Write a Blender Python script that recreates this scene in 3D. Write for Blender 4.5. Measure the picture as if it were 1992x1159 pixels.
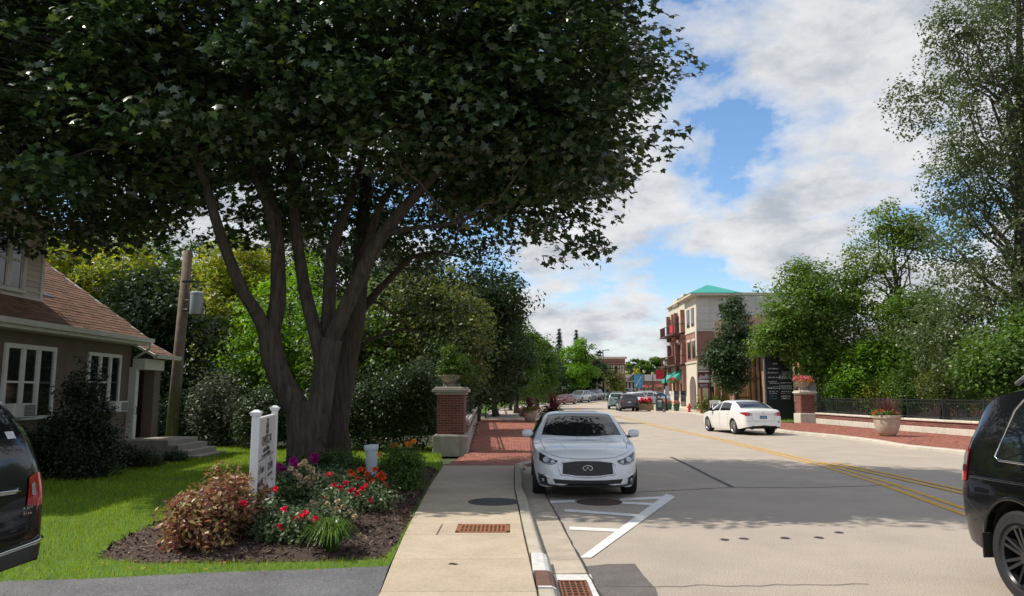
import bpy, bmesh, math, random
import numpy as np
from mathutils import Vector, Matrix
from mathutils.bvhtree import BVHTree
R = math.radians
random.seed(7)
rng = np.random.default_rng(7)
scene = bpy.context.scene
for o in list(bpy.data.objects):
    bpy.data.objects.remove(o)
col = scene.collection

# ---------------------------------------------------------------- camera
FPX = 1439.0
TH = math.atan((766 - 579.5) / FPX)
CZ = 1.75
cam = bpy.data.objects.new('camera', bpy.data.cameras.new('camera'))
col.objects.link(cam)
cam.location = (0, 0, CZ)
cam.rotation_euler = (R(90) + TH, 0, 0)
cam.data.sensor_width = 36
cam.data.lens = 36 * FPX / 1992
cam.data.clip_end = 4000
cam.data.clip_start = 0.05
scene.camera = cam

# ---------------------------------------------------------------- sky, sun, exposure
SUN_EL, SUN_AZ = 51.0, -84.0          # azimuth clockwise from +Y
w = bpy.data.worlds.new('World'); scene.world = w; w.use_nodes = True
nt = w.node_tree; nt.nodes.clear()
N = nt.nodes.new; L = nt.links.new
sky = N('ShaderNodeTexSky'); sky.sky_type = 'NISHITA'; sky.sun_disc = False
sky.sun_elevation = R(SUN_EL); sky.sun_rotation = R(SUN_AZ)
sky.air_density = 1.0; sky.dust_density = 0.4; sky.ozone_density = 2.5
bg = N('ShaderNodeBackground'); bg.inputs[1].default_value = 0.15
hs = N('ShaderNodeHueSaturation'); hs.inputs['Saturation'].default_value = 1.12; hs.inputs['Value'].default_value = 1.25; L(sky.outputs[0], hs.inputs['Color']); L(hs.outputs[0], bg.inputs[0])
tc = N('ShaderNodeTexCoord'); sep = N('ShaderNodeSeparateXYZ'); L(tc.outputs['Generated'], sep.inputs[0])
def math_n(op, a, b=None, c=None):
    n = N('ShaderNodeMath'); n.operation = op
    for i, v in enumerate((a, b, c)):
        if v is None: continue
        if isinstance(v, (int, float)): n.inputs[i].default_value = v
        else: L(v, n.inputs[i])
    return n.outputs[0]
zc = math_n('MAXIMUM', sep.outputs[2], 0.0)
zz = math_n('ADD', zc, 0.30)
cx = math_n('DIVIDE', sep.outputs[0], zz); cy = math_n('DIVIDE', sep.outputs[1], zz)
comb = N('ShaderNodeCombineXYZ'); L(cx, comb.inputs[0]); L(cy, comb.inputs[1])
def noise(vec, scale, detail, rough, off=(0, 0, 0)):
    mp = N('ShaderNodeMapping'); mp.inputs['Location'].default_value = off
    L(vec, mp.inputs[0])
    n = N('ShaderNodeTexNoise'); n.inputs['Scale'].default_value = scale
    n.inputs['Detail'].default_value = detail; n.inputs['Roughness'].default_value = rough
    n.inputs['Distortion'].default_value = 0.15
    L(mp.outputs[0], n.inputs['Vector']); return n.outputs['Fac']
def ramp(fac, stops):
    r = N('ShaderNodeValToRGB'); L(fac, r.inputs[0])
    el = r.color_ramp.elements
    while len(el) < len(stops): el.new(0.5)
    for e, (p, c) in zip(el, stops):
        e.position = p; e.color = (*c, 1) if len(c) == 3 else c
    return r.outputs[0]
OFF = (11.2, 8.1, 0.1)
n1 = noise(comb.outputs[0], 2.3, 10, 0.55, OFF)
mask = ramp(n1, [(0.395, (0, 0, 0)), (0.435, (.5, .5, .5)), (0.50, (1, 1, 1))])
# cloud tone: the thick middle of a cloud is grey, its edges and lumps are white
n2 = noise(comb.outputs[0], 4.6, 10, 0.62, (OFF[0] + 4.2, OFF[1] - 2, 1.1))
thick = math_n('ADD', math_n('MULTIPLY', n1, 0.45), math_n('MULTIPLY', n2, 0.55))
tone = ramp(thick, [(0.40, (1, 1, 1)), (0.50, (.82, .84, .87)), (0.60, (.52, .57, .64))])
lowm = N('ShaderNodeMapRange'); lowm.inputs[1].default_value = .02; lowm.inputs[2].default_value = .14; lowm.inputs[3].default_value = 1; lowm.inputs[4].default_value = 0; L(sep.outputs[2], lowm.inputs[0])
mask = math_n('MAXIMUM', mask, lowm.outputs[0])      # towards the horizon the clouds close up
cb = N('ShaderNodeBackground'); L(tone, cb.inputs[0]); cb.inputs[1].default_value = 0.90
mx = N('ShaderNodeMixShader'); L(mask, mx.inputs[0]); L(bg.outputs[0], mx.inputs[1]); L(cb.outputs[0], mx.inputs[2])
wo = N('ShaderNodeOutputWorld'); L(mx.outputs[0], wo.inputs[0])

sl = bpy.data.lights.new('sun', 'SUN'); sl.energy = 4.9; sl.angle = R(0.55); sl.color = (1, .93, .82)
sun = bpy.data.objects.new('sun', sl); col.objects.link(sun)
sd = Vector((math.sin(R(SUN_AZ)) * math.cos(R(SUN_EL)), math.cos(R(SUN_AZ)) * math.cos(R(SUN_EL)), math.sin(R(SUN_EL))))
sun.rotation_euler = sd.to_track_quat('Z', 'Y').to_euler()
sun.location = sd * 60
scene.cycles.max_bounces = 6; scene.cycles.diffuse_bounces = 3; scene.cycles.glossy_bounces = 3; scene.cycles.transmission_bounces = 3
vs = scene.view_settings
vs.view_transform = 'Standard'; vs.look = 'None'; vs.exposure = 0.0; vs.gamma = 1; vs.use_curve_mapping = False

# ---------------------------------------------------------------- geometry of the place: photograph pixel -> metres
def ray(px, py):
    x = (px - 996) / FPX; y = (579.5 - py) / FPX
    return x, math.cos(TH) - y * math.sin(TH), math.sin(TH) + y * math.cos(TH)
def G(px, py, z=0.0):
    a = ray(px, py); t = (z - CZ) / a[2]; return a[0] * t, a[1] * t
def AY(px, py, Y):
    a = ray(px, py); t = Y / a[1]; return Vector((a[0] * t, Y, CZ + a[2] * t))
def AX(px, py, X):
    a = ray(px, py); t = X / a[0]; return Vector((X, a[1] * t, CZ + a[2] * t))
def sstep(a, b, x):
    t = np.clip((np.asarray(x, float) - a) / (b - a), 0, 1); return t * t * (3 - 2 * t)
def gz(y):
    return 1.1 * sstep(72, 150, y)          # the street climbs a little in the distance

# ---------------------------------------------------------------- materials
MATS = {}
def M(name, c, rough=.65, var=.25, vs=4., bump=0., bs=80., metal=0., c2=None, objrand=0., coat=0., spec=.5, island=0., emit=None, speck=0., speck_s=300., stretch=None):
    if name in MATS: return MATS[name]
    m = bpy.data.materials.new(name); m.use_nodes = True; MATS[name] = m
    t = m.node_tree; b = t.nodes['Principled BSDF']; n = t.nodes.new; l = t.links.new
    co = n('ShaderNodeTexCoord').outputs['Object']
    if stretch:
        mp_ = n('ShaderNodeMapping'); mp_.inputs['Scale'].default_value = (1, 1, stretch); l(co, mp_.inputs[0]); co = mp_.outputs[0]
    no = n('ShaderNodeTexNoise'); no.inputs['Scale'].default_value = vs; no.inputs['Detail'].default_value = 7
    no.inputs['Roughness'].default_value = .62; l(co, no.inputs['Vector'])
    r = n('ShaderNodeValToRGB'); l(no.outputs['Fac'], r.inputs[0])
    r.color_ramp.elements[0].position = .32; r.color_ramp.elements[1].position = .68
    if c2 is None: c2 = tuple(v * (1 - var) for v in c)
    r.color_ramp.elements[0].color = (*c2, 1); r.color_ramp.elements[1].color = (*c, 1)
    out = r.outputs[0]
    if speck:
        sp = n('ShaderNodeTexNoise'); sp.inputs['Scale'].default_value = speck_s; sp.inputs['Detail'].default_value = 3
        sp.inputs['Roughness'].default_value = .7
        l(co, sp.inputs['Vector'])
        mr = n('ShaderNodeMapRange'); mr.inputs[1].default_value = .3; mr.inputs[2].default_value = .7
        mr.inputs[3].default_value = 1 - speck; mr.inputs[4].default_value = 1 + speck; l(sp.outputs['Fac'], mr.inputs[0])
        hv = n('ShaderNodeHueSaturation'); l(out, hv.inputs['Color']); l(mr.outputs[0], hv.inputs['Value']); out = hv.outputs[0]
    if objrand or island:
        src = n('ShaderNodeObjectInfo').outputs['Random'] if objrand else n('ShaderNodeNewGeometry').outputs['Random Per Island']
        k = objrand or island
        mr = n('ShaderNodeMapRange'); mr.inputs[3].default_value = 1 - k; mr.inputs[4].default_value = 1 + k; l(src, mr.inputs[0])
        hv = n('ShaderNodeHueSaturation'); l(out, hv.inputs['Color']); l(mr.outputs[0], hv.inputs['Value']); out = hv.outputs[0]
    l(out, b.inputs['Base Color'])
    b.inputs['Roughness'].default_value = rough; b.inputs['Metallic'].default_value = metal
    b.inputs['Specular IOR Level'].default_value = spec
    b.inputs['Coat Weight'].default_value = coat; b.inputs['Coat Roughness'].default_value = .03
    if bump:
        bn = n('ShaderNodeTexNoise'); bn.inputs['Scale'].default_value = bs; bn.inputs['Detail'].default_value = 6; l(co, bn.inputs['Vector'])
        bp = n('ShaderNodeBump'); bp.inputs['Strength'].default_value = bump; bp.inputs['Distance'].default_value = .05 if stretch else .02
        l(bn.outputs['Fac'], bp.inputs['Height']); l(bp.outputs[0], b.inputs['Normal'])
    if emit:
        b.inputs['Emission Color'].default_value = (*emit[:3], 1); b.inputs['Emission Strength'].default_value = emit[3]
    return m
def LEAF(name, cols, trans=.3, rough=.45, spec=.35):
    if name in MATS: return MATS[name]
    m = bpy.data.materials.new(name); m.use_nodes = True; MATS[name] = m
    t = m.node_tree; b = t.nodes['Principled BSDF']; n = t.nodes.new; l = t.links.new
    g = n('ShaderNodeNewGeometry'); r = n('ShaderNodeValToRGB'); l(g.outputs['Random Per Island'], r.inputs[0])
    el = r.color_ramp.elements
    while len(el) < len(cols): el.new(.5)
    for i, (e, c) in enumerate(zip(el, cols)): e.position = i / (len(cols) - 1); e.color = (*c, 1)
    # slow change of hue through the crown
    no = n('ShaderNodeTexNoise'); no.inputs['Scale'].default_value = .45; no.inputs['Detail'].default_value = 3
    co = n('ShaderNodeTexCoord'); l(co.outputs['Object'], no.inputs['Vector'])
    mr = n('ShaderNodeMapRange'); mr.inputs[1].default_value = .3; mr.inputs[2].default_value = .7
    mr.inputs[3].default_value = .72; mr.inputs[4].default_value = 1.3; l(no.outputs['Fac'], mr.inputs[0])
    hv = n('ShaderNodeHueSaturation'); l(r.outputs[0], hv.inputs['Color']); l(mr.outputs[0], hv.inputs['Value'])
    l(hv.outputs[0], b.inputs['Base Color']); b.inputs['Roughness'].default_value = rough
    b.inputs['Specular IOR Level'].default_value = spec
    tr = n('ShaderNodeBsdfTranslucent')
    hv2 = n('ShaderNodeHueSaturation'); hv2.inputs['Hue'].default_value = .48; hv2.inputs['Value'].default_value = 1.7; hv2.inputs['Saturation'].default_value = 1.1
    l(hv.outputs[0], hv2.inputs['Color']); l(hv2.outputs[0], tr.inputs[0])
    mi = n('ShaderNodeMixShader'); mi.inputs[0].default_value = trans
    l(b.outputs[0], mi.inputs[1]); l(tr.outputs[0], mi.inputs[2])
    l(mi.outputs[0], t.nodes['Material Output'].inputs[0])
    return m
def BRICKTEX(name, c1, c2, mortar, scale=1., bw=.21, rh=.072, rough=.85):
    if name in MATS: return MATS[name]
    m = bpy.data.materials.new(name); m.use_nodes = True; MATS[name] = m
    t = m.node_tree; b = t.nodes['Principled BSDF']; n = t.nodes.new; l = t.links.new
    co = n('ShaderNodeTexCoord'); s = n('ShaderNodeSeparateXYZ'); l(co.outputs['Object'], s.inputs[0])
    a = n('ShaderNodeMath'); l(s.outputs[0], a.inputs[0]); l(s.outputs[1], a.inputs[1])
    c = n('ShaderNodeCombineXYZ'); l(a.outputs[0], c.inputs[0]); l(s.outputs[2], c.inputs[1])
    k = n('ShaderNodeTexBrick'); l(c.outputs[0], k.inputs['Vector'])
    k.inputs['Color1'].default_value = (*c1, 1); k.inputs['Color2'].default_value = (*c2, 1); k.inputs['Mortar'].default_value = (*mortar, 1)
    k.inputs['Scale'].default_value = scale; k.inputs['Mortar Size'].default_value = .008
    k.inputs['Brick Width'].default_value = bw; k.inputs['Row Height'].default_value = rh
    no = n('ShaderNodeTexNoise'); no.inputs['Scale'].default_value = 1.3; no.inputs['Detail'].default_value = 6; l(co.outputs['Object'], no.inputs['Vector'])
    mr = n('ShaderNodeMapRange'); mr.inputs[3].default_value = .75; mr.inputs[4].default_value = 1.25; l(no.outputs['Fac'], mr.inputs[0])
    hv = n('ShaderNodeHueSaturation'); l(k.outputs[0], hv.inputs['Color']); l(mr.outputs[0], hv.inputs['Value'])
    l(hv.outputs[0], b.inputs['Base Color']); b.inputs['Roughness'].default_value = rough
    return m

# ---------------------------------------------------------------- object helpers
def tag(o, label=None, cat=None, group=None, kind=None):
    if label: o['label'] = label
    if cat: o['category'] = cat
    if group: o['group'] = group
    if kind: o['kind'] = kind
    return o
def thing(name, label, cat, loc=(0, 0, 0), rz=0, group=None):
    o = bpy.data.objects.new(name, None); col.objects.link(o); o.location = loc; o.rotation_euler = (0, 0, rz)
    o.empty_display_size = .2
    return tag(o, label, cat, group)
def offset_of(p):
    v = Vector((0, 0, 0))
    while p is not None: v += p.location; p = p.parent
    return v
def link(name, me, mat=None, parent=None, loc=None, rot=None):
    o = bpy.data.objects.new(name, me); col.objects.link(o)
    if mat is not None and not me.materials: me.materials.append(mat)
    if parent: o.parent = parent
    if loc is not None: o.location = loc
    if rot is not None: o.rotation_euler = rot
    return o
def npmesh(name, V, F, smooth=False):
    """V (n,3), F (m,k) all faces the same size"""
    V = np.asarray(V, np.float32); F = np.asarray(F, np.int32); k = F.shape[1]; m = F.shape[0]
    me = bpy.data.meshes.new(name)
    me.vertices.add(len(V)); me.vertices.foreach_set('co', V.ravel())
    me.loops.add(m * k); me.loops.foreach_set('vertex_index', F.ravel())
    me.polygons.add(m); me.polygons.foreach_set('loop_start', np.arange(0, m * k, k, dtype=np.int32))
    if smooth: me.polygons.foreach_set('use_smooth', np.ones(m, dtype=bool))
    me.update(calc_edges=True)
    return me
class MB:
    def __init__(s): s.v = []; s.f = []
    def add(s, vs, fs, mat=None):
        n = len(s.v)
        for v in vs: s.v.append(tuple(mat @ Vector(v)) if mat is not None else tuple(v))
        for f in fs: s.f.append(tuple(i + n for i in f))
        return s
    def box(s, a, b, mat=None):
        x0, y0, z0 = a; x1, y1, z1 = b
        return s.add([(x0, y0, z0), (x1, y0, z0), (x1, y1, z0), (x0, y1, z0), (x0, y0, z1), (x1, y0, z1), (x1, y1, z1), (x0, y1, z1)],
                     [(0, 3, 2, 1), (4, 5, 6, 7), (0, 1, 5, 4), (1, 2, 6, 5), (2, 3, 7, 6), (3, 0, 4, 7)], mat)
    def bbox(s, a, b, e=.01, mat=None):
        """box with chamfered edges"""
        x0, y0, z0 = a; x1, y1, z1 = b; bm = bmesh.new()
        bmesh.ops.create_cube(bm, size=1)
        for v in bm.verts: v.co = Vector((x0 if v.co.x < 0 else x1, y0 if v.co.y < 0 else y1, z0 if v.co.z < 0 else z1))
        bmesh.ops.bevel(bm, geom=list(bm.edges), offset=e, segments=1, affect='EDGES', profile=.5)
        bm.verts.index_update()
        s.add([v.co for v in bm.verts], [[v.index for v in f.verts] for f in bm.faces], mat); bm.free(); return s
    def prism(s, poly, a, b, axis='z', mat=None):
        """extrude polygon (list of 2D) from a to b along axis"""
        n = len(poly)
        def P(p, h): return {'z': (p[0], p[1], h), 'x': (h, p[0], p[1]), 'y': (p[0], h, p[1])}[axis]
        V = [P(p, a) for p in poly] + [P(p, b) for p in poly]
        F = [tuple(range(n))[::-1], tuple(range(n, 2 * n))] + [(i, (i + 1) % n, n + (i + 1) % n, n + i) for i in range(n)]
        return s.add(V, F, mat)
    def tube(s, pts, rad, n=8, cap=True, mat=None):
        pts = [Vector(p) for p in pts]
        if not hasattr(rad, '__len__'): rad = [rad] * len(pts)
        V = []; F = []; up = None
        for i, p in enumerate(pts):
            d = (pts[min(i + 1, len(pts) - 1)] - pts[max(i - 1, 0)])
            d = d.normalized() if d.length > 1e-9 else Vector((0, 0, 1))
            if up is None: up = Vector((1, 0, 0)) if abs(d.x) < .8 else Vector((0, 1, 0))
            a = (up - d * up.dot(d)).normalized(); b = d.cross(a); up = a
            for k in range(n):
                t = 2 * math.pi * k / n; V.append(p + (a * math.cos(t) + b * math.sin(t)) * rad[i])
        for i in range(len(pts) - 1):
            for k in range(n):
                k2 = (k + 1) % n; F.append((i * n + k, i * n + k2, (i + 1) * n + k2, (i + 1) * n + k))
        if cap:
            F.append(tuple(range(n))[::-1]); F.append(tuple(range((len(pts) - 1) * n, len(pts) * n)))
        return s.add(V, F, mat)
    def lathe(s, prof, n=24, mat=None, cap=True):
        V = []; F = []
        for r, z in prof:
            for k in range(n): t = 2 * math.pi * k / n; V.append((r * math.cos(t), r * math.sin(t), z))
        for i in range(len(prof) - 1):
            for k in range(n):
                k2 = (k + 1) % n; F.append((i * n + k, i * n + k2, (i + 1) * n + k2, (i + 1) * n + k))
        if cap:
            F.append(tuple(range(n))[::-1]); F.append(tuple(range((len(prof) - 1) * n, len(prof) * n)))
        return s.add(V, F, mat)
    def mesh(s, name, smooth=False, off=None):
        me = bpy.data.meshes.new(name)
        V = s.v if off is None else [(x - off[0], y - off[1], z - off[2]) for x, y, z in s.v]
        me.from_pydata(V, [], s.f); me.update()
        if smooth:
            me.polygons.foreach_set('use_smooth', np.ones(len(me.polygons), dtype=bool))
            if smooth != True: me.set_sharp_from_angle(angle=R(smooth))
        return me
    def build(s, name, mat, parent=None, smooth=False, world=False, loc=None):
        off = None
        if world:
            off = offset_of(parent) if parent else loc
        o = link(name, s.mesh(name, smooth, off), mat, parent)
        if loc is not None and not parent: o.location = loc
        return o
def Tm(loc, rz=0, rx=0, ry=0, sc=1):
    return Matrix.Translation(loc) @ Matrix.Rotation(rz, 4, 'Z') @ Matrix.Rotation(ry, 4, 'Y') @ Matrix.Rotation(rx, 4, 'X') @ Matrix.Scale(sc, 4)
def text(name, body, size, mat, parent, mtx, extrude=.002, align='CENTER', sx=1.):
    cu = bpy.data.curves.new(name, 'FONT'); cu.body = body; cu.size = size; cu.extrude = extrude
    cu.align_x = align; cu.align_y = 'CENTER'; cu.resolution_u = 3
    to = bpy.data.objects.new(name, cu); col.objects.link(to)
    dg = bpy.context.evaluated_depsgraph_get()
    me = bpy.data.meshes.new_from_object(to.evaluated_get(dg)); col.objects.unlink(to); bpy.data.objects.remove(to)
    me.name = name; me.transform(Matrix.Scale(sx, 4, (1, 0, 0))); me.transform(mtx); me.materials.clear(); me.materials.append(mat)
    return link(name, me, None, parent)
def greek(name, w, h, n, mat, parent, mtx, seed=0, depth=.002):
    """a line of writing too small to read: letter-sized strokes"""
    r = random.Random(seed); b = MB(); x = -w / 2
    while x < w / 2 - .2 * w / n:
        lw = w / n * r.uniform(.5, .85); hh = h * r.choice((.62, .62, .75, 1, .62))
        if r.random() < .12: x += w / n * .6; continue
        k = r.randrange(3); t = min(lw * .38, h * .22)
        b.box((x, -h / 2, 0), (x + t, -h / 2 + hh, depth), mtx)
        if k != 2: b.box((x + lw - t, -h / 2, 0), (x + lw, -h / 2 + hh * .8, depth), mtx)
        if k != 1: b.box((x + t, -h / 2 + hh - t, 0), (x + lw - t, -h / 2 + hh, depth * .9), mtx)
        b.box((x + t, -h / 2 + hh * .35, 0), (x + lw - t, -h / 2 + hh * .35 + t, depth * .8), mtx)
        x += w / n
    return b.build(name, mat, parent)

# ---------------------------------------------------------------- leaves
def unit_rows(a): return a / np.maximum(np.linalg.norm(a, axis=1, keepdims=True), 1e-9)
DIAMOND = (np.array([(0, 0, 0), (.5, .30, .06), (0, 1, 0), (-.5, .30, .06)], float) * (.62, 1, 1), np.array([(0, 1, 2), (0, 2, 3)]))
_mp = np.array([(0, 0), (.44, -.06), (.34, .22), (.60, .46), (.28, .52), (0, 1.0), (-.28, .52), (-.60, .46), (-.34, .22), (-.44, -.06)], float)
_mz = np.array([0, .10, .05, .15, .05, .12, .05, .15, .05, .10]) * -.7
_mp3 = np.vstack([np.column_stack([_mp, _mz]), [(0, .36, .03)]])
MAPLE = (_mp3, np.array([(10, i, (i + 1) % 10) for i in range(10)]))
BLADE = (np.array([(-.5, 0, 0), (.5, 0, 0), (.32, .55, .05), (-.32, .55, .05), (0, 1, .18)], float), np.array([(0, 1, 2), (0, 2, 3), (3, 2, 4)]))
LANCE = (np.array([(0, 0, 0), (.5, .4, .05), (0, 1, -.08), (-.5, .4, .05), (0, .45, -.03)], float) * (.45, 1, 1), np.array([(0, 1, 4), (1, 2, 4), (2, 3, 4), (3, 0, 4)]))
def leaves_mesh(name, P, Nn, size, shape, rg, droop=.3, width=1.):
    """P (n,3) positions, Nn (n,3) leaf normals, size (n,)"""
    n = len(P); T, F = shape
    Nn = unit_rows(Nn); t = rg.normal(size=(n, 3)); t[:, 2] -= droop
    d = unit_rows(t - Nn * (t * Nn).sum(1, keepdims=True)); s = np.cross(d, Nn)
    V = P[:, None] + size[:, None, None] * (s[:, None] * (T[None, :, 0:1] * width) + d[:, None] * T[None, :, 1:2] + Nn[:, None] * T[None, :, 2:3])
    FF = F[None] + (np.arange(n) * len(T))[:, None, None]
    return npmesh(name, V.reshape(-1, 3), FF.reshape(-1, 3))
def crown_points(ells, n, rg, clump=.7, per=60, shell=.55, flat=.55, zmin=None, keep=None):
    """leaf positions in clumps through a set of ellipsoids (cx,cy,cz,rx,ry,rz)"""
    E = np.array(ells, float); vol = (E[:, 3] * E[:, 4] * E[:, 5]) ** .67; pr = vol / vol.sum()
    nc = max(8, n // per); P = []; O = []
    out = np.zeros((0, 3)); ou = np.zeros((0, 3)); 
    while len(out) < nc:
        k = rg.choice(len(E), nc, p=pr); d = unit_rows(rg.normal(size=(nc, 3)))
        rad = shell + (1 - shell) * rg.random(nc) ** .6
        rad = np.where(rg.random(nc) < .22, rg.random(nc) ** .5, rad)
        lump = 1 + .10 * np.sin(d[:, 0] * 5 + k) + .10 * np.sin(d[:, 1] * 6 + 2 * k) + .08 * np.sin(d[:, 2] * 7 + k * 1.7)
        p = E[k, :3] + d * (rad * lump)[:, None] * E[k, 3:6]
        ok = np.ones(nc, bool)
        if zmin is not None: ok &= p[:, 2] > zmin
        if keep is not None: ok &= keep(p)
        out = np.vstack([out, p[ok]]); ou = np.vstack([ou, d[ok]])
    C = out[:nc]; D = ou[:nc]
    sz = clump * rg.uniform(.6, 1.35, nc)
    idx = np.repeat(np.arange(nc), per)
    g = rg.normal(size=(len(idx), 3)); gl = np.linalg.norm(g, axis=1, keepdims=True)
    g = g / gl * np.minimum(gl, 1.6) * (.55, .55, .55 * flat)
    P = C[idx] + g * sz[idx][:, None]
    P[:, 2] -= .25 * sz[idx] * (g[:, 0] ** 2 + g[:, 1] ** 2)
    up = np.array([0, 0, 1.]); Nn = rg.normal(size=P.shape) * .55 + D[idx] * .45 + up * .75
    return P, Nn, C
def limb_path(a, b, rg, n=6, wig=.08, sag=.0):
    a = Vector(a); b = Vector(b); ln = (b - a).length; pts = []
    for i in range(n + 1):
        t = i / n; p = a.lerp(b, t)
        p += Vector(rg.normal(size=3)) * wig * ln * .5 * math.sin(math.pi * t)
        p.z += sag * ln * math.sin(math.pi * t)
        pts.append(p)
    return pts
BARK = lambda: M('bark', (.10, .08, .062), .9, .55, 9, 1.0, 26, stretch=.2)
def tree(name, label, base, ells, n, leaf_size, mat, seed=1, shape=DIAMOND, trunk_r=.22, clump=.9, per=90, limbs=9, bark=None, group=None, zmin=None, droop=.4, lean=(0, 0), flat=.6, shell=.5, trunk_top=None, keep=None, limb_r=.45):
    rg = np.random.default_rng(seed); base = Vector(base); bark = bark or BARK()
    root = thing(name, label, 'tree', base, group=group)
    E = np.array(ells, float); low = E[np.argmin(E[:, 2])]; hi = E[np.argmax(E[:, 2])]
    P, Nn, C = crown_points(ells, n, rg, clump, per, shell=shell, flat=flat, zmin=zmin, keep=keep)
    # trunk: up through the crown
    top = Vector((hi[0], hi[1], hi[2] + hi[5] * .55)) if trunk_top is None else Vector(trunk_top)
    pts = []; rad = []; nn = 9
    for i in range(nn + 1):
        t = i / nn; p = base.lerp(top, t) + Vector((math.sin(t * 5 + seed) * .12 * t, math.cos(t * 4 + seed) * .12 * t, 0)) * trunk_r * 4
        pts.append(p); rad.append(trunk_r * ((1 - t) ** .8 * .92 + .08) * (1 + .55 * math.exp(-t * 18)))
    b = MB(); b.tube(pts, rad, 10)
    tk = b.build('trunk', bark, root, True, world=True)
    bm_ = MB()
    ci = rg.choice(len(C), min(limbs, len(C)), replace=False)
    for c in ci:
        tgt = Vector(C[c]); t = min(.92, max(.22, (tgt.z - base.z) / max(top.z - base.z, .1) * .75 - .08)); k = t * nn; i = int(k)
        st = pts[i].lerp(pts[min(i + 1, nn)], k - i); r0 = trunk_r * limb_r * (1 - t * .6)
        q = limb_path(st, tgt, rg, 6, .12, .06)
        bm_.tube(q, [r0 * (1 - j / 6.6) + .006 for j in range(7)], 6)
        for _ in range(3):
            j = rg.integers(2, 6); e = C[np.argsort(((C - np.array(q[j])) ** 2).sum(1))[rg.integers(0, 6)]]
            bm_.tube(limb_path(q[j], e, rg, 4, .12), [r0 * .4 * (1 - m / 4.6) + .004 for m in range(5)], 5)
    if bm_.v: bm_.build('branches', bark, root, True, world=True)
    me = leaves_mesh('crown', P - np.array(base), Nn, leaf_size * rg.uniform(.6, 1.3, len(P)), shape, rg, droop)
    link('crown', me, mat, root)
    return root
def shrub(name, label, base, ells, n, leaf_size, mat, seed=1, shape=DIAMOND, clump=.25, per=25, stems=8, cat='shrub', group=None, flat=.9, shell=.6, droop=.2, width=1., up=None, stem_mat=None):
    rg = np.random.default_rng(seed); base = Vector(base); root = thing(name, label, cat, base, group=group)
    P, Nn, C = crown_points(ells, n, rg, clump, per, shell=shell, flat=flat, zmin=base.z + .02)
    P[:, 2] = np.maximum(P[:, 2], base.z + .015)
    if up is not None: Nn = Nn * (1, 1, up)
    link('foliage', leaves_mesh('foliage', P - np.array(base), Nn, leaf_size * rg.uniform(.6, 1.3, len(P)), shape, rg, droop, width), mat, root)
    b = MB()
    for i in range(stems):
        e = Vector(C[rg.integers(0, len(C))]); a = base + Vector((rg.uniform(-.06, .06), rg.uniform(-.06, .06), -.02))
        b.tube(limb_path(a, e, rg, 4, .1), [.012, .010, .008, .006, .004], 5)
    b.build('stems', stem_mat or BARK(), root, True, world=True)
    return root
# ================================================================ SETTING
def struct(o, label=None):
    o['kind'] = 'structure'
    if label: o['label'] = label
    return o
def sheet(name, poly, z, mat, parent=None):
    b = MB(); b.add([(x, y, z + float(gz(y))) for x, y in poly], [tuple(range(len(poly)))]); return b.build(name, mat, parent)
def slabpoly(name, poly, z0, z1, mat, parent=None):
    b = MB(); n = len(poly)
    V = [(x, y, z0 + float(gz(y))) for x, y in poly] + [(x, y, z1 + float(gz(y))) for x, y in poly]
    F = [tuple(range(n, 2 * n))] + [(i, (i + 1) % n, n + (i + 1) % n, n + i) for i in range(n)]
    b.add(V, F); return b.build(name, mat, parent)
def interp(pts, y):
    p = np.array(pts, float); return np.interp(y, p[:, 1], p[:, 0])
SW = .10                                                     # pavement height above the road
M_road = M('road_asphalt', (.45, .385, .315), .85, .2, .9, .5, 190, c2=(.37, .315, .265), speck=.42, speck_s=64)
M_patch = M('asphalt_patch', (.17, .155, .145), .9, .3, 3, .6, 200, speck=.4, speck_s=90)
M_drive = M('driveway_asphalt', (.155, .155, .165), .7, .35, 2.0, .6, 60, c2=(.10, .10, .108), speck=.4, speck_s=45)
M_conc = M('pavement_concrete', (.50, .41, .30), .85, .2, 2.2, .3, 150, c2=(.41, .335, .25), objrand=.07, speck=.16, speck_s=45)
M_gutter = M('gutter_concrete', (.50, .43, .34), .88, .3, 3, .4, 120, objrand=.08, speck=.14, speck_s=60)
M_kerb = M('kerb_concrete', (.52, .46, .37), .85, .3, 3, .4, 120, objrand=.06, speck=.1, speck_s=60)
M_white = M('road_paint_white', (.80, .80, .77), .7, .22, 9, .2, 150, speck=.12, speck_s=90)
M_yellow = M('road_paint_yellow', (.72, .40, .04), .7, .3, 7, .2, 150, speck=.2, speck_s=90)
M_tar = M('tar', (.05, .047, .045), .7, .3, 8)
M_lawn = M('lawn_soil', (.09, .18, .014), .95, .4, 5, .8, 60, c2=(.06, .13, .012))
M_soil = M('woodland_floor', (.045, .04, .025), .95, .5, 3, .8, 40, c2=(.03, .045, .012))
M_far = M('far_ground', (.06, .10, .03), .95, .4, .05)
M_mulch = M('mulch', (.075, .05, .038), .95, .5, 14, 1.0, 45)
M_paver = M('clay_paver', (.37, .135, .092), .85, .3, 6, .3, 90, objrand=.22)
M_paver_s = M('clay_paver_field', (.37, .135, .092), .85, .3, 6, .3, 90, island=.22)
M_sand = M('joint_sand', (.20, .13, .10), .95, .3, 20)
M_iron = M('cast_iron', (.06, .058, .06), .6, .4, 20, .4, 90)
M_rust = M('rusty_iron', (.27, .10, .05), .85, .5, 16, .5, 80)

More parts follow.
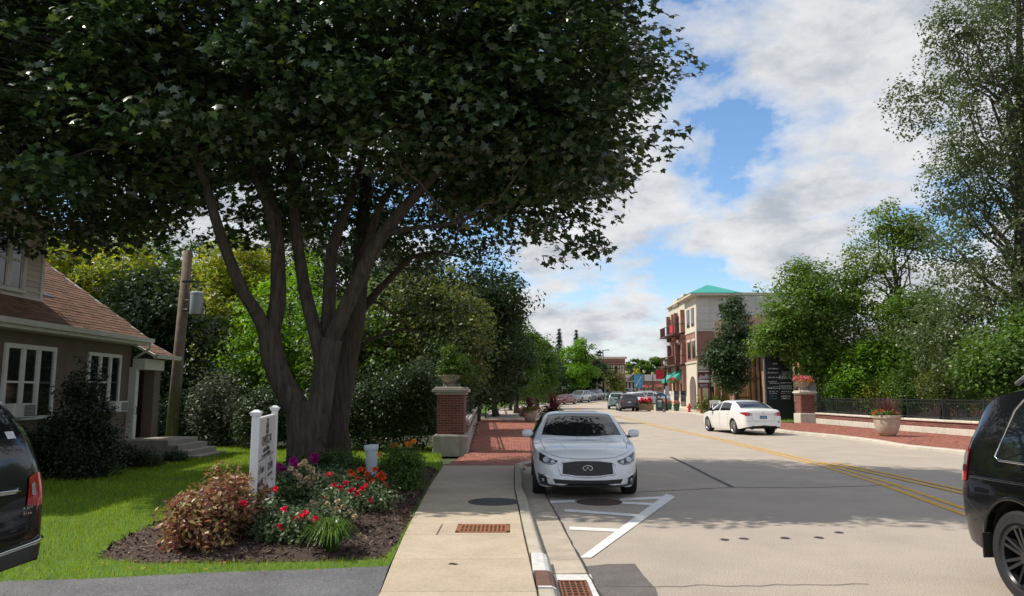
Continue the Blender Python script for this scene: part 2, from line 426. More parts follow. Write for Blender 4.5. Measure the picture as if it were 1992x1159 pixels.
# ground: one sheet to the horizon, following the street's gentle climb
ys = np.concatenate([np.linspace(-60, 60, 9), np.linspace(70, 160, 19), [200, 300, 500, 900, 2000]])
xs = np.array([-1500, -300, -80, -30, 0, 30, 80, 300, 1500.])
V = np.array([(x, y, -.07 + float(gz(y))) for y in ys for x in xs]); nx = len(xs)
F = [(j * nx + i, j * nx + i + 1, (j + 1) * nx + i + 1, (j + 1) * nx + i) for j in range(len(ys) - 1) for i in range(nx - 1)]
struct(link('ground', npmesh('ground', V, F), M_far))

LK = [(.30, -30), (.30, 48), (-1.8, 49.5), (-2.2, 64), (-1.9, 78), (-1.2, 85), (1, 95), (4.6, 104), (9, 114), (15.5, 131), (24, 152), (40, 190), (70, 260)]
RK = [(13.2, -30), (13.1, 22), (12.6, 24.5), (13.0, 27.5), (12.9, 30.5), (12.3, 33.5), (12.4, 37), (14.6, 43), (15.1, 50), (15.3, 56), (15.9, 69.5), (13.9, 76), (13.7, 82), (17, 96), (24, 116), (34, 141), (52, 190), (84, 260)]
yy = np.unique(np.concatenate([np.linspace(-30, 60, 46), np.linspace(60, 260, 120), [p[1] for p in LK], [p[1] for p in RK]]))
V = []; F = []
for i, y in enumerate(yy):
    a, b = float(interp(LK, y)), float(interp(RK, y))
    for k in range(5): V.append((a + (b - a) * k / 4, y, float(gz(y))))
    if i:
        for k in range(4): F.append(((i - 1) * 5 + k, (i - 1) * 5 + k + 1, i * 5 + k + 1, i * 5 + k))
road = struct(link('road', npmesh('road', V, F), M_road))

# --- pavement: concrete slabs between lawn and kerb
def GP(pts, z=SW): return [G(x, y, z) for x, y in pts]
SL = GP([(735, 1159), (775, 1060), (805, 1000), (835, 945), (862, 905)]); SL = [(-1.08, -20), (-1.08, 4)] + SL
SR = GP([(1048, 1159), (1020, 1040), (1000, 945), (1001, 905)]); SR = [(.24, -20), (.24, 4)] + SR
Y1 = SL[-1][1]
sidewalk = sheet('pavement', [(x, y) for x, y in SL] + [(x, y) for x, y in SR][::-1], .055, M('joint_dark', (.10, .085, .07), .95))
struct(sidewalk, 'strip of concrete pavement slabs between lawn and kerb')
cuts = [-1, 1.4, 3.0, 4.7] + [G(900, p, SW)[1] for p in (1150, 1087, 1040, 1018, 996, 972, 950, 935, 922)] + [Y1]
def slab(name, x0, x1, x2, x3, y0, y1, mat, parent, z1=SW, g=.006, z0=.0):
    b = MB(); e = .008
    V = [(x0 + g, y0 + g, z0), (x1 - g, y0 + g, z0), (x3 - g, y1 - g, z0), (x2 + g, y1 - g, z0)]
    V += [(x, y, z1 - e) for x, y, z in V]
    V += [(x0 + g + e, y0 + g + e, z1), (x1 - g - e, y0 + g + e, z1), (x3 - g - e, y1 - g - e, z1), (x2 + g + e, y1 - g - e, z1)]
    b.add(V, [(0, 1, 5, 4), (1, 2, 6, 5), (2, 3, 7, 6), (3, 0, 4, 7), (4, 5, 9, 8), (5, 6, 10, 9), (6, 7, 11, 10), (7, 4, 8, 11), (8, 9, 10, 11)])
    return b.build(name, mat, parent)
GR0, GR1 = G(884, 1033, SW)[0], G(996, 1033, SW)[0]
for a, b_ in zip(cuts[:-1], cuts[1:]):
    xa, xb, xc, xd = float(interp(SL, a)), float(interp(SR, a)), float(interp(SL, b_)), float(interp(SR, b_))
    if abs(a - G(900, 1040, SW)[1]) < .01:
        xm = G(855, 1030, SW)[0]
        slab('slab', xa, xm, xc, xm, a, b_, M_conc, sidewalk); slab('slab', xm, xb, xm, xd, a, b_, M_conc, sidewalk)
    else:
        slab('slab', xa, xb, xc, xd, a, b_, M_conc, sidewalk)
# --- kerb and gutter along the near side
def kerb_run(parent, path, wid, z1, mat, seg=3.0, side=1, face=.02, name='kerb_stone', base=-.06):
    """raised kerb: path is its road-side edge; the stone lies to the left of the path when side=1"""
    P = [Vector((x, y, 0)) for x, y in path]; d = [0]
    for a, b in zip(P[:-1], P[1:]): d.append(d[-1] + (b - a).length)
    n = max(1, round(d[-1] / seg))
    def at(s):
        for i in range(len(P) - 1):
            if s <= d[i + 1] + 1e-6: return P[i].lerp(P[i + 1], (s - d[i]) / max(d[i + 1] - d[i], 1e-6))
        return P[-1]
    def nrm(s):
        t = (at(min(s + .15, d[-1])) - at(max(s - .15, 0))).normalized(); return Vector((-t.y, t.x, 0)) * side
    for k in range(n):
        s0, s1 = d[-1] * k / n + .004, d[-1] * (k + 1) / n - .004; b = MB(); V = []; F = []; m = 6
        for j in range(m + 1):
            s = s0 + (s1 - s0) * j / m; p = at(s); q = nrm(s); zz_ = float(gz(p.y))
            for o, z in ((0, base), (face * .6, z1 - .03), (face + .02, z1 - .004), (face + .045, z1), (wid, z1), (wid, base)):
                r = p + q * o; V.append((r.x, r.y, z + zz_))
        for j in range(m):
            for k2 in range(5): F.append((j * 6 + k2, j * 6 + k2 + 1, (j + 1) * 6 + k2 + 1, (j + 1) * 6 + k2))
        F += [tuple(range(6)), tuple(range(m * 6, m * 6 + 6))]
        b.add(V, F); b.build(name, mat, parent)
kerb_near = struct(bpy.data.objects.new('kerb', None)); col.objects.link(kerb_near)
DR0, DR1 = G(1100, 1170, .0)[1], G(1100, 1098, .0)[1]        # painted stretch at the drain
KX = lambda y: float(interp(SR, y)) + .175
kerb_run(kerb_near, [(KX(y), y) for y in (-6, 2, DR0 - .02)], .165, SW + .012, M_kerb)
kerb_run(kerb_near, [(KX(y), y) for y in np.linspace(DR1 + .02, Y1 - .15, 6)], .165, SW + .012, M_kerb, 2.2)
drain = thing('storm_drain', 'rusty storm drain grate with white painted kerb box beside the pavement', 'drain', (.45, (DR0 + DR1) / 2, 0))
M_kw = M('kerb_paint', (.72, .71, .68), .7, .3, 12, .3, 90)
M_kb = M('inlet_rust', (.17, .085, .06), .7, .3, 10, .4, 60)
ya, yb = G(1070, 1143, SW)[1], G(1070, 1113, SW)[1]
for y0, y1, m, nm in ((DR0, ya, M_kw, 'painted_kerb'), (ya, yb, M_kb, 'inlet_hood'), (yb, DR1, M_kw, 'painted_kerb')):
    b = MB(); x = KX((y0 + y1) / 2)
    b.prism([(x - .165, -.05), (x + .02, -.05), (x + .02, .05), (x - .01, .10), (x - .05, SW + .018), (x - .165, SW + .018)], y0 + .003, y1 - .003, 'y')
    b.build(nm, m, drain, world=True)
gx0 = KX(7.0) + .02
b = MB(); b.box((gx0, DR0 - .3, -.02), (gx0 + .37, G(1100, 1118, 0)[1], .006)); b.build('painted_apron', M_kw, drain, world=True)
gy0, gy1 = DR0 - .45, G(1100, 1132, 0)[1]; gxa, gxb = gx0 + .03, gx0 + .30
b = MB()
for a, c in (((gxa, gy0), (gxb, gy0 + .03)), ((gxa, gy1 - .03), (gxb, gy1)), ((gxa, gy0), (gxa + .025, gy1)), ((gxb - .025, gy0), (gxb, gy1))):
    b.box((*a, .0), (*c, .018))
b.build('grate_frame', M_rust, drain, world=True)
b = MB(); b.box((gxa + .002, gy0 + .002, .004), (gxb - .002, gy1 - .002, .0085)); b.build('pit', M('pit_black', (.006, .006, .006), .9), drain, world=True)
bar = MB(); bar.bbox((-.008, 0, .007), (.008, gy1 - gy0 - .02, .016), .003); barm = bar.mesh('bar')
for k in range(1, 5): link('bar', barm, M_rust, drain, Vector((gxa + (gxb - gxa) * k / 5, gy0 + .01, 0)) - drain.location)
bar = MB(); bar.bbox((0, -.009, .006), (gxb - gxa - .02, .009, .0145), .003); barm = bar.mesh('cross_bar')
k = 1
while gy0 + k * .085 < gy1 - .03:
    link('cross_bar', barm, M_rust, drain, Vector((gxa + .01, gy0 + k * .085, 0)) - drain.location); k += 1
gutter = struct(bpy.data.objects.new('gutter', None)); col.objects.link(gutter)
gc = [-6, -2, 1, DR0 - .31] ; 
def gslab(y0, y1):
    b = MB(); V = []
    for y in (y0 + .004, y1 - .004):
        V += [(KX(y) - .01, y, .004), (KX(y) + .37 - max(0, (y - 9) * .004), y, .008)]
    b.add(V, [(0, 1, 3, 2)]); b.build('gutter_slab', M_gutter, gutter)
for a, c in zip(gc[:-1], gc[1:]): gslab(a, c)
gc = [G(1100, 1117, 0)[1], G(1100, 1090, 0)[1], 10.6, 13, 15.4, Y1 - .2]
for a, c in zip(gc[:-1], gc[1:]): gslab(a, c)
# joint between gutter and asphalt: a ragged tar line
b = MB(); V = []; rr = random.Random(3)
yl = np.linspace(5.0, Y1 - .4, 60)
for y in yl:
    x = KX(y) + .372 - max(0, (y - 9) * .004) + rr.uniform(-.008, .008); V += [(x, y, .0095), (x + rr.uniform(.012, .028), y, .0095)]
b.add(V, [(2 * i, 2 * i + 1, 2 * i + 3, 2 * i + 2) for i in range(len(yl) - 1)]); struct(b.build('gutter_joint', M_tar))

# --- brick plaza on the near side, with its bump-out into the road
plz = [(SL[-1][0], Y1), (float(interp(SR, Y1)) + .01, Y1)]
arc = [(.20, Y1 + .05), (.30, Y1 + .5), (.55, Y1 + 1.0), (1.0, Y1 + 1.9), (1.7, Y1 + 3.0), (2.4, Y1 + 4.0), (2.8, Y1 + 5.2), (2.95, Y1 + 7), (2.95, 44), (2.7, 46.3), (2.0, 47.8), (.8, 48.7), (-1.0, 49.2)]
PLZ_L = [(SL[-1][0], Y1), (-1.22, 21.4), (-1.36, 23.2), (-2.30, 48.7)]
plaza = slabpoly('brick_plaza', plz + arc[1:] + PLZ_L[::-1][:-1], -.03, SW - .022, M_sand)
struct(plaza, 'clay paver plaza with a bump-out behind the parked white car')
def in_poly(P, poly):
    x, y = P[:, 0], P[:, 1]; c = np.zeros(len(P), bool); n = len(poly)
    for i in range(n):
        x0, y0 = poly[i]; x1, y1 = poly[(i + 1) % n]
        c ^= ((y0 > y) != (y1 > y)) & (x < (x1 - x0) * (y - y0) / (y1 - y0 + 1e-12) + x0)
    return c
def pavers(parent, poly, z1, ang, nparts, mat_part, mat_stuff, w=.20, d=.10, jit=.004, seed=5, th=.03):
    rg = np.random.default_rng(seed); pp = np.array(poly); c = pp.mean(0); rad = np.abs(pp - c).max() * 1.5
    ni, nj = int(rad / w) + 2, int(rad / d) + 2
    I, J = np.meshgrid(np.arange(-ni, ni), np.arange(-nj, nj)); 
    u = (I + .5 * (J % 2)).ravel() * w; v = J.ravel() * d; ca, sa = math.cos(ang), math.sin(ang)
    P = np.column_stack([c[0] + u * ca - v * sa, c[1] + u * sa + v * ca])
    P = P[in_poly(P, poly)]; P = P[np.argsort(np.hypot(P[:, 0], P[:, 1]))]
    b = MB(); b.bbox((-w / 2 + .003, -d / 2 + .003, -th), (w / 2 - .003, d / 2 - .003, 0), .005); me = b.mesh('paver')
    for p in P[:nparts]:
        link('paver', me, mat_part, parent, (p[0], p[1], z1 + rg.uniform(-jit, jit) + float(gz(p[1]))), (rg.normal() * .01, rg.normal() * .01, ang))
    Q = P[nparts:]; n = len(Q)
    hw, hd = w / 2 - .003, d / 2 - .003
    base = np.array([(-hw, -hd, -th), (hw, -hd, -th), (hw, hd, -th), (-hw, hd, -th), (-hw + .004, -hd + .004, 0), (hw - .004, -hd + .004, 0), (hw - .004, hd - .004, 0), (-hw + .004, hd - .004, 0)])
    rot = np.array([[ca, -sa, 0], [sa, ca, 0], [0, 0, 1]]); base = base @ rot.T
    V = base[None] + np.column_stack([Q, z1 + rg.uniform(-jit, jit, n) + gz(Q[:, 1])])[:, None]
    V[:, 4:, 2] += rg.normal(size=(n, 4)) * .0012
    F = np.array([(4, 5, 6, 7), (0, 1, 5, 4), (1, 2, 6, 5), (2, 3, 7, 6), (3, 0, 4, 7)])[None] + (np.arange(n) * 8)[:, None, None]
    o = link('paver_field', npmesh('paver_field', V.reshape(-1, 3), F.reshape(-1, 4)), mat_stuff, parent); o['kind'] = 'stuff'
inner = [(SL[-1][0] + .06, Y1 + .06), (.10, Y1 + .06), (.22, Y1 + .55), (.45, Y1 + 1.05), (.9, Y1 + 1.95), (1.6, Y1 + 3.1), (2.3, Y1 + 4.1), (2.68, Y1 + 5.3), (2.8, Y1 + 7), (2.8, 44), (2.55, 46.2), (1.9, 47.6), (.75, 48.5), (-1.0, 48.95), (-2.2, 48.6), (-1.28, 23.2), (-1.15, 21.4)]
pavers(plaza, inner, SW, .0, 280, M_paver, M_paver_s)
bump_kerb = struct(bpy.data.objects.new('plaza_kerb', None)); col.objects.link(bump_kerb)
kerb_run(bump_kerb, arc, .15, SW + .012, M_kerb, 2.4, 1)
# far pavement and kerb on the left, beyond the plaza
fl = [(x, y) for x, y in LK if y > 49]
far_kerb = struct(bpy.data.objects.new('far_kerb_left', None)); col.objects.link(far_kerb)
fl_d = [(float(interp(LK, y)), y) for y in np.linspace(49.6, 190, 70)]
kerb_run(far_kerb, fl_d, .16, SW + .01, M_kerb, 4, 1)
b = MB(); V = []
fl_p = [p for p in fl_d if p[1] < 63]
for x, y in fl_p: V += [(x - .16, y, SW + float(gz(y))), (x - 1.2, y, SW + float(gz(y)))]
b.add(V, [(2 * i, 2 * i + 1, 2 * i + 3, 2 * i + 2) for i in range(len(fl_p) - 1)]); struct(b.build('far_pavement_left', M_conc))
# --- right side: kerb, brick pavement, far pavement
rk_d = [(float(interp(RK, y)), y) for y in np.concatenate([np.linspace(4, 42, 40), np.linspace(43, 84, 36), np.linspace(86, 200, 50)])]
rkerb = struct(bpy.data.objects.new('kerb_right', None)); col.objects.link(rkerb)
kerb_run(rkerb, [p for p in rk_d], .30, SW + .015, M('kerb_pale', (.58, .52, .43), .85, .25, 2, .4, 120, objrand=.05), 3.2, -1)
WALL = [(20.6, 12.0), (18.9, 22.0), (17.6, 34.0), (17.05, 43.2)]           # foot of the low wall on the right
right_poly = [(float(interp(RK, y)) + .29, y) for y in np.linspace(8, 43.2, 30)] + [(17.0, 43.2), (17.55, 34), (18.85, 22), (20.6, 12), (21.3, 8)]
rplaza = slabpoly('brick_pavement', right_poly, -.03, SW - .02, M_sand); struct(rplaza, 'red paver pavement between right kerb and low brick wall')
pavers(rplaza, right_poly, SW, .06, 120, M_paver, M_paver_s, seed=9)
b = MB(); V = []
for x, y in rk_d:
    if y < 43.5: continue
    V += [(x + .29, y, SW + float(gz(y))), (x + (2.6 if y < 60 else 6 + max(0, y - 90) * .2), y, SW + float(gz(y)))]
b.add(V, [(2 * i, 2 * i + 1, 2 * i + 3, 2 * i + 2) for i in range(len(V) // 2 - 1)]); struct(b.build('far_pavement_right', M_conc))

# --- driveway, lawn, mulch bed
DE = [G(-150, 1137, .08), G(0, 1130, .08), G(200, 1124, .08), G(400, 1113, .08), G(600, 1107, .08), G(757, 1100, .08)]
drive = struct(sheet('driveway', [(-40, -6), (-1.09, -6)] + [(x - .004, y) for x, y in SL if y < DE[-1][1]][1:] + [(DE[-1][0], DE[-1][1])] + DE[::-1][1:] + [(-40, DE[0][1])], .078, M_drive), 'dark asphalt driveway in the left foreground')
BED = GP([(188, 1080), (225, 1052), (300, 1022), (345, 985), (400, 945), (500, 922), (620, 912), (740, 904), (838, 908)], .1) + [(float(interp(SL, y)) - .03, y) for y in (16.5, 13, 10.5, 8.6)] + GP([(745, 1082), (600, 1088), (430, 1090), (280, 1092)], .1)
lawn_poly = [(-14, DE[0][1]), *DE, *[(x, y) for x, y in SL if y > DE[-1][1]], (-2.2, 21.8), (-2.4, 24), (-14, 24)]
lawn = struct(sheet('lawn', lawn_poly, .072, M_lawn))
# woodland floor behind the lawn and along the street
struct(sheet('woodland_floor', [(-70, 23.8), (-2.5, 23.8), (-3.6, 49), (-3.9, 80), (-8, 90), (-70, 90)], .06, M_soil))
struct(sheet('verge', [(-3.2, 47), (-3.35, 62.9)] + [(x - .17, y) for x, y in fl_d if 63 < y < 122] + [(-6, 122), (-14, 60)], .085, M_lawn))
struct(sheet('right_bank', [(17.3, 43.6), (17.8, 34), (19.1, 22), (20.9, 12), (80, 12), (80, 72), (24, 72), (19, 56)], .06, M_soil))
struct(sheet('corner_lawn', [(15.7, 45), (16.8, 44), (22, 50), (22, 70), (19.4, 73), (17.2, 69), (16.6, 56)], .12, M_lawn))
# mulch: a low mound with chips
bp = np.array(BED); bc = bp.mean(0); V = [(*bc, .19)]; F = []; n = len(BED)
rings = [.5, .8, .93, 1.0]; hz = [.175, .15, .125, .07]
for s, h in zip(rings, hz):
    for p in bp: q = bc + (p - bc) * s; V.append((q[0], q[1], h))
for i in range(n): F.append((0, 1 + i, 1 + (i + 1) % n))
for r_ in range(3):
    for i in range(n): a = 1 + r_ * n; F.append((a + i, a + n + i, a + n + (i + 1) % n, a + (i + 1) % n))
b = MB(); b.add(V, F); mb_o = b.build('mulch_bed', M_mulch, None, True); struct(mb_o, 'dark mulch bed round the maple tree')
rg = np.random.default_rng(4)
def rand_in(poly, n, rg):
    p = np.array(poly); lo, hi = p.min(0), p.max(0); out = np.zeros((0, 2))
    while len(out) < n:
        q = rg.random((n, 2)) * (hi - lo) + lo; out = np.vstack([out, q[in_poly(q, poly)]])
    return out[:n]
def bed_z(P):
    d = np.linalg.norm(P - bc, axis=1); ang = np.arctan2(P[:, 1] - bc[1], P[:, 0] - bc[0])
    ba = np.arctan2(bp[:, 1] - bc[1], bp[:, 0] - bc[0]); br = np.linalg.norm(bp - bc, axis=1); o = np.argsort(ba)
    rr = np.interp(ang, np.concatenate([ba[o] - 2 * math.pi, ba[o], ba[o] + 2 * math.pi]), np.tile(br[o], 3))
    return np.interp(d / rr, [0, .5, .8, .93, 1], [.19, .175, .15, .125, .07])
P2 = rand_in(BED, 15000, rg); P3 = np.column_stack([P2, bed_z(P2) + rg.uniform(0, .02, len(P2))])
Nn = rg.normal(size=P3.shape) * .6 + (0, 0, 1)
CH = (np.array([(-.2, 0, 0), (.2, .02, .03), (.16, 1, .04), (-.17, .95, 0), (0, .5, .16)], float), np.array([(0, 1, 4), (1, 2, 4), (2, 3, 4), (3, 0, 4)]))
o = link('mulch_chips', leaves_mesh('mulch_chips', P3, Nn, rg.uniform(.02, .07, len(P3)), CH, rg, 0), LEAF('mulch_chip', [(.03, .019, .016), (.085, .053, .042), (.14, .09, .07), (.05, .03, .026), (.25, .18, .14)], 0., .9, .2)); o['kind'] = 'stuff'
o['label'] = 'loose dark brown mulch chips covering the bed'
# grass blades
def grass(name, poly, n, hgt, seed, excl=None, z=.075, mat=None, falloff=True):
    rg = np.random.default_rng(seed); P = rand_in(poly, n, rg)
    if excl is not None: P = P[~in_poly(P, excl)]
    if falloff: P = P[rg.random(len(P)) < np.clip(11.0 / np.hypot(P[:, 0], P[:, 1]), .25, 1) ** 1.2]
    m = len(P); Pz = np.column_stack([P, z + gz(P[:, 1])]); d = np.hypot(P[:, 0], P[:, 1])
    az = rg.random(m) * 6.283; lean = rg.normal(0, .35, m)
    up = np.column_stack([np.cos(az) * lean, np.sin(az) * lean, np.ones(m)]); up = unit_rows(up)
    s = np.column_stack([np.cos(az + 1.57), np.sin(az + 1.57), np.zeros(m)]); nn = np.cross(up, s)
    h = hgt * rg.uniform(.5, 1.25, m); wd = np.maximum(.0045, d * .00045) * rg.uniform(.7, 1.3, m)
    T = BLADE[0]
    V = Pz[:, None] + s[:, None] * T[None, :, 0:1] * wd[:, None, None] + (up[:, None] * T[None, :, 1:2] + nn[:, None] * T[None, :, 2:3] * 1.6) * h[:, None, None]
    F = BLADE[1][None] + (np.arange(m) * 5)[:, None, None]
    o = link(name, npmesh(name, V.reshape(-1, 3), F.reshape(-1, 3)), mat or LEAF('grass_blade', [(.07, .14, .005), (.16, .28, .008), (.24, .37, .015), (.12, .22, .006), (.36, .42, .07), (.18, .30, .01)], .35, .6, .15)); o['kind'] = 'stuff'
    return o
gp = [(-12.5, DE[0][1])] + [(x, y - .03) for x, y in DE] + [(x - .01, y) for x, y in SL if y > DE[-1][1]] + [(-2.0, 21.3), (-2.4, 24), (-12.5, 24)]
grass('lawn_grass', gp, 280000, .055, 11, BED)['label'] = 'short mown lawn grass round the mulch bed'
grass('verge_grass', [(-3.4, 49), (-3.5, 62)] + [(x - .2, y) for x, y in fl_d if 63 < y < 118] + [(-2, 118), (-10, 60)], 26000, .16, 12, None, .085)['label'] = 'grass verge along the far left kerb'
grass('corner_grass', [(15.9, 45), (16.8, 44), (22, 50), (22, 70), (19.4, 73), (17.2, 69), (16.7, 56)], 14000, .14, 13, None, .12)['label'] = 'small lawn by the hydrant and lamp post'

# --- painted markings
marks = thing('road_hatching', 'white painted hatching in front of the parked white car', 'marking', (1.6, 10.5, .006))
def mark(name, quad, mat, parent, z=.0065):
    b = MB(); b.add([(*G(x, y, 0), z) for x, y in quad], [tuple(range(len(quad)))]); return b.build(name, mat, parent, world=parent is not None)
def stripe(name, pts, wid, mat, parent, z=.0065):
    """pts in metres"""
    b = MB(); V = []; P = [Vector((x, y, 0)) for x, y in pts]
    for i, p in enumerate(P):
        t = (P[min(i + 1, len(P) - 1)] - P[max(i - 1, 0)]).normalized(); q = Vector((-t.y, t.x, 0)) * wid / 2
        V += [(p + q) + Vector((0, 0, z + float(gz(p.y)))), (p - q) + Vector((0, 0, z + float(gz(p.y))))]
    b.add(V, [(2 * i, 2 * i + 1, 2 * i + 3, 2 * i + 2) for i in range(len(P) - 1)])
    return b.build(name, mat, parent, world=parent is not None)
mark('diagonal_line', [(1128, 1086), (1150, 1086), (1314, 967), (1296, 961)], M_white, marks, .0085)
for (x0, y0), (x1, y1), h in (((1066, 977), (1118, 975), 5), ((1206, 972), (1300, 968), 5), ((1206, 978), (1281, 982), 4.5), ((1098, 993), (1248, 1004), 5), ((1108, 1028), (1214, 1033), 6)):
    mark('hatch_line', [(x0, y0 - h / 2), (x1, y1 - h / 2), (x1, y1 + h / 2), (x0, y0 + h / 2)], M_white, marks)
cl = [G(x, y) for x, y in [(1884, 1004), (1716, 943), (1600, 907), (1523, 887), (1467, 873), (1398, 856), (1327, 840), (1280, 831)]]
cl = [(cl[0][0] + (cl[0][0] - cl[1][0]) * 2.2, cl[0][1] + (cl[0][1] - cl[1][1]) * 2.2)] + cl + [(7.95, 47), (8.05, 56), (7.4, 68), (6.6, 80), (8.6, 94), (13, 109), (20, 128), (33, 160), (46, 190)]
dense = []
for a, c in zip(cl[:-1], cl[1:]):
    for k in range(6): dense.append((a[0] + (c[0] - a[0]) * k / 6, a[1] + (c[1] - a[1]) * k / 6))
centre = thing('centre_line', 'yellow double centre lines running up the middle of the road', 'marking', (7.5, 30, 0))
stripe('yellow_line', dense, .11, M_yellow, centre)
stripe('yellow_line', [(x + .26, y + .06) for x, y in dense], .11, M_yellow, centre, .0068)
p2 = [(7.95, 19.3), (8.0, 16), (7.95, 12.9), (7.8, 10), (7.7, 6)]
stripe('yellow_line', p2, .11, M_yellow, centre, .0105); stripe('yellow_line', [(x + .27, y) for x, y in p2], .11, M_yellow, centre, .0108)
# --- tar seams, patches, core holes
stripe_o = struct(bpy.data.objects.new('road_repairs', None)); col.objects.link(stripe_o)
stripe('tar_seam', [G(1305, 889), G(1340, 905), G(1380, 926), G(1424, 947)], .09, M_tar, stripe_o, .005)
stripe('tar_seam', [G(1040, 968), G(1424, 948), G(1560, 949), G(1735, 944)], .035, M_tar, stripe_o, .0052)
rr = random.Random(5)
stripe('crack', [G(x, 1148 - x * .006 + rr.uniform(-2, 2)) for x in range(1180, 1700, 30)], .012, M_tar, stripe_o, .0055)
b = MB(); b.add([(*G(x, y), .0048) for x, y in [(1133, 1103), (1180, 1098), (1235, 1097), (1252, 1120), (1275, 1145), (1285, 1175), (1165, 1180)]], [tuple(range(7))]); b.build('patch', M_patch, stripe_o)
for i, (x, y) in enumerate([(1410, 1050), (1447, 1048), (1527, 1047), (1593, 1046), (1632, 1036)]):
    c = G(x, y); b = MB(); b.add([(c[0] + math.cos(a) * .055 * rr.uniform(.8, 1.25), c[1] + math.sin(a) * .06 * rr.uniform(.8, 1.25), .0055) for a in np.linspace(0, 6.283, 14, endpoint=False)], [tuple(range(14))])
    b.build('core_hole_fill', M_tar, stripe_o)
# --- covers
def manhole(name, label, c, r, z, mat, mat2):
    t = thing(name, label, 'manhole cover', (c[0], c[1], z))
    b = MB(); b.lathe([(r, -.02), (r, .006), (r - .03, .008), (r - .035, .001), (r - .04, -.02)], 40); b.build('frame', mat, t, 40)
    b = MB(); b.lathe([(r - .042, -.02), (r - .042, .004), (r - .05, .0045)], 40); b.build('cover', mat2, t, 40)
    s = MB(); s.bbox((-.02, -.009, .004), (.02, .009, .009), .002); me = s.mesh('stud')
    for k, rad in enumerate(np.arange(.06, r - .06, .055)):
        nn = int(2 * math.pi * rad / .075)
        for j in range(nn):
            a = 6.283 * (j + .5 * k) / nn; link('stud', me, mat2, t, (rad * math.cos(a), rad * math.sin(a), 0), (0, 0, a))
manhole('manhole_cover', 'dark iron manhole cover set in the concrete pavement', G(961, 976, SW), .40, SW, M_iron, M_iron)
manhole('manhole_cover', 'brown iron manhole cover in the road by the white hatching', G(1166, 977, 0), .37, .004, M('brown_iron', (.085, .05, .045), .8, .4, 12, .4, 60), M('brown_iron2', (.11, .065, .055), .85, .4, 14, .4, 60))
gt = thing('pavement_grate', 'rusty orange slotted grate set in the concrete pavement', 'grate', (*G(940, 1028, SW), SW))
a0, a1 = G(885, 1036, SW), G(997, 1019, SW); gw, gd = (a1[0] - a0[0]) * .95, (a1[1] - a0[1]) * .9
M_rust2 = M('orange_rust', (.33, .12, .045), .9, .45, 14, .5, 70)
b = MB()
for p, q in (((-gw / 2, -gd / 2), (gw / 2, -gd / 2 + .05)), ((-gw / 2, gd / 2 - .05), (gw / 2, gd / 2)), ((-gw / 2, -gd / 2), (-gw / 2 + .04, gd / 2)), ((gw / 2 - .04, -gd / 2), (gw / 2, gd / 2))): b.box((*p, -.01), (*q, .008))
b.build('frame', M_rust2, gt)
b = MB(); b.box((-gw / 2 + .01, -gd / 2 + .01, -.01), (gw / 2 - .01, gd / 2 - .01, .0015)); b.build('pit', M('pit_brown', (.06, .03, .02), .9), gt)
b = MB(); b.bbox((-.014, -gd / 2 + .04, 0), (.014, gd / 2 - .04, .0075), .002); me = b.mesh('bar')
for k in range(1, 13): link('bar', me, M_rust2, gt, (-gw / 2 + gw * k / 13, 0, 0))
for k, f in enumerate((.62, -.1)):
    b = MB(); b.box((-gw / 2 + .045, f * gd / 2 - .014, .001), (gw / 2 - .045, f * gd / 2 + .014, .0068)); b.build('rib', M_rust2, gt)
# a dead leaf on the pavement
b = MB(); c = G(881, 1098, SW); b.tube([(c[0] - .045, c[1], SW + .004), (c[0] - .015, c[1] + .01, SW + .006), (c[0] + .02, c[1] - .008, SW + .005), (c[0] + .05, c[1], SW + .004)], [.003, .011, .010, .003], 6); tag(b.build('dead_leaf', M('dead_leaf', (.05, .035, .025), .9), None, True, True, (c[0], c[1], SW)), 'small dark dead leaf lying on the concrete pavement', 'leaf')
# ================================================================ TREES AND WOODS
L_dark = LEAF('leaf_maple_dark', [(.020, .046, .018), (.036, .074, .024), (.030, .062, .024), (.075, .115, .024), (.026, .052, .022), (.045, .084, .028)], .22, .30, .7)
L_mid = LEAF('leaf_mid_green', [(.045, .095, .016), (.07, .145, .02), (.095, .175, .026), (.058, .12, .02)], .34)
L_bright = LEAF('leaf_bright_green', [(.085, .20, .018), (.13, .27, .028), (.10, .23, .022), (.18, .30, .035)], .42)
L_yellow = LEAF('leaf_yellow_green', [(.19, .26, .03), (.28, .31, .04), (.14, .24, .025), (.38, .32, .045)], .42)
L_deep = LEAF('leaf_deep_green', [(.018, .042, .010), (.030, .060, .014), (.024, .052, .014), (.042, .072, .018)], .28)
L_olive = LEAF('leaf_olive', [(.07, .11, .025), (.11, .15, .036), (.085, .13, .028), (.15, .18, .05), (.06, .10, .024), (.24, .20, .04)], .36)
L_fir = LEAF('leaf_fir', [(.018, .040, .018), (.028, .052, .024), (.022, .046, .020)], .15)
L_var = LEAF('leaf_variegated', [(.05, .075, .03), (.20, .21, .15), (.06, .085, .035), (.03, .055, .02), (.12, .14, .08)], .25)
bark_m = M('maple_bark', (.095, .074, .054), .92, .55, 13, 1.0, 26, c2=(.026, .020, .015), stretch=.16)
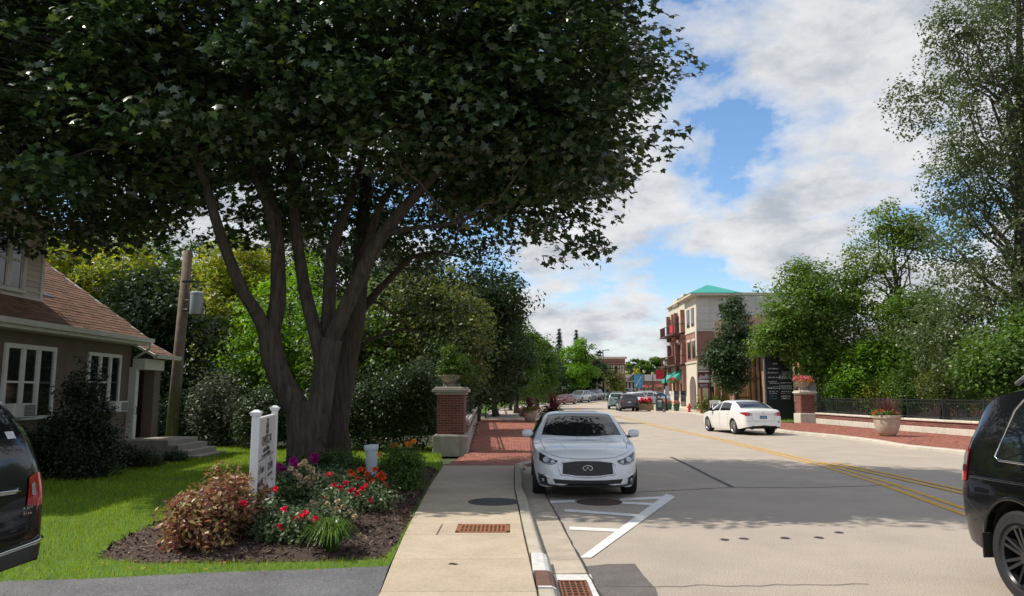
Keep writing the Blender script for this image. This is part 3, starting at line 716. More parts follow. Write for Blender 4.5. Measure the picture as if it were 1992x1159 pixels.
# ---- the big maple beside the sign: several stems from one short trunk
YT = 14.5
mb_ = thing('maple_tree', 'big dark maple with several stems rising from the mulch bed behind the white sign', 'tree', (-3.95, YT, .15))
def stem(px_pts, r0, r1, yoff0=0, yoff1=0, n=3):
    P = []; m = len(px_pts)
    for i, (x, y) in enumerate(px_pts): P.append(AY(x, y, YT + yoff0 + (yoff1 - yoff0) * i / (m - 1)))
    # smooth (Catmull-Rom)
    Q = []
    for i in range(m - 1):
        p0, p1, p2, p3 = P[max(i - 1, 0)], P[i], P[i + 1], P[min(i + 2, m - 1)]
        for k in range(n):
            t = k / n
            Q.append(.5 * ((2 * p1) + (p2 - p0) * t + (2 * p0 - 5 * p1 + 4 * p2 - p3) * t * t + (-p0 + 3 * p1 - 3 * p2 + p3) * t ** 3))
    Q.append(P[-1]); k = len(Q) - 1
    return Q, [r0 + (r1 - r0) * (i / k) ** .9 for i in range(k + 1)]
b = MB()
b.tube([(-3.95, YT, .05), (-3.95, YT, .22), (-3.96, YT, .5), (-3.97, YT, .9), (-4.0, YT, 1.25), (-4.02, YT, 1.6)], [.52, .42, .37, .355, .36, .32], 18)
b.build('trunk', bark_m, mb_, True, True)
stems = [
    ([(612, 860), (585, 805), (550, 745), (530, 690), (523, 640)], .26, .215, 0, -.1),
    ([(523, 660), (500, 610), (472, 565), (430, 460), (395, 340), (360, 230)], .15, .07, -.1, -1.2),
    ([(525, 655), (540, 590), (541, 520), (538, 450), (520, 360), (505, 260), (495, 120)], .18, .09, -.1, .3),
    ([(536, 470), (520, 400), (492, 330), (485, 240), (470, 120)], .11, .05, .1, -.9),
    ([(606, 870), (622, 790), (632, 720), (645, 660)], .26, .215, 0, .1),
    ([(632, 720), (612, 640), (592, 560), (575, 440), (565, 320), (562, 180)], .16, .085, 0, .6),
    ([(640, 670), (690, 560), (735, 470), (790, 400), (845, 340), (900, 290)], .17, .075, .1, -.6),
    ([(632, 690), (640, 590), (645, 490), (668, 420), (700, 330), (715, 220)], .16, .07, .2, 1.2),
    ([(690, 560), (712, 490), (735, 410), (770, 350), (790, 270)], .10, .05, .1, 1.5),
    ([(735, 470), (770, 450), (840, 440), (900, 430)], .07, .03, 0, -1.6)]
for s in stems:
    q, rd = stem(*s); sb = MB(); sb.tube(q, rd, 12); sb.build('stem', bark_m, mb_, True, True)
rg = np.random.default_rng(21)
ells = [(-3.9, 16.0, 9.6, 7.0, 4.6, 5.4), (.9, 15.0, 7.9, 2.9, 3.0, 2.9), (-9.5, 15.5, 8.0, 3.6, 3.6, 3.0), (-4.5, 13.0, 8.2, 4.4, 2.0, 2.4), (-.6, 13.2, 7.7, 3.0, 1.9, 2.3), (-8.5, 13.2, 7.6, 2.8, 1.8, 2.2)]
def keep_maple(p):
    # open underside: the crown is domed round the stems
    d = np.hypot(p[:, 0] + 3.9, p[:, 1] - 15.0)
    zl = 5.6 - .16 * np.clip(d - 2.5, 0, 6) - .20 * np.clip(p[:, 0] + 1.0, 0, 3.5) - .5 * np.clip(-5.0 - p[:, 0], 0, 1.2) + .45 * np.sin(p[:, 0] * 1.7) * np.sin(p[:, 1] * 1.3)
    # keep the right-hand edge stepped as it is against the sky
    xr = 1.2 + .42 * (p[:, 2] - 3.8) 
    return (p[:, 2] > zl) & (p[:, 1] > 11.6) & (p[:, 0] < np.minimum(xr, 3.15))
P, Nn, C = crown_points(ells, 116000, rg, .92, 105, shell=.55, flat=.42, keep=keep_maple)
Nn[:, 2] += .5
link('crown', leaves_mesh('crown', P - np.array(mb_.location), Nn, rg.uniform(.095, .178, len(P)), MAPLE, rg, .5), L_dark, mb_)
b = MB(); tips = [stem(*s)[0] for s in stems]
allp = np.array([tuple(v) for t in tips for v in t[len(t) // 2:]])
for c in C[rg.choice(len(C), 260, replace=False)]:
    j = np.argmin(((allp - c) ** 2).sum(1)); a = allp[j]; L_ = np.linalg.norm(c - a)
    b.tube(limb_path(a, c, rg, 5, .10, .05), [max(.006, .012 * L_) * (1 - k / 6) + .004 for k in range(6)], 5)
b.build('twigs', bark_m, mb_, True, True)
# ---- rough-barked tree close behind it
t2 = thing('rough_barked_tree', 'rough barked trunk leaning right just behind the big maple', 'tree', (-4.05, 17.4, .08))
bark_r = M('rough_bark', (.09, .066, .048), .95, .6, 16, 1.0, 22, c2=(.03, .024, .017), stretch=.12)
def pline(pts, Y): return [AY(x, y, Y) for x, y in pts]
b = MB(); b.tube([Vector((-4.05, 17.4, .0))] + pline([(650, 830), (662, 760), (675, 690), (690, 620), (700, 540), (705, 440), (715, 330)], 17.4), [.42, .33, .30, .28, .25, .2, .16, .1], 14); b.build('trunk', bark_r, t2, True, True)
for pts, r in (([(690, 620), (740, 560), (800, 500), (850, 490), (900, 500)], .11), ([(680, 690), (720, 660), (780, 640), (830, 650)], .07), ([(700, 580), (740, 590), (800, 640), (830, 700)], .05)):
    b = MB(); b.tube(pline(pts, 17.6), [r * (1 - .8 * i / (len(pts) - 1)) for i in range(len(pts))], 8); b.build('limb', bark_r, t2, True, True)
rg = np.random.default_rng(22)
P, Nn, C = crown_points([(-2.6, 18.5, 5.9, 2.9, 2.2, 1.5), (-4, 18.5, 9, 4, 3, 3), (-1.6, 19.2, 4.6, 2.2, 1.6, 1.3)], 15000, rg, .7, 45, flat=.5)
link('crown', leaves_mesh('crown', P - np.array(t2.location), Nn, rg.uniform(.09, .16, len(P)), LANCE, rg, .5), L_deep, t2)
# ---- helper: tree given by where its crown stands and how large it is
def wood(name, label, px, top, bot, wpx, Y, mat, n, leaf, seed, group=None, base=None, ry=None, **kw):
    c = AY(px, (top + bot) / 2, Y); s = Y / FPX; rx = wpx / 2 * s * 1.02; rz = (bot - top) / 2 * s
    rg = np.random.default_rng(seed + 500); E = [(c.x, Y, c.z, rx * .8, ry or rx * .8, rz * .92)]
    for _ in range(5):
        a = rg.random() * 6.28; f = rg.uniform(.35, .6); h = rg.uniform(-.6, .65)
        E.append((c.x + math.cos(a) * rx * .55, Y + math.sin(a) * rx * .5, c.z + h * rz, rx * f, rx * f, rz * rg.uniform(.3, .45)))
    bx = c.x if base is None else AY(base, 700, Y).x
    return tree(name, label, (bx, Y, float(gz(Y)) + .02), E, int(n * 1.15), leaf * 1.4, mat, seed, group=group, **kw)
G_l = 'trees of the wood behind the house and pole'
wood('woodland_tree', 'dark tree rising behind the house roof at the far left', 70, 395, 640, 230, 36, L_deep, 15000, .17, 31, G_l)
wood('woodland_tree', 'loose grey-green tree overhanging the far left edge above the house', -60, 140, 470, 240, 27, L_olive, 11000, .14, 32, G_l, base=-120)
wood('woodland_tree', 'yellow-green tree between house roof and utility pole', 215, 440, 790, 260, 33, L_yellow, 22000, .15, 33, G_l)
wood('woodland_tree', 'deep green tree standing behind the utility pole', 330, 520, 860, 250, 29, L_deep, 22000, .15, 34, G_l)
wood('woodland_tree', 'golden yellow-green tree top to the right of the transformer', 440, 440, 760, 200, 40, L_yellow, 17000, .17, 35, G_l)
wood('woodland_tree', 'bright green tree seen between the stems of the maple', 560, 490, 850, 260, 37, L_bright, 24000, .16, 36, G_l)
wood('woodland_tree', 'mid green tree behind the rough barked trunk', 705, 545, 870, 260, 33, L_mid, 24000, .15, 37, G_l)
wood('woodland_tree', 'tree with yellowing leaves hanging above the brick pier', 850, 500, 800, 240, 33, L_olive, 22000, .14, 38, G_l)
wood('woodland_tree', 'tall dark green tree standing behind the left brick pier', 925, 520, 800, 190, 46, L_deep, 24000, .16, 39, G_l)
wood('woodland_tree', 'dark high tree filling the back of the wood behind the maple', 620, 330, 780, 520, 58, L_deep, 30000, .24, 40, G_l)
wood('woodland_tree', 'dark high tree at the back of the wood behind the pole', 260, 380, 780, 420, 56, L_mid, 26000, .24, 41, G_l)
wood('woodland_tree', 'high dark tree at the back of the wood above the left plaza', 880, 470, 790, 300, 60, L_deep, 26000, .22, 42, G_l)
G_s = 'street trees along the left kerb'
wood('street_tree', 'tall dark street tree nearest the left brick pier', 965, 545, 775, 130, 58, L_deep, 16000, .17, 43, G_s, trunk_r=.2)
wood('street_tree', 'mid green street tree over the near end of the left verge', 1005, 612, 782, 120, 68, L_mid, 17000, .17, 44, G_s, trunk_r=.2)
wood('street_tree', 'street tree with yellow-green top behind the left verge', 1045, 650, 780, 90, 84, L_mid, 14000, .19, 45, G_s, trunk_r=.2)
wood('street_tree', 'bright green round maple above the red parked car', 1117, 657, 768, 82, 118, L_bright, 14000, .24, 46, G_s, trunk_r=.25)
wood('street_tree', 'dark green tree behind the row of parked cars', 1152, 700, 772, 52, 126, L_deep, 8000, .24, 47, G_s, trunk_r=.2)
wood('street_tree', 'dark low tree between left verge and red parked car', 1075, 690, 775, 60, 108, L_deep, 8000, .22, 48, G_s, trunk_r=.2)
def conifer(label, px, top, bot, wpx, Y, seed, n=4500):
    rg = np.random.default_rng(seed); T = AY(px, top, Y); B = AY(px, bot, Y); r = wpx / 2 * Y / FPX
    root = thing('fir_tree', label, 'tree', (T.x, Y, float(gz(Y))), group='firs behind the street trees')
    b = MB(); b.tube([(T.x, Y, float(gz(Y))), (T.x, Y, T.z)], [.25, .03], 8); b.build('trunk', BARK(), root, True, True)
    lv = rg.random(n) ** .7; k = lv * .6 + .4 * np.floor(lv * 17 + rg.random(n) * .5) / 17; a = rg.random(n) * 6.283; rr = r * (k + .06) * rg.uniform(.05, 1.0, n) ** .6 * (.75 + .25 * np.sin(a * 3 + lv * 30))
    P = np.column_stack([T.x + np.cos(a) * rr, Y + np.sin(a) * rr, T.z - k * (T.z - B.z) - rr * .35 + rg.normal(0, .1, n)])
    Nn = np.column_stack([np.cos(a) * .4, np.sin(a) * .4, np.ones(n)]) + rg.normal(0, .3, (n, 3))
    link('crown', leaves_mesh('crown', P - np.array(root.location), Nn, rg.uniform(.3, .6, n), DIAMOND, rg, .5, .6), L_fir, root)
conifer('pointed dark fir above the bright green maple, left of the other', 1088, 640, 760, 62, 150, 51)
conifer('pointed fir tip just right of the bright green maple top', 1121, 642, 760, 54, 165, 52)
conifer('low dark fir between street trees and bright maple', 1066, 668, 760, 60, 140, 53)
G_f = 'trees far up the street'
wood('broadleaf_tree', 'hazy green round tree far behind the grey roofed building', 1262, 690, 752, 92, 230, L_mid, 9000, .55, 54, G_f, trunk_r=.4)
wood('broadleaf_tree', 'yellow-green far tree behind the traffic signal', 1232, 715, 752, 40, 190, L_yellow, 4500, .4, 55, G_f, trunk_r=.3)
wood('broadleaf_tree', 'far tree with orange leaves beside the balconies', 1284, 712, 758, 30, 200, L_olive, 3500, .4, 56, G_f, trunk_r=.3)
wood('broadleaf_tree', 'small sparse street tree in front of the far brick building', 1196, 712, 764, 42, 132, L_olive, 5000, .2, 57, G_f, trunk_r=.14)
wood('broadleaf_tree', 'dark tree behind the far brick building at the end of the street', 1165, 686, 740, 30, 200, L_deep, 4000, .4, 58, G_f, trunk_r=.3)
# ---- right-hand side
G_r = 'trees behind the iron fence on the right'
def pxe(px, py, Y, w_, h_, dy=None): 
    c = AY(px, py, Y); s = Y / FPX; return (c.x, Y, c.z, w_ / 2 * s, (dy or w_ / 2 * s), h_ / 2 * s)
E = [pxe(1925, 480, 36, 250, 340, 4), pxe(1960, 250, 36, 240, 320, 4), pxe(1925, 90, 36, 190, 260, 3), pxe(1785, 200, 35, 130, 130, 1.6), pxe(1850, 60, 35, 110, 130, 1.6), pxe(1860, 350, 35, 140, 170, 2), pxe(1980, -60, 36, 190, 240, 3), pxe(2090, 250, 37, 260, 560, 4), pxe(1850, 640, 35, 190, 220, 2.6), pxe(1960, 650, 33, 220, 230, 2.5)]
tree('elm_tree', 'tall loose elm filling the right edge behind the iron fence', (AY(1985, 700, 36).x, 36, .05), E, 76000, .165, LEAF('leaf_elm', [(.045, .075, .022), (.075, .115, .034), (.10, .135, .05), (.055, .095, .026), (.14, .165, .08)], .3, .35, .5), 61, DIAMOND, .42, .62, 40, 46, group=G_r, flat=.7, shell=.35, droop=.9, limb_r=.34)
E = [pxe(1735, 440, 46, 120, 110), pxe(1690, 510, 46, 110, 120), pxe(1765, 440, 46, 70, 60), pxe(1790, 470, 46, 90, 110), pxe(1700, 590, 46, 120, 110), pxe(1790, 590, 46, 70, 90), pxe(1720, 680, 45, 130, 110)]
tree('locust_tree', 'tall slender airy tree between the elm and the rounded tree', (AY(1757, 700, 46).x, 46, .05), E, 17000, .19, LEAF('leaf_locust', [(.075, .135, .018), (.11, .18, .024), (.09, .155, .02), (.14, .20, .03)], .42), 62, DIAMOND, .2, .75, 40, 30, group=G_r, shell=.3, flat=.6, trunk_top=AY(1730, 400, 46))
E = [pxe(1560, 590, 46, 150, 130), pxe(1526, 632, 46, 104, 110), pxe(1610, 640, 46, 120, 150), pxe(1570, 540, 46, 90, 80), pxe(1640, 560, 47, 80, 110), pxe(1500, 662, 46, 72, 56), pxe(1592, 700, 46, 110, 80)]
tree('rounded_tree', 'rounded green tree with dark trunk behind the right pier urn', (AY(1597, 700, 46).x, 46.2, .05), E, 27000, .21, LEAF('leaf_pear', [(.06, .12, .018), (.095, .18, .025), (.08, .15, .02), (.14, .23, .035)], .36), 63, DIAMOND, .24, .8, 45, 26, group=G_r, shell=.4)
E = [pxe(1428, 640, 58, 66, 110), pxe(1414, 690, 58, 84, 80), pxe(1424, 725, 58, 62, 80), pxe(1400, 690, 58, 60, 60), pxe(1425, 600, 58, 36, 50)]
tree('young_oak', 'dark narrow young tree beside the black lamp post in front of the white tower', (AY(1432, 700, 58).x, 58, .1), E, 15000, .23, LEAF('leaf_oak', [(.022, .052, .016), (.042, .082, .024), (.032, .068, .02), (.06, .10, .04)], .25), 64, DIAMOND, .14, .7, 40, 16, group=G_r, shell=.4)
wood('woodland_tree', 'dense shaded tree filling the gap under the slender airy tree', 1830, 560, 800, 170, 42, L_mid, 18000, .14, 65, G_r)
wood('woodland_tree', 'dense dark tree at the right edge behind the black car', 1985, 590, 800, 200, 30, L_mid, 18000, .12, 66, G_r)
wood('woodland_tree', 'bright young tree in front of the low brick building', 1690, 640, 780, 110, 44, L_bright, 9000, .13, 67, G_r, trunk_r=.1)
# ---- hedges and shrubs
def bush(name, label, px, top, bot, wpx, Y, mat, n, leaf, seed, group=None, **kw):
    c = AY(px, (top + bot) / 2, Y); s = Y / FPX; rx = wpx / 2 * s; rz = (bot - top) / 2 * s; z0 = c.z - rz
    rg = np.random.default_rng(seed + 700); E = [(c.x, Y, c.z, rx * .85, rx * .7, rz)]
    for _ in range(4):
        a = rg.random() * 6.28; E.append((c.x + math.cos(a) * rx * .5, Y + math.sin(a) * rx * .4, c.z + rg.uniform(-.4, .5) * rz, rx * .45, rx * .45, rz * .5))
    return shrub(name, label, (c.x, Y, max(.03, z0 if z0 < .25 else .05)), E, n, leaf, mat, seed, clump=kw.pop('clump', .35), group=group, **kw)
G_u = 'undergrowth at the edge of the wood'
bush('understory_shrub', 'pale variegated shrub between concrete steps and maple trunk', 432, 725, 890, 130, 24.5, L_var, 9000, .10, 71, G_u, clump=.4)
bush('understory_shrub', 'dark shrub behind the white sign post', 520, 740, 890, 130, 23.5, L_deep, 8000, .10, 72, G_u, clump=.4)
bush('understory_shrub', 'dark shrub to the right of the maple trunk', 725, 720, 890, 140, 22.5, L_deep, 9000, .10, 73, G_u, clump=.4)
bush('understory_shrub', 'dark shrub against the left side of the brick pier', 805, 690, 890, 130, 23.0, L_deep, 9000, .10, 74, G_u, clump=.4)
bush('understory_shrub', 'dark shrub beside the foot of the utility pole', 362, 760, 870, 110, 25.5, L_deep, 6000, .10, 75, G_u, clump=.4)
bush('understory_shrub', 'dark low shrub behind the maple trunk', 620, 760, 885, 130, 23.2, L_deep, 7000, .10, 76, G_u, clump=.4)
bush('understory_shrub', 'dark shrub in the shade behind the left plaza wall', 880, 650, 840, 110, 30, L_deep, 8000, .12, 77, G_u, clump=.5)
G_h = 'hedge behind the iron fence'
for i, (px, tp, wd, Yh, mt, lab) in enumerate([(1650, 718, 110, 44.5, L_bright, 'yellow-green bush right of the right pier'), (1705, 735, 90, 43, L_yellow, 'yellow flowering bush behind the left end of the iron fence'), (1770, 700, 110, 41, L_mid, 'dense green bush behind the middle of the iron fence'), (1850, 690, 120, 38, L_olive, 'olive green bush behind the fence right of the planter pot'), (1925, 690, 130, 34.5, L_mid, 'dense green bush behind the fence beside the black car')]):
    bush('hedge_bush', lab, px, tp, 800, wd, Yh, mt, 8000, .12, 81 + i, G_h, clump=.45)
bush('rounded_bush', 'rounded yellow-green bush behind the black lamp post by the corner building', 1388, 766, 800, 80, 64, L_olive, 5000, .16, 91, clump=.4)
bush('clipped_hedge', 'dark clipped hedge at the far end of the left verge', 1106, 752, 776, 60, 116, L_deep, 4000, .22, 92, clump=.5)
for i, (px, tp, wd, Yh, lab) in enumerate([(985, 690, 70, 63, 'dark leafy bush under the near street trees on the left'), (1060, 725, 60, 92, 'dark leafy bush under the street trees right of the lamp post'), (945, 690, 50, 54, 'dark bush beside the far left brick pier')]):
    bush('leafy_bush', lab, px, tp, 790, wd, Yh, L_deep, 6000, .17, 95 + i, 'bushes on the left verge', clump=.5)

for i, (px, tp, wd, Yh, lab) in enumerate([(1000, 735, 90, 100, 'low dark bush far behind the left verge near the lamp post'), (960, 720, 80, 80, 'low dark bush behind the near end of the left verge'), (1035, 735, 70, 112, 'low dark bush far behind the left verge near the red car')]):
    bush('leafy_bush', lab, px, tp, 785, wd, Yh, L_deep, 5000, .24, 195 + i, 'bushes on the left verge', clump=.7)
# ================================================================ HOUSE
M_stucco = M('brown_stucco', (.165, .120, .090), .92, .22, 3, .5, 90, c2=(.13, .094, .07))
M_trim = M('white_trim', (.66, .64, .58), .6, .15, 5, .1, 60)
M_siding = M('cream_siding', (.56, .50, .40), .6, .12, 3, .1, 40, objrand=.05)
M_glass = M('dark_glass', (.012, .014, .017), .04, .3, 2, spec=.9)
M_shingle = M('brown_shingle', (.26, .135, .082), .95, .3, 14, .6, 120, objrand=.24)
M_shingle_s = M('brown_shingle_field', (.26, .135, .082), .95, .3, 14, .6, 120, island=.24)
M_step = M('step_concrete', (.36, .32, .27), .9, .3, 5, .4, 80)
M_metal_w = M('gutter_white', (.62, .60, .55), .5, .2, 4)
M_blackiron = M('black_iron', (.018, .02, .022), .45, .3, 10)
XW, XE = -10.5, -10.05
yc = AX(255, 700, XW).y; yr = AX(290, 660, XE).y
house = thing('house', 'brown stucco house with cream dormer and brown shingle roof at the left edge', 'house', (XW, 16, .05))
b = MB(); b.box((-17, 10, 0), (XW, yc, 3.28)); b.build('wall', M_stucco, house, world=True)
def window(parent, X, y0, y1, z0, z1, cuts, fw=.10, name='window', rail=.5):
    """white framed window on a wall facing +X; cuts = widths of the lights"""
    b = MB(); e = .05
    b.box((X - .02, y0, z0 + fw), (X + e, y0 + fw, z1 - fw)); b.box((X - .02, y1 - fw, z0 + fw), (X + e, y1, z1 - fw))
    b.box((X - .02, y0, z1 - fw), (X + e, y1, z1)); b.box((X - .02, y0, z0), (X + e + .03, y1, z0 + fw * .8))
    tot = sum(cuts); yy0 = y0 + fw; span = (y1 - y0 - 2 * fw); ys_ = [yy0]
    for c in cuts: ys_.append(ys_[-1] + span * c / tot)
    for y in ys_[1:-1]: b.box((X - .02, y - fw * .55, z0 + fw), (X + e * .9, y + fw * .55, z1 - fw))
    f = b.build(name, M_trim, parent, world=True)
    for i, (a, c) in enumerate(zip(ys_[:-1], ys_[1:])):
        a += .02 if i == 0 else fw * .55; c -= .02 if i == len(cuts) - 1 else fw * .55
        p = MB(); p.box((X - .015, a, z0 + fw * .8), (X + .008, c, z1 - fw)); p.build('pane', M_glass, f, world=True)
        s = MB(); zm = z0 + fw + (z1 - z0 - 2 * fw) * rail; t = .022
        s.box((X - .01, a, zm - t), (X + .026, c, zm + t)); s.box((X - .01, a, z0 + fw * .8), (X + .022, a + .025, z1 - fw)); s.box((X - .01, c - .025, z0 + fw * .8), (X + .022, c, z1 - fw))
        s.build('sash', M_trim if i % 3 != 2 or len(cuts) < 3 else M('dark_sash', (.05, .05, .05), .6), f, world=True)
    return f
w0, w1 = AX(5, 740, XW), AX(103, 740, XW); zt_, zb_ = AX(60, 671, XW).z, AX(60, 816, XW).z
window(house, XW, w0.y - .05, w1.y, zb_, zt_, (1.0, 1.0, 1.0))
v0, v1 = AX(167, 740, XW), AX(231, 740, XW); vt_, vb_ = AX(200, 687, XW).z, AX(200, 800, XW).z
window(house, XW, v0.y, v1.y, vb_, vt_, (1, 1, .9), .085)
def aircon(label, y0, y1, z0, z1, X):
    t = thing('air_conditioner', label, 'air conditioner', (X + .15, (y0 + y1) / 2, z0), group='window air conditioners of the house')
    b = MB(); b.bbox((X + .01, y0, z0), (X + .30, y1, z1), .015); b.build('case', M('ac_case', (.62, .61, .57), .55, .12), t, world=True)
    b = MB(); b.box((X + .298, y0 + (y1 - y0) * .45, z0 + .04), (X + .306, y1 - .03, z1 - .04)); b.build('grille', M('ac_dark', (.06, .06, .06), .7), t, world=True)
    s = MB(); s.box((X + .304, y0 + (y1 - y0) * .45, -.004), (X + .314, y1 - .03, .004)); me = s.mesh('louvre', False, (0, 0, 0))
    for k in range(7): link('louvre', me, MATS['ac_case'], t, Vector((0, 0, z0 + .07 + (z1 - z0 - .14) * k / 6)) - t.location)
q0, q1 = AX(10, 795, XW + .15), AX(52, 795, XW + .15)
aircon('white air conditioner in the wide left window of the house', q0.y, q1.y, zb_ + .06, zb_ + .36, XW + .05)
q0, q1 = AX(211, 787, XW + .15), AX(235, 787, XW + .15)
aircon('white air conditioner in the narrower house window by the dark conifer', q0.y, q1.y, vb_ - .02, vb_ + .26, XW + .05)
# roof
ZE = AX(290, 658, XE).z; SLP = .71
def roofz(X): return ZE + SLP * (XE - X)
XR = -15.6
b = MB(); b.prism([(XE + .02, ZE - .10), (XR, roofz(XR) - .10), (XR, roofz(XR) - .02), (XE + .02, ZE - .02)], 10, yr, 'y'); roof = b.build('roof', M_trim, house, world=True)
def shingles(parent, X0, X1, y0, y1, zf, nmax, seed, skip=None, ex=.145, wd=.31):
    rg = random.Random(seed); sl = math.atan((zf(X1) - zf(X0)) / (X1 - X0)); ln = math.hypot(X1 - X0, zf(X1) - zf(X0)); rows = int(ln / ex)
    b = MB(); b.box((-.012, .004, 0), (ex + .05, wd - .004, .012)); me = b.mesh('shingle'); items = []
    for r in range(rows):
        y = y0 - rg.uniform(0, wd)
        while y < y1:
            s = (r + .0) * ex; X = X0 + (X1 - X0) * s / ln; z = zf(X)
            w_ = wd
            if y > y0 - .16 and y + w_ < y1 + .05 and not (skip and skip(X, y + w_ / 2)): items.append((X, y, z))
            y += wd
    items.sort(key=lambda p: p[0] ** 2 + p[1] ** 2)
    tilt = math.atan2(zf(X1) - zf(X0), abs(X1 - X0)); off = offset_of(parent)
    def mtx(p): return Matrix.Translation((p[0], p[1], p[2] + rg.uniform(.0, .006))) @ Matrix.Rotation(math.pi, 4, 'Z') @ Matrix.Translation((0, -wd, 0)) @ Matrix.Rotation(-tilt + .06, 4, 'Y')
    for p in items[:nmax]:
        o = link('shingle', me, M_shingle, parent); m = mtx(p); o.location = m.translation - off; o.rotation_euler = m.to_euler()
    if items[nmax:]:
        f = MB()
        for p in items[nmax:]: f.box((-.012, .004, 0), (ex + .05, wd - .004, .012), mtx(p))
        f.build('shingle_field', M_shingle_s, parent, world=True)['kind'] = 'stuff'
XD = -10.9; yd = AX(83, 520, XD).y
shingles(roof, XE + .03, XR, 11.5, yr, roofz, 290, 3, lambda X, y: X < XD - .08 and y < yd - .05)
b = MB(); b.prism([(XE + .0, ZE - .13), (XE + .13, ZE - .13), (XE + .15, ZE - .015), (XE + .13, ZE - .015), (XE + .115, ZE - .11), (XE + .0, ZE - .11)], 10, yr + .05, 'y'); b.build('gutter', M_metal_w, house, world=True)
b = MB(); b.box((XE - .03, 10, ZE - .2), (XE - .002, yr, ZE - .06)); b.build('fascia', M_trim, house, world=True)
b = MB(); b.box((-10.5, 10, ZE - .205), (XE - .032, yr, ZE - .185)); b.build('soffit', M_trim, house, world=True)
b = MB(); b.tube([(XE + .07, yr - .05, ZE - .12), (XE + .05, yr - .04, ZE - .3), (-10.4, yc - .03, ZE - .55)], .035, 8); b.build('downpipe', M_metal_w, house, True, True)
# blue-grey triangular patch laid on the roof beside the dormer
k0, k1 = AX(86, 545, -11.5), AX(112, 570, -11.3)
b = MB(); zs = lambda X: roofz(X) + .035
b.add([(-11.15, yd + .12, zs(-11.15)), (-11.15, yd + .95, zs(-11.15)), (-11.75, yd + .12, zs(-11.75)), (-11.15, yd + .12, roofz(-11.15) - .02), (-11.15, yd + .95, roofz(-11.15) - .02), (-11.75, yd + .12, roofz(-11.75) - .02)], [(0, 1, 2), (3, 4, 1, 0), (4, 5, 2, 1), (5, 3, 0, 2)])
b.build('roof_patch', M('slate_grey', (.10, .115, .14), .5, .2), roof, world=True)
# dormer
zd0 = roofz(XD); zd1 = AX(83, 443, XD).z
b = MB(); b.box((-16, 11, zd0 - .4), (XD, yd, zd1)); dm = b.build('dormer', M_siding, house, world=True)
dw0, dw1 = AX(-20, 500, XD).y, AX(48, 500, XD).y; dz0, dz1 = AX(45, 572, XD).z, AX(45, 443, XD).z - .06
rows = int((zd1 - zd0) / .125)
for r in range(rows):
    z = zd0 + .03 + r * .125
    for a, c in ((dw1 + .004, yd - .07), (11.0, dw0 - .004)):
        if z + .06 < dz0 - .02 or z > dz1: a, c = (dw1 - .0, yd - .07) if a > dw0 else (a, c)
        p = MB(); p.add([(XD, a, z), (XD + .028, a, z), (XD + .004, a, z + .124), (XD, c, z), (XD + .028, c, z), (XD + .004, c, z + .124)], [(0, 1, 2), (3, 5, 4), (1, 4, 5, 2), (0, 3, 4, 1)]); p.build('plank', M_siding, dm, world=True)
b = MB(); b.box((XD - .01, yd - .07, zd0 - .06), (XD + .045, yd + .02, zd1)); b.build('corner_board', M_trim, dm, world=True)
b = MB(); b.box((XD - .01, 11, zd0 - .02), (XD + .05, yd, zd0 + .03)); b.build('base_board', M_trim, dm, world=True)
window(dm, XD + .03, dw0, dw1, dz0, dz1, (1, 1.05), .10)
ye = AX(102, 440, XD + .35).y; ze = AX(102, 440, XD + .35).z
b = MB(); b.prism([(XD + .38, ze - .10), (XD + .38, ze + .06), (-14.5, ze + .75), (-14.5, ze + .58)], 11, ye, 'y'); b.build('dormer_roof', M_trim, house, world=True)
b = MB(); b.prism([(XD + .40, ze + .062), (XD + .40, ze + .085), (-14.5, ze + .775), (-14.5, ze + .752)], 11, ye + .02, 'y'); b.build('dormer_shingles', M_shingle_s, house, world=True)
# porch
yp = AX(345, 692, -9.9).y; zp = AX(345, 694, -9.9).z
pz = lambda X: zp + .52 * (-9.9 - X)
b = MB(); b.prism([(-9.88, zp - .08), (-12.5, pz(-12.5) - .08), (-12.5, pz(-12.5) - .01), (-9.88, zp - .01)], yc + .04, yp, 'y'); pr = b.build('porch_roof', M_trim, house, world=True)
shingles(pr, -9.87, -12.3, yc + .1, yp, pz, 60, 5)
b = MB(); b.prism([(-9.9, zp - .11), (-9.79, zp - .11), (-9.76, zp), (-9.9, zp)], yc + .02, yp + .04, 'y'); b.build('porch_gutter', M_metal_w, house, world=True)
px0, px1 = AX(296, 750, -10.25).y, AX(308, 750, -10.25).y
b = MB(); b.box((-10.45, yc + .01, zp - .42), (-10.12, px1 + .02, zp - .12)); b.build('porch_beam', M_trim, house, world=True)
b = MB(); b.box((-10.5, px0, .35), (-10.2, px1, zp - .42)); b.build('porch_pillar', M_stucco, house, world=True)
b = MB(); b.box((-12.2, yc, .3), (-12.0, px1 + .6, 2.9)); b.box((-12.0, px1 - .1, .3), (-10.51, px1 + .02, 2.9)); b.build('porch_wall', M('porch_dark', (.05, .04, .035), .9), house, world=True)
dy0, dy1 = AX(263, 760, -10.3).y, AX(269, 760, -10.3).y
b = MB(); b.bbox((-10.55, dy0, .5), (-10.30, dy1, 2.48), .01); door = b.build('door', M_trim, house, world=True)
b = MB(); b.tube([(-10.28, dy0 + .03, 1.4), (-10.24, dy0 + .03, 1.4), (-10.24, dy0 + .03, 1.2), (-10.28, dy0 + .03, 1.2)], .012, 6); b.build('handle', M_blackiron, door, True, True)
steps = thing('concrete_steps', 'grey concrete steps leading up to the house porch', 'steps', (-9.3, 20.5, .06))
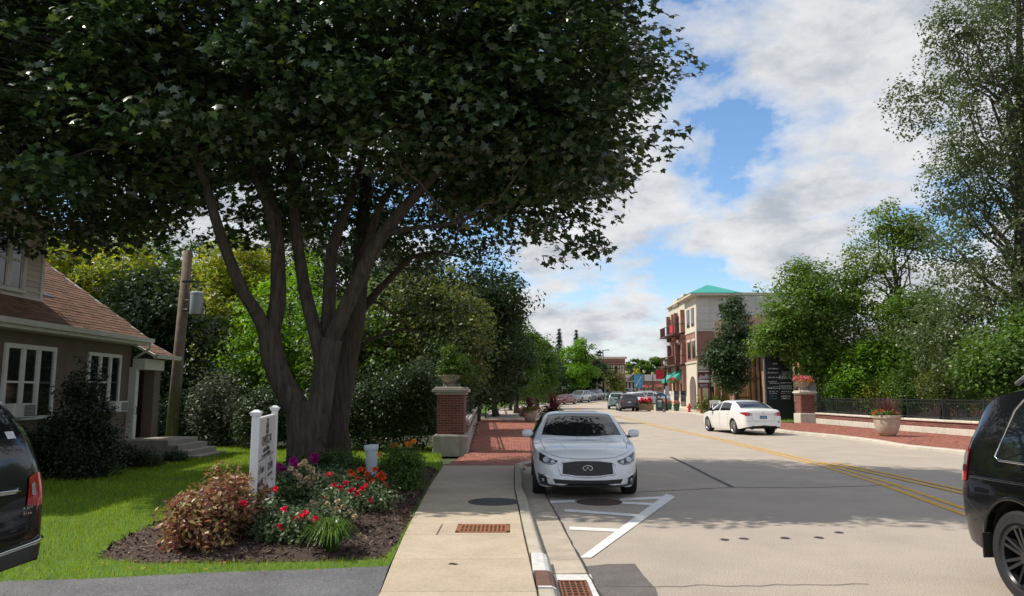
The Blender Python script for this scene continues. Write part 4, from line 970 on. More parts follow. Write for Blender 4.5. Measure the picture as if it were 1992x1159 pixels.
for i, (xr, zt2) in enumerate(((347, .50), (367, .37), (386, .23), (406, .10))):
    X1 = (xr - 996) / FPX * 20.0; b = MB(); b.bbox((-10.6, 19.75 + i * .0, -.0), (X1, 21.6, zt2 + .04), .015) if i == 0 else b.bbox((X1 - .75, 19.75 + .003 * i, 0), (X1, 21.6 - .003 * i, zt2 + .04), .015)
    b.build('step', M_step, steps, world=True)
b = MB(); b.tube([(-10.1, 21.55, .5), (-10.1, 21.55, 1.15), (-9.6, 21.55, 1.05), (-9.3, 21.55, .85), (-9.1, 21.55, .5)], .014, 6); b.tube([(-9.7, 21.55, .5), (-9.7, 21.55, 1.06)], .01, 6); b.build('handrail', M_blackiron, steps, True, True)
# shrubs by the house
shrub('yew_shrub', 'tall dark conical yew against the house wall between its windows', (-8.9, 15.4, .06), [(-8.9, 15.4, .75, .85, .8, .75), (-8.85, 15.4, 1.45, .55, .55, .65), (-8.8, 15.4, 2.0, .28, .28, .45), (-8.4, 15.2, .7, .55, .5, .6), (-9.5, 15.3, .6, .5, .5, .5)], 15000, .085, LEAF('leaf_yew', [(.010, .022, .008), (.016, .034, .012), (.022, .042, .016)], .15), 101, LANCE, .25, 40)
for i, (px, tp, bt, wd, Yh, lab, mt) in enumerate([(282, 870, 912, 70, 17.5, 'small round bush in front of the concrete steps', L_deep), (230, 868, 915, 80, 18.2, 'low dark bush between the yew and the steps', MATS['leaf_yew']), (85, 850, 935, 90, 15.6, 'low dark bush left of the yew', MATS['leaf_yew']), (335, 880, 912, 50, 18.8, 'low leafy plant at the foot of the steps', L_deep)]):
    bush('foundation_bush', lab, px, tp, bt, wd, Yh, mt, 4500, .05, 110 + i, 'low bushes along the house', clump=.18)
# utility pole
pb = Vector(((343 - 996) / FPX * 24, 24, .05)); pt_ = AY(366, 488, 24); wpole = M('weathered_wood', (.22, .16, .115), .9, .45, 6, .7, 60, c2=(.12, .088, .065))
pole = thing('utility_pole', 'weathered wooden utility pole carrying a transformer beside the house', 'utility pole', pb)
b = MB(); b.tube([pb, pb.lerp(pt_, .5), pt_], [.19, .165, .145], 14); b.build('pole', wpole, pole, True, True)
tz = AY(382, 590, 23.8); tr = MB(); tr.lathe([(.02, -.36), (.185, -.36), (.20, -.33), (.20, .30), (.215, .31), (.215, .34), (.16, .38), (.03, .40)], 20, Tm(tz)); tfm = tr.build('transformer', M('galvanised', (.42, .46, .50), .4, .2, 8, metal=.4), pole, 40, True)
b = MB(); b.lathe([(.03, 0), (.045, .03), (.03, .06), (.045, .09), (.03, .12), (.012, .2)], 10, Tm(tz + Vector((.04, 0, .40)))); b.build('bushing', M('porcelain', (.3, .28, .26), .3), tfm, True, True)
pm = pb.lerp(pt_, .83); b = MB(); b.box((pm.x, pm.y - .25, pm.z + .0), (pm.x + .55, pm.y - .17, pm.z + .06)); b.tube([(pm.x + .5, pm.y - .2, pm.z + .02), (pm.x + .52, pm.y - .2, pm.z - .3)], .02, 6); b.build('bracket', M_blackiron, pole, world=True)
b = MB(); b.tube([tz + Vector((-.19, 0, .1)), (pm.x + .1, 23.85, tz.z + .1)], .03, 6); b.tube([tz + Vector((-.19, 0, -.2)), (pm.x + .05, 23.85, tz.z - .2)], .03, 6); b.build('mount', M_blackiron, pole, True, True)
b = MB(); b.tube([tz + Vector((.1, -.1, .36)), tz + Vector((.3, -.1, .1)), tz + Vector((.18, -.05, -.45)), tz + Vector((-.35, 0, -.7))], .01, 5); b.build('cable', M_blackiron, pole, True, True)

# ================================================================ SIGN
p1 = Vector((*G(488, 1046, .13), .10)); p2 = Vector((-3.36, 10.6, .12)); u = (p2 - p1); u.z = 0; W = u.length; u.normalize(); nrm_ = u.cross(Vector((0, 0, 1)))
M_sign = M('sign_post_white', (.76, .77, .78), .45, .1, 4); M_panel = M('sign_panel', (.66, .62, .61), .4, .12, 2, c2=(.58, .55, .55)); M_ink = M('sign_ink', (.03, .03, .035), .5)
sgn = thing('yard_sign', 'white two-post yard sign with black lettering standing in the mulch bed', 'sign', p1)
fr = Matrix((( u.x, nrm_.x, 0, 0), (u.y, nrm_.y, 0, 0), (0, 0, 1, 0), (0, 0, 0, 1)))
for d in (0, W):
    m = fr.copy(); m.translation = u * d + Vector((0, 0, 0 if d == 0 else .02)); b = MB(); b.bbox((-.042, -.042, 0), (.042, .042, 1.40), .004, m); po = b.build('post', M_sign, sgn)
    b = MB(); b.box((-.058, -.058, 1.40), (.058, .058, 1.425), m); b.box((-.068, -.068, 1.425), (.068, .068, 1.44), m)
    b.add([(-.06, -.06, 1.44), (.06, -.06, 1.44), (.06, .06, 1.44), (-.06, .06, 1.44), (-.02, -.02, 1.468), (.02, -.02, 1.468), (.02, .02, 1.468), (-.02, .02, 1.468)], [(0, 1, 5, 4), (1, 2, 6, 5), (2, 3, 7, 6), (3, 0, 4, 7), (4, 5, 6, 7)], m); b.build('post_cap', M_sign, po)
b = MB(); b.box((.047, -.025, .52), (W - .047, .018, .845), fr); b.build('lower_panel', M_panel, sgn)
b = MB(); b.box((.047, -.025, .86), (W - .047, .018, 1.345), fr); b.build('upper_panel', M_panel, sgn)
b = MB(); b.box((.047, -.02, .845), (W - .047, .012, .86), fr); b.build('divider', M_ink, sgn)
b = MB(); b.box((.047, -.028, 1.345), (W - .047, .028, 1.37), fr); b.box((.047, -.028, .495), (W - .047, .028, .52), fr); b.build('rail', M_sign, sgn)
def on_sign(x, z): 
    m = Matrix(((u.x, 0, nrm_.x, 0), (u.y, 0, nrm_.y, 0), (0, 1, 0, 0), (0, 0, 0, 1))); m.translation = u * x + nrm_ * .0185 + Vector((0, 0, z)); return m
cxs = W / 2
lg = MB(); lg.tube([(math.cos(a) * .10 , math.sin(a) * .115, 0) for a in np.linspace(0, 6.283, 25)], .008, 5, mat=on_sign(cxs, 1.225)); lg.tube([(.03, .06, 0), (-.03, .0, 0), (.04, .0, 0), (-.03, -.07, 0)], .012, 5, mat=on_sign(cxs, 1.225)); lg.build('logo', M_ink, sgn)
text('lettering', 'LOWERELECTRIC', .135, M_ink, sgn, on_sign(cxs, 1.075))
greek('small_lettering', .8, .035, 26, M('sign_grey', (.25, .25, .26), .5), sgn, on_sign(cxs, 1.025), 1)
greek('lettering', .68, .075, 12, M_ink, sgn, on_sign(cxs, .965), 6)
greek('small_lettering', .95, .05, 20, M_ink, sgn, on_sign(cxs, .895), 2)
greek('lettering', .58, .11, 7, M_ink, sgn, on_sign(W * .27, .745), 3); greek('lettering', .60, .11, 7, M('sign_blue', (.03, .08, .16), .5), sgn, on_sign(W * .27, .60), 4)
text('lettering', 'CROWN', .15, M_ink, sgn, on_sign(W * .74, .70)); greek('small_lettering', .5, .045, 12, M_ink, sgn, on_sign(W * .74, .60), 5)
b = MB(); b.add([(-.05, -.03, 0), (.05, -.03, 0), (.06, .04, 0), (.025, 0, 0), (0, .05, 0), (-.025, 0, 0), (-.06, .04, 0)], [tuple(range(7))], on_sign(W * .74, .80)); b.build('emblem', M_ink, sgn)
b = MB(); b.box((W * .5 - .004, .018, .53), (W * .5 + .004, .0195, .84), fr); b.build('divider', M_ink, sgn)

# ================================================================ BED PLANTS
def bz(x, y): return float(bed_z(np.array([[x, y]]))[0]) + .0
def spot(px, py, z=.15): x, y = G(px, py, z); return Vector((x, y, bz(x, y)))
def bloom_mesh(name, r, n=16, flat=.6, seed=1):
    rg = np.random.default_rng(seed); d = unit_rows(rg.normal(size=(n, 3)) + (0, 0, .4)); P = d * r * .35 * (1, 1, flat)
    return leaves_mesh(name, P, d + (0, 0, .6), np.full(n, r * 1.0), (np.array([(-.2, 0, 0), (.2, 0, 0), (.42, .6, .08), (0, .95, .2), (-.42, .6, .08)], float), np.array([(0, 1, 2), (0, 2, 4), (4, 2, 3)])), rg, -.5)
F_red = LEAF('petal_red', [(.55, .015, .03), (.75, .03, .07), (.62, .02, .04)], .2); F_mag = LEAF('petal_magenta', [(.30, .01, .16), (.42, .02, .25)], .2)
F_or = LEAF('petal_orange', [(.55, .09, .02), (.68, .14, .03), (.45, .06, .02)], .2); F_cream = LEAF('petal_cream', [(.55, .45, .28), (.66, .57, .38), (.42, .31, .19)], .15)
F_pink = LEAF('petal_pink', [(.62, .16, .16), (.72, .24, .22), (.55, .12, .13)], .2); F_lily = LEAF('petal_lily', [(.80, .26, .02), (.85, .33, .04)], .2)
L_rose = LEAF('leaf_rose', [(.07, .12, .045), (.13, .19, .085), (.05, .09, .035), (.20, .25, .13), (.10, .16, .065)], .2, .45, .3)
L_burg = LEAF('leaf_burgundy', [(.24, .075, .06), (.34, .15, .085), (.15, .045, .05), (.38, .28, .10), (.26, .23, .07), (.42, .23, .14)], .22, .4, .5)
L_box = LEAF('leaf_boxwood', [(.05, .10, .016), (.08, .15, .022), (.06, .12, .02)], .2)
def blooms(parent, pts, me, mat, name='bloom', seed=0):
    r = random.Random(seed); off = offset_of(parent)
    for p in pts: link(name, me, mat, parent, Vector(p) - off, (r.uniform(-.5, .5), r.uniform(-.5, .5), r.uniform(0, 6.28)))
def stalks(parent, pts, base, mat, r=.004, name='stems'):
    b = MB()
    for p in pts:
        p = Vector(p); a = base + Vector(((p.x - base.x) * .45, (p.y - base.y) * .45, 0)); b.tube([a, a.lerp(p, .5) + Vector((0, 0, .02)), p], [r, r * .9, r * .7], 4)
    b.build(name, mat, parent, True, True)
M_stem = M('plant_stem', (.06, .10, .03), .8, .3)
c = spot(400, 1062); c2 = spot(452, 1040)
s1 = shrub('burgundy_shrub', 'burgundy and bronze leaved shrub left of the white sign', c, [(c.x - .03, c.y, .45, .38, .34, .36), (c.x + .1, c.y + .3, .55, .36, .34, .38), (c2.x - .08, c2.y, .5, .36, .33, .36), (c.x - .18, c.y + .1, .4, .3, .3, .3), (c2.x + .08, c2.y + .1, .48, .3, .3, .32)], 6400, .075, L_burg, 121, LANCE, .13, 20, 30, droop=-.6, shell=.45)
c = spot(575, 1050); RB = [(474, 979), (553, 990), (546, 1024), (574, 1009), (595, 998), (614, 1009), (536, 952), (588, 1004)]
r1 = shrub('rose_bush', 'low rose bush with red blooms just right of the white sign', c, [(c.x, c.y, .30, .36, .28, .19), (c.x - .3, c.y + .15, .33, .3, .25, .2), (c.x + .25, c.y + .1, .28, .28, .25, .17), (c.x - .55, c.y + .4, .34, .25, .3, .2)], 4200, .055, L_rose, 122, DIAMOND, .14, 16, 24, cat='rose', group='red rose bushes in the mulch bed')
rosem = bloom_mesh('bloom', .042, 18); blooms(r1, [AY(x, y, c.y - .25) for x, y in RB], rosem, F_red)
c = spot(690, 995); RB = [(630, 967), (650, 943), (673, 939), (680, 955), (688, 953), (704, 951), (722, 974), (640, 923), (662, 948), (695, 960), (712, 945)]
r2 = shrub('rose_bush', 'rose bush with red blooms in front of the orange coneflowers', c, [(c.x, c.y, .32, .42, .3, .2), (c.x - .35, c.y + .2, .36, .32, .3, .22), (c.x + .3, c.y, .30, .3, .25, .18), (c.x - .1, c.y + .4, .40, .35, .3, .2)], 4600, .055, L_rose, 123, DIAMOND, .14, 16, 24, cat='rose', group='red rose bushes in the mulch bed')
blooms(r2, [AY(x, y, c.y - .3) for x, y in RB], rosem, F_red)
rh_ = random.Random(77)
def heads(name, label, px, py, pts, dy, rad, mat, lmat, seed, cat='flower', E=None, n=1600, leaf=.06):
    c = spot(px, py); t = shrub(name, label, c, E(c) if E else [(c.x, c.y, c.z + .22, .32, .25, .2)], n, leaf, lmat, seed, LANCE, .12, 16, 14, cat=cat, droop=-.3)
    Q = [AY(x, y, c.y + dy + rh_.uniform(-.12, .12)) for x, y in pts]; blooms(t, Q, bloom_mesh('flower_head', rad, 40, .8, seed), mat, 'flower_head', seed); stalks(t, Q, c, M_stem, name='flower_stalks'); return t
rr = random.Random(8)
heads('sedum', 'dried cream flower heads above the grass clump', 640, 1030, [(598, 985), (606, 978), (615, 982), (622, 975), (630, 990), (604, 992), (637, 980), (645, 988), (628, 1000), (657, 975), (668, 985), (681, 994), (690, 1005), (610, 1000), (648, 1000), (672, 1000), (655, 990)], -.2, .036, F_cream, L_rose, 131)
heads('sedum', 'dried cream flower heads in front of the maple trunk', 600, 972, [(575, 918), (582, 926), (590, 935), (598, 930), (606, 922), (612, 932), (618, 925), (585, 905), (593, 898), (600, 908), (583, 942), (603, 940), (565, 912), (608, 913)], -.3, .05, F_cream, L_rose, 132, n=2000, leaf=.08, E=lambda c: [(c.x, c.y + .1, c.z + .22, .5, .3, .2), (c.x - .3, c.y + .1, c.z + .2, .4, .3, .18)])
heads('sedum', 'dried cream flower heads beside the orange coneflowers', 655, 970, [(630, 925), (638, 930), (646, 922), (652, 935), (660, 928), (668, 936), (676, 926), (690, 932), (640, 940)], -.3, .045, F_cream, L_rose, 133)
heads('phlox', 'magenta phlox flowers behind the white sign', 560, 965, [(541, 908), (548, 914), (560, 921), (553, 930), (572, 900), (576, 905), (570, 896), (612, 889), (610, 895), (556, 917), (565, 924), (542, 914)], -.1, .075, F_mag, L_deep, 134, n=1800, leaf=.09, E=lambda c: [(c.x, c.y + .5, c.z + .25, .5, .3, .24), (c.x + .5, c.y + .6, c.z + .3, .4, .3, .26)])
heads('coneflower', 'orange coneflower cluster in front of the right boxwood', 715, 978, [(683 + i * 6.2 + rr.uniform(-3, 3), 915 + (i % 4) * 8 + rr.uniform(-4, 4)) for i in range(12)] + [(712 + rr.uniform(-20, 36), 912 + rr.uniform(0, 34)) for i in range(10)], -.35, .05, F_or, L_deep, 135, n=1800, leaf=.08, E=lambda c: [(c.x, c.y, c.z + .2, .42, .3, .18)])
heads('lily', 'tall orange lilies rising behind the right boxwood', 780, 940, [(762, 868), (770, 865), (792, 863), (796, 866), (738, 884), (805, 858)], .8, .055, F_lily, L_deep, 136, n=500, leaf=.1)
c = spot(645, 1066); rg = np.random.default_rng(8); n = 420
a = rg.random(n) * 6.283; ln = rg.uniform(.22, .42, n); out = rg.uniform(.15, 1.0, n); V = []; F = []
for i in range(n):
    d = Vector((math.cos(a[i]), math.sin(a[i]), 0)); s = Vector((-d.y, d.x, 0)) * .0075; o = c + d * rg.uniform(0, .05); k0_ = len(V)
    for t, h, wd in ((0, 0, 1), (.35, .62, 1), (.7, .85, .8), (1, .80 - .35 * out[i], .1)):
        p = o + d * (t * ln[i] * out[i]) + Vector((0, 0, h * ln[i] * (1.15 - .45 * out[i]))); V += [p + s * wd - c, p - s * wd - c]
    F += [(k0_ + 2 * j, k0_ + 2 * j + 1, k0_ + 2 * j + 3, k0_ + 2 * j + 2) for j in range(3)]
gc_ = thing('grass_clump', 'dark green strap leaved grass clump at the front of the mulch bed', 'plant', c)
link('foliage', npmesh('foliage', V, F), LEAF('leaf_liriope', [(.035, .08, .012), (.06, .125, .018), (.10, .17, .03), (.045, .10, .014)], .25, .35, .5), gc_)
def boxw(label, px, tp, bt, wd, Y, seed): return bush('boxwood', label, px, tp, bt, wd, Y, L_box, 9500, .035, seed, 'clipped boxwoods in the mulch bed', clump=.11, cat='shrub')
boxw('clipped boxwood between maple trunk and white pedestal', 668, 872, 935, 92, 13.6, 141)
boxw('clipped boxwood right of the white pedestal beside the pavement', 785, 868, 958, 88, 12.6, 142)
bush('rockrose', 'grey-green leafy plant with dark leaves right behind the sign', 555, 948, 1010, 100, 10.7, L_deep, 3500, .06, 143, clump=.16)
c = AY(725, 905, 13.4); ped = thing('utility_pedestal', 'pale plastic utility pedestal between the two boxwoods', 'pedestal', (c.x, 13.4, .16)); ped.rotation_euler = (0, R(-3), 0)
b = MB(); b.lathe([(.10, 0), (.105, .55), (.118, .60)], 14); b.build('body', M('pedestal_plastic', (.56, .62, .64), .5, .1), ped, 40)
b = MB(); b.lathe([(.125, .60), (.135, .66), (.128, .69), (.03, .70)], 14); b.build('cap', MATS['pedestal_plastic'], ped, 40)
# fallen orange leaves on the lawn edge
rg = np.random.default_rng(3); Q = np.array([(*G(x, y, .1), .11) for x, y in [(rg.uniform(150, 740), rg.uniform(1092, 1112)) for _ in range(40)]]); 
o = link('fallen_leaves', leaves_mesh('fallen_leaves', Q, rg.normal(size=Q.shape) * .3 + (0, 0, 1), rg.uniform(.02, .05, len(Q)), DIAMOND, rg, 0), LEAF('leaf_fallen', [(.30, .12, .03), (.38, .2, .05), (.2, .1, .03)], .1)); o['kind'] = 'stuff'; o['label'] = 'scattered fallen leaves along the driveway edge'
# ================================================================ PIERS, WALLS, FENCE, POTS
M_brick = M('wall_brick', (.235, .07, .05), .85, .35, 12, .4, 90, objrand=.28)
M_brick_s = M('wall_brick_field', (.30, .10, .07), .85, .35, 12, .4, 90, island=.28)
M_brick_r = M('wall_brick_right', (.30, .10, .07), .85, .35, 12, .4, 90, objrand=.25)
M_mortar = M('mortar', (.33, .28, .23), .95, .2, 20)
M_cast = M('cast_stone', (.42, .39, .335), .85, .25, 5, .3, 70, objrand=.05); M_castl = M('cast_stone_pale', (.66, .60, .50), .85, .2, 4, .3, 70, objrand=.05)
M_fence = M('fence_black', (.022, .026, .030), .4, .3, 10)
BW, BH, BD = .203, .066, .05
_b = MB(); _b.bbox((-BW / 2 + .005, 0, -BH / 2 + .0055), (BW / 2 - .005, BD, BH / 2 - .0055), .003); brick_me = _b.mesh('brick')
_b = MB(); _b.bbox((-BW / 4 + .005, 0, -BH / 2 + .0055), (BW / 4 - .005, BD, BH / 2 - .0055), .003); half_me = _b.mesh('brick')
brick_v = np.array([(-BW / 2 + .005, 0, -BH / 2 + .0055), (BW / 2 - .005, 0, -BH / 2 + .0055), (BW / 2 - .005, 0, BH / 2 - .0055), (-BW / 2 + .005, 0, BH / 2 - .0055)])
def brick_face(parent, a, b, z0, z1, mat, budget, stuff_mat):
    """bricks on the vertical face from point a to b (seen from the right-hand side of a->b)"""
    off = offset_of(parent); a = Vector((*a, 0)); b = Vector((*b, 0)); d = b - a; ln = d.length; d.normalize(); rz = math.atan2(d.y, d.x); n = Vector((d.y, -d.x, 0))
    rows = int((z1 - z0) / BH); rh = (z1 - z0) / rows; per = max(1, round(ln / BW)); st = MB(); r = random.Random(int(ln * 100))
    for i in range(rows):
        z = z0 + (i + .5) * rh; row = []
        if i % 2 == 0: row = [((k + .5) / per, 0) for k in range(per)]
        else: row = [(.25 / per, 1)] + [((k + 1) / per, 0) for k in range(per - 1)] + [(1 - .25 / per, 1)]
        for t, hf in row:
            p = a + d * (t * ln) + n * r.uniform(.004, .009); sc = ln / per / BW
            if budget[0] > 0:
                budget[0] -= 1; o = link('brick', half_me if hf else brick_me, mat, parent, p + Vector((0, 0, z)) - off, (0, 0, rz)); o.scale = (sc, 1, rh / BH)
            else:
                w_ = BW * sc * (.25 if hf else .5) - .005; h_ = rh / 2 - .0055; m = Tm(p + Vector((0, 0, z)), rz); st.box((-w_, 0, -h_), (w_, .03, h_), m)
    if st.v: st.build('brick_field', stuff_mat, parent, world=True)['kind'] = 'stuff'
def pier(label, x0, x1, y0, y1, z0, plinth, top, faces, mat, stone, budget=300, cap=.22, stuff=None):
    t = thing('brick_pier', label, 'pier', ((x0 + x1) / 2, (y0 + y1) / 2, z0)); e = .115
    xs_ = [x0 - e, x0 + .1, x1 - .1, x1 + e]
    for i in range(3):
        b = MB(); b.bbox((xs_[i] + .002, y0 - e, z0 - .1), (xs_[i + 1] - .002, y1 + e, z0 + plinth - .03), .012); b.build('plinth_stone', stone, t, world=True)
    b = MB(); b.bbox((x0 - e * .6, y0 - e * .6, z0 + plinth - .032), (x1 + e * .6, y1 + e * .6, z0 + plinth), .015); b.build('plinth_top', stone, t, world=True)
    b = MB(); b.box((x0, y0, z0 + plinth), (x1, y1, top)); b.build('core', M_mortar, t, world=True); bud = [budget]
    for f in faces:
        A = {'f': ((x0, y0), (x1, y0)), 'r': ((x1, y0), (x1, y1)), 'l': ((x0, y1), (x0, y0))}[f]; brick_face(t, *A, z0 + plinth + .005, top - .005, mat, bud, stuff or M_brick_s)
    b = MB(); b.bbox((x0 - .06, y0 - .06, top), (x1 + .06, y1 + .06, top + cap * .3), .01); b.bbox((x0 - .13, y0 - .13, top + cap * .3), (x1 + .13, y1 + .13, top + cap * .75), .015); b.bbox((x0 - .08, y0 - .08, top + cap * .75), (x1 + .08, y1 + .08, top + cap), .02); b.build('cap', stone, t, world=True)
    return t
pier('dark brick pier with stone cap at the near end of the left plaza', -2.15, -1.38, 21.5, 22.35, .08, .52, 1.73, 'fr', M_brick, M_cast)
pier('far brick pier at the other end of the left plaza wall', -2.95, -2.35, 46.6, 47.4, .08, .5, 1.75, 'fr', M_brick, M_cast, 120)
pier('brick pier with pale stone base at the left end of the right-hand wall', 16.75, 17.55, 43.3, 44.1, .08, .56, 1.72, 'fl', M_brick_r, M_castl, 260)
def low_wall(label, path, side, zpl, zbr, zcop, mat, stone, budget, thick=.30, fence=None, z0=.08, post_step=2.35, picket=.105):
    """path: foot of the face towards the street; side=+1: the body lies to the left of the path direction"""
    t = thing('low_brick_wall', label, 'wall', (*path[0], z0)); bud = [budget]
    P = [Vector((*p, 0)) for p in path]
    f = None
    if fence: f = thing('iron_fence', fence, 'fence', (*path[0], z0 + zcop))
    carry = .2; 
    for a, b_ in zip(P[:-1], P[1:]):
        d = b_ - a; ln = d.length; d.normalize(); rz = math.atan2(d.y, d.x); m0 = Tm(a, rz); s = side
        def bx(y0, y1, za, zb, x0=0, x1=ln, e=.012): q = MB(); q.bbox((x0, min(y0 * s, y1 * s), za), (x1, max(y0 * s, y1 * s), zb), e, m0); return q
        n = max(1, round(ln / 1.5))
        for k in range(n):
            bx(0, thick + .06, z0 - .1, z0 + zpl, ln * k / n + .002, ln * (k + 1) / n - .002).build('plinth_stone', stone, t, world=True)
            bx(-.02, thick + .08, z0 + zbr, z0 + zcop, ln * k / n + .002, ln * (k + 1) / n - .002, .022).build('coping_stone', stone, t, world=True)
        bx(.05, thick + .01, z0 + zpl, z0 + zbr).build('core', M_mortar, t, world=True)
        nn = Vector((-d.y, d.x, 0)) * s
        A, B = (a + nn * .05, b_ + nn * .05)
        if s > 0: brick_face(t, A.xy, B.xy, z0 + zpl + .002, z0 + zbr - .002, mat, bud, M_brick_s)
        else: brick_face(t, B.xy, A.xy, z0 + zpl + .002, z0 + zbr - .002, mat, bud, M_brick_s)
        if f:
            zt2 = fence_h; off = f.location; yc_ = (thick / 2 + .03) * s; zb2 = z0 + zcop
            for zz_, h in ((zb2 + .10, .035), (zb2 + zt2 - .17, .03), (zb2 + zt2 - .03, .035)):
                q = MB(); q.box((0, yc_ - .016, zz_ - h / 2), (ln, yc_ + .016, zz_ + h / 2), m0); q.build('rail', M_fence, f, world=True)
            pk = MB(); pk.box((-.009, -.009, 0), (.009, .009, zt2 - .075)); pme = pk.mesh('picket')
            po = MB(); po.bbox((-.032, -.032, 0), (.032, .032, zt2 + .03), .006); po.bbox((-.04, -.04, zt2 + .03), (.04, .04, zt2 + .05), .008); pom = po.mesh('post')
            x = carry
            while x < ln:
                link('post', pom, M_fence, f, m0 @ Vector((x, yc_, zb2)) - off, (0, 0, rz))
                nk = int((post_step - .08) / picket)
                for k in range(nk):
                    xx = x + .08 + k * picket
                    if xx < ln - .02: link('picket', pme, M_fence, f, m0 @ Vector((xx, yc_, zb2 + .05)) - off, (0, 0, rz))
                x += post_step
            carry = x - ln if x - ln < post_step else .3
    return t
fence_h = .85
WP = WALL[::-1]; WP = [(17.5, 43.25)] + WP[1:]
low_wall('low red brick wall with pale stone coping along the right pavement', WP, 1, .27, .50, .60, M_brick_r, M_castl, 280, fence='black iron picket fence on the low wall along the right pavement')
fence_h = .72
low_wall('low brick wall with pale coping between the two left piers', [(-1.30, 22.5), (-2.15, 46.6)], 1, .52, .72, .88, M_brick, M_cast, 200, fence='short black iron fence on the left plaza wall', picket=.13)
# ---- urns and pots
M_urn = M('urn_concrete', (.36, .31, .25), .9, .35, 8, .5, 60); M_pot = M('pot_beige', (.50, .39, .29), .85, .3, 4, .3, 60); M_potl = M('pot_tan', (.56, .47, .36), .85, .25, 4, .3, 60)
L_lime = LEAF('leaf_lime', [(.26, .32, .03), (.34, .38, .05), (.20, .27, .03)], .35); L_plume = LEAF('leaf_plume', [(.10, .035, .035), (.16, .06, .05), (.07, .03, .03), (.22, .10, .08)], .2)
def sprays(name, c, n, h, spread, mat, parent, seed, w_=.012, bend=.5):
    rg = np.random.default_rng(seed); V = []; F = []; off = offset_of(parent)
    for i in range(n):
        a = rg.random() * 6.283; d = Vector((math.cos(a), math.sin(a), 0)); s = Vector((-d.y, d.x, 0)) * w_; L_ = h * rg.uniform(.6, 1.1); o_ = spread * rg.uniform(.2, 1); k = len(V)
        for t in (0, .3, .6, .85, 1):
            p = Vector(c) + d * (.05 + o_ * t ** 1.5) + Vector((0, 0, L_ * (t - bend * t ** 3 * o_ / spread * .6))); ww = (1, 1, .9, .6, .1)[int(t * 4.01)]; V += [p + s * ww - off, p - s * ww - off]
        F += [(k + 2 * j, k + 2 * j + 1, k + 2 * j + 3, k + 2 * j + 2) for j in range(4)]
    link(name, npmesh(name, V, F), mat, parent)
def fill(name, parent, ells, n, leaf, mat, seed, shape=DIAMOND, clump=.12):
    rg = np.random.default_rng(seed); P, Nn, C = crown_points(ells, n, rg, clump, 14, shell=.4, flat=.8); off = np.array(offset_of(parent))
    link(name, leaves_mesh(name, P - off, Nn, leaf * rg.uniform(.6, 1.3, len(P)), shape, rg, .3), mat, parent)['kind'] = 'stuff'
def urn(label, c, r, h, seed, spec):
    c = Vector(c); t = thing('stone_urn', label, 'urn', c, group='stone urns on the brick piers')
    b = MB(); b.lathe([(r * .55, 0), (r * .5, h * .12), (r * .3, h * .22), (r * .38, h * .32), (r * .72, h * .55), (r * .95, h * .85), (r * 1.02, h * .93), (r * 1.02, h), (r * .9, h), (r * .86, h * .9), (.01, h * .86)], 28, cap=False); b.build('bowl', M_urn, t, 45)
    for k in range(4): b = MB(); b.bbox((-.09, r * .28, 0), (.09, r * .62, h * .3), .01, Matrix.Rotation(k * math.pi / 2, 4, 'Z')); b.build('foot', M_urn, t)
    spec(t, c + Vector((0, 0, h)), seed); return t
def near_fill(t, p, s):
    fill('foliage', t, [(p.x, p.y, p.z + .18, .42, .4, .28), (p.x + .3, p.y - .1, p.z + .2, .3, .3, .35), (p.x - .1, p.y, p.z + .55, .25, .25, .4)], 5200, .085, L_mid, s, LANCE); sprays('grass_plume', p, 70, .9, .55, L_mid, t, s)
urn('dark planted urn on the near left brick pier', (-1.77, 21.92, 1.95), .40, .34, 151, near_fill)
def far_fill(t, p, s):
    fill('lime_foliage', t, [(p.x + .15, p.y - .3, p.z - .1, .3, .25, .3), (p.x - .1, p.y - .2, p.z + .1, .3, .25, .2)], 700, .09, L_lime, s); fill('pink_flowers', t, [(p.x + .3, p.y, p.z + .25, .38, .3, .22), (p.x + .05, p.y, p.z + .6, .2, .2, .35)], 700, .09, F_pink, s + 1)
urn('urn with lime leaves and pink flowers on the far left pier', (-2.62, 47.0, 1.97), .42, .38, 152, far_fill)
def right_fill(t, p, s):
    fill('foliage', t, [(p.x, p.y, p.z + .02, .48, .45, .16)], 700, .09, L_lime, s); fill('red_flowers', t, [(p.x - .05, p.y, p.z + .2, .5, .45, .2)], 900, .08, F_pink, s + 1); fill('orange_flowers', t, [(p.x + .2, p.y - .1, p.z + .1, .35, .3, .15)], 400, .07, F_or, s + 2)
urn('urn with coral flowers on the pier of the right-hand wall', (17.15, 43.7, 1.94), .52, .46, 153, right_fill)
def pot(label, c, r, h, mat, seed, spec, rim=True):
    c = Vector(c); t = thing('planter_pot', label, 'planter', c, group='round planter pots on the brick paving')
    b = MB(); b.lathe([(r * .42, 0), (r * .55, .02), (r * .72, h * .15), (r * .88, h * .4), (r * .95, h * .65), (r * .97, h * .84)] + ([(r * 1.07, h * .86), (r * 1.08, h * .93), (r * 1.05, h)] if rim else [(r * .99, h * .95), (r, h)]) + [(r * .92, h), (r * .9, h * .9)], 32, cap=False)
    b.build('bowl', mat, t, 45); b = MB(); b.lathe([(r * .915, h * .92), (.01, h * .95)], 24, cap=False); b.build('soil', M_mulch, t); spec(t, c + Vector((0, 0, h)), seed); return t
def pot_a(t, p, s):
    fill('foliage', t, [(p.x, p.y, p.z + .05, .52, .5, .15)], 1300, .08, L_mid, s); fill('red_flowers', t, [(p.x - .1, p.y, p.z + .12, .5, .45, .12)], 260, .06, F_or, s + 1); sprays('grass_plume', p, 100, .8, .8, L_plume, t, s + 2, .011); fill('pink_flowers', t, [(p.x + .2, p.y - .2, p.z + .02, .3, .3, .12)], 160, .06, F_pink, s + 3)
g = G(1727, 848, SW); pot('beige planter pot with red grass plume on the right brick pavement', (g[0], g[1], SW), .50, .82, M_potl, 161, pot_a)
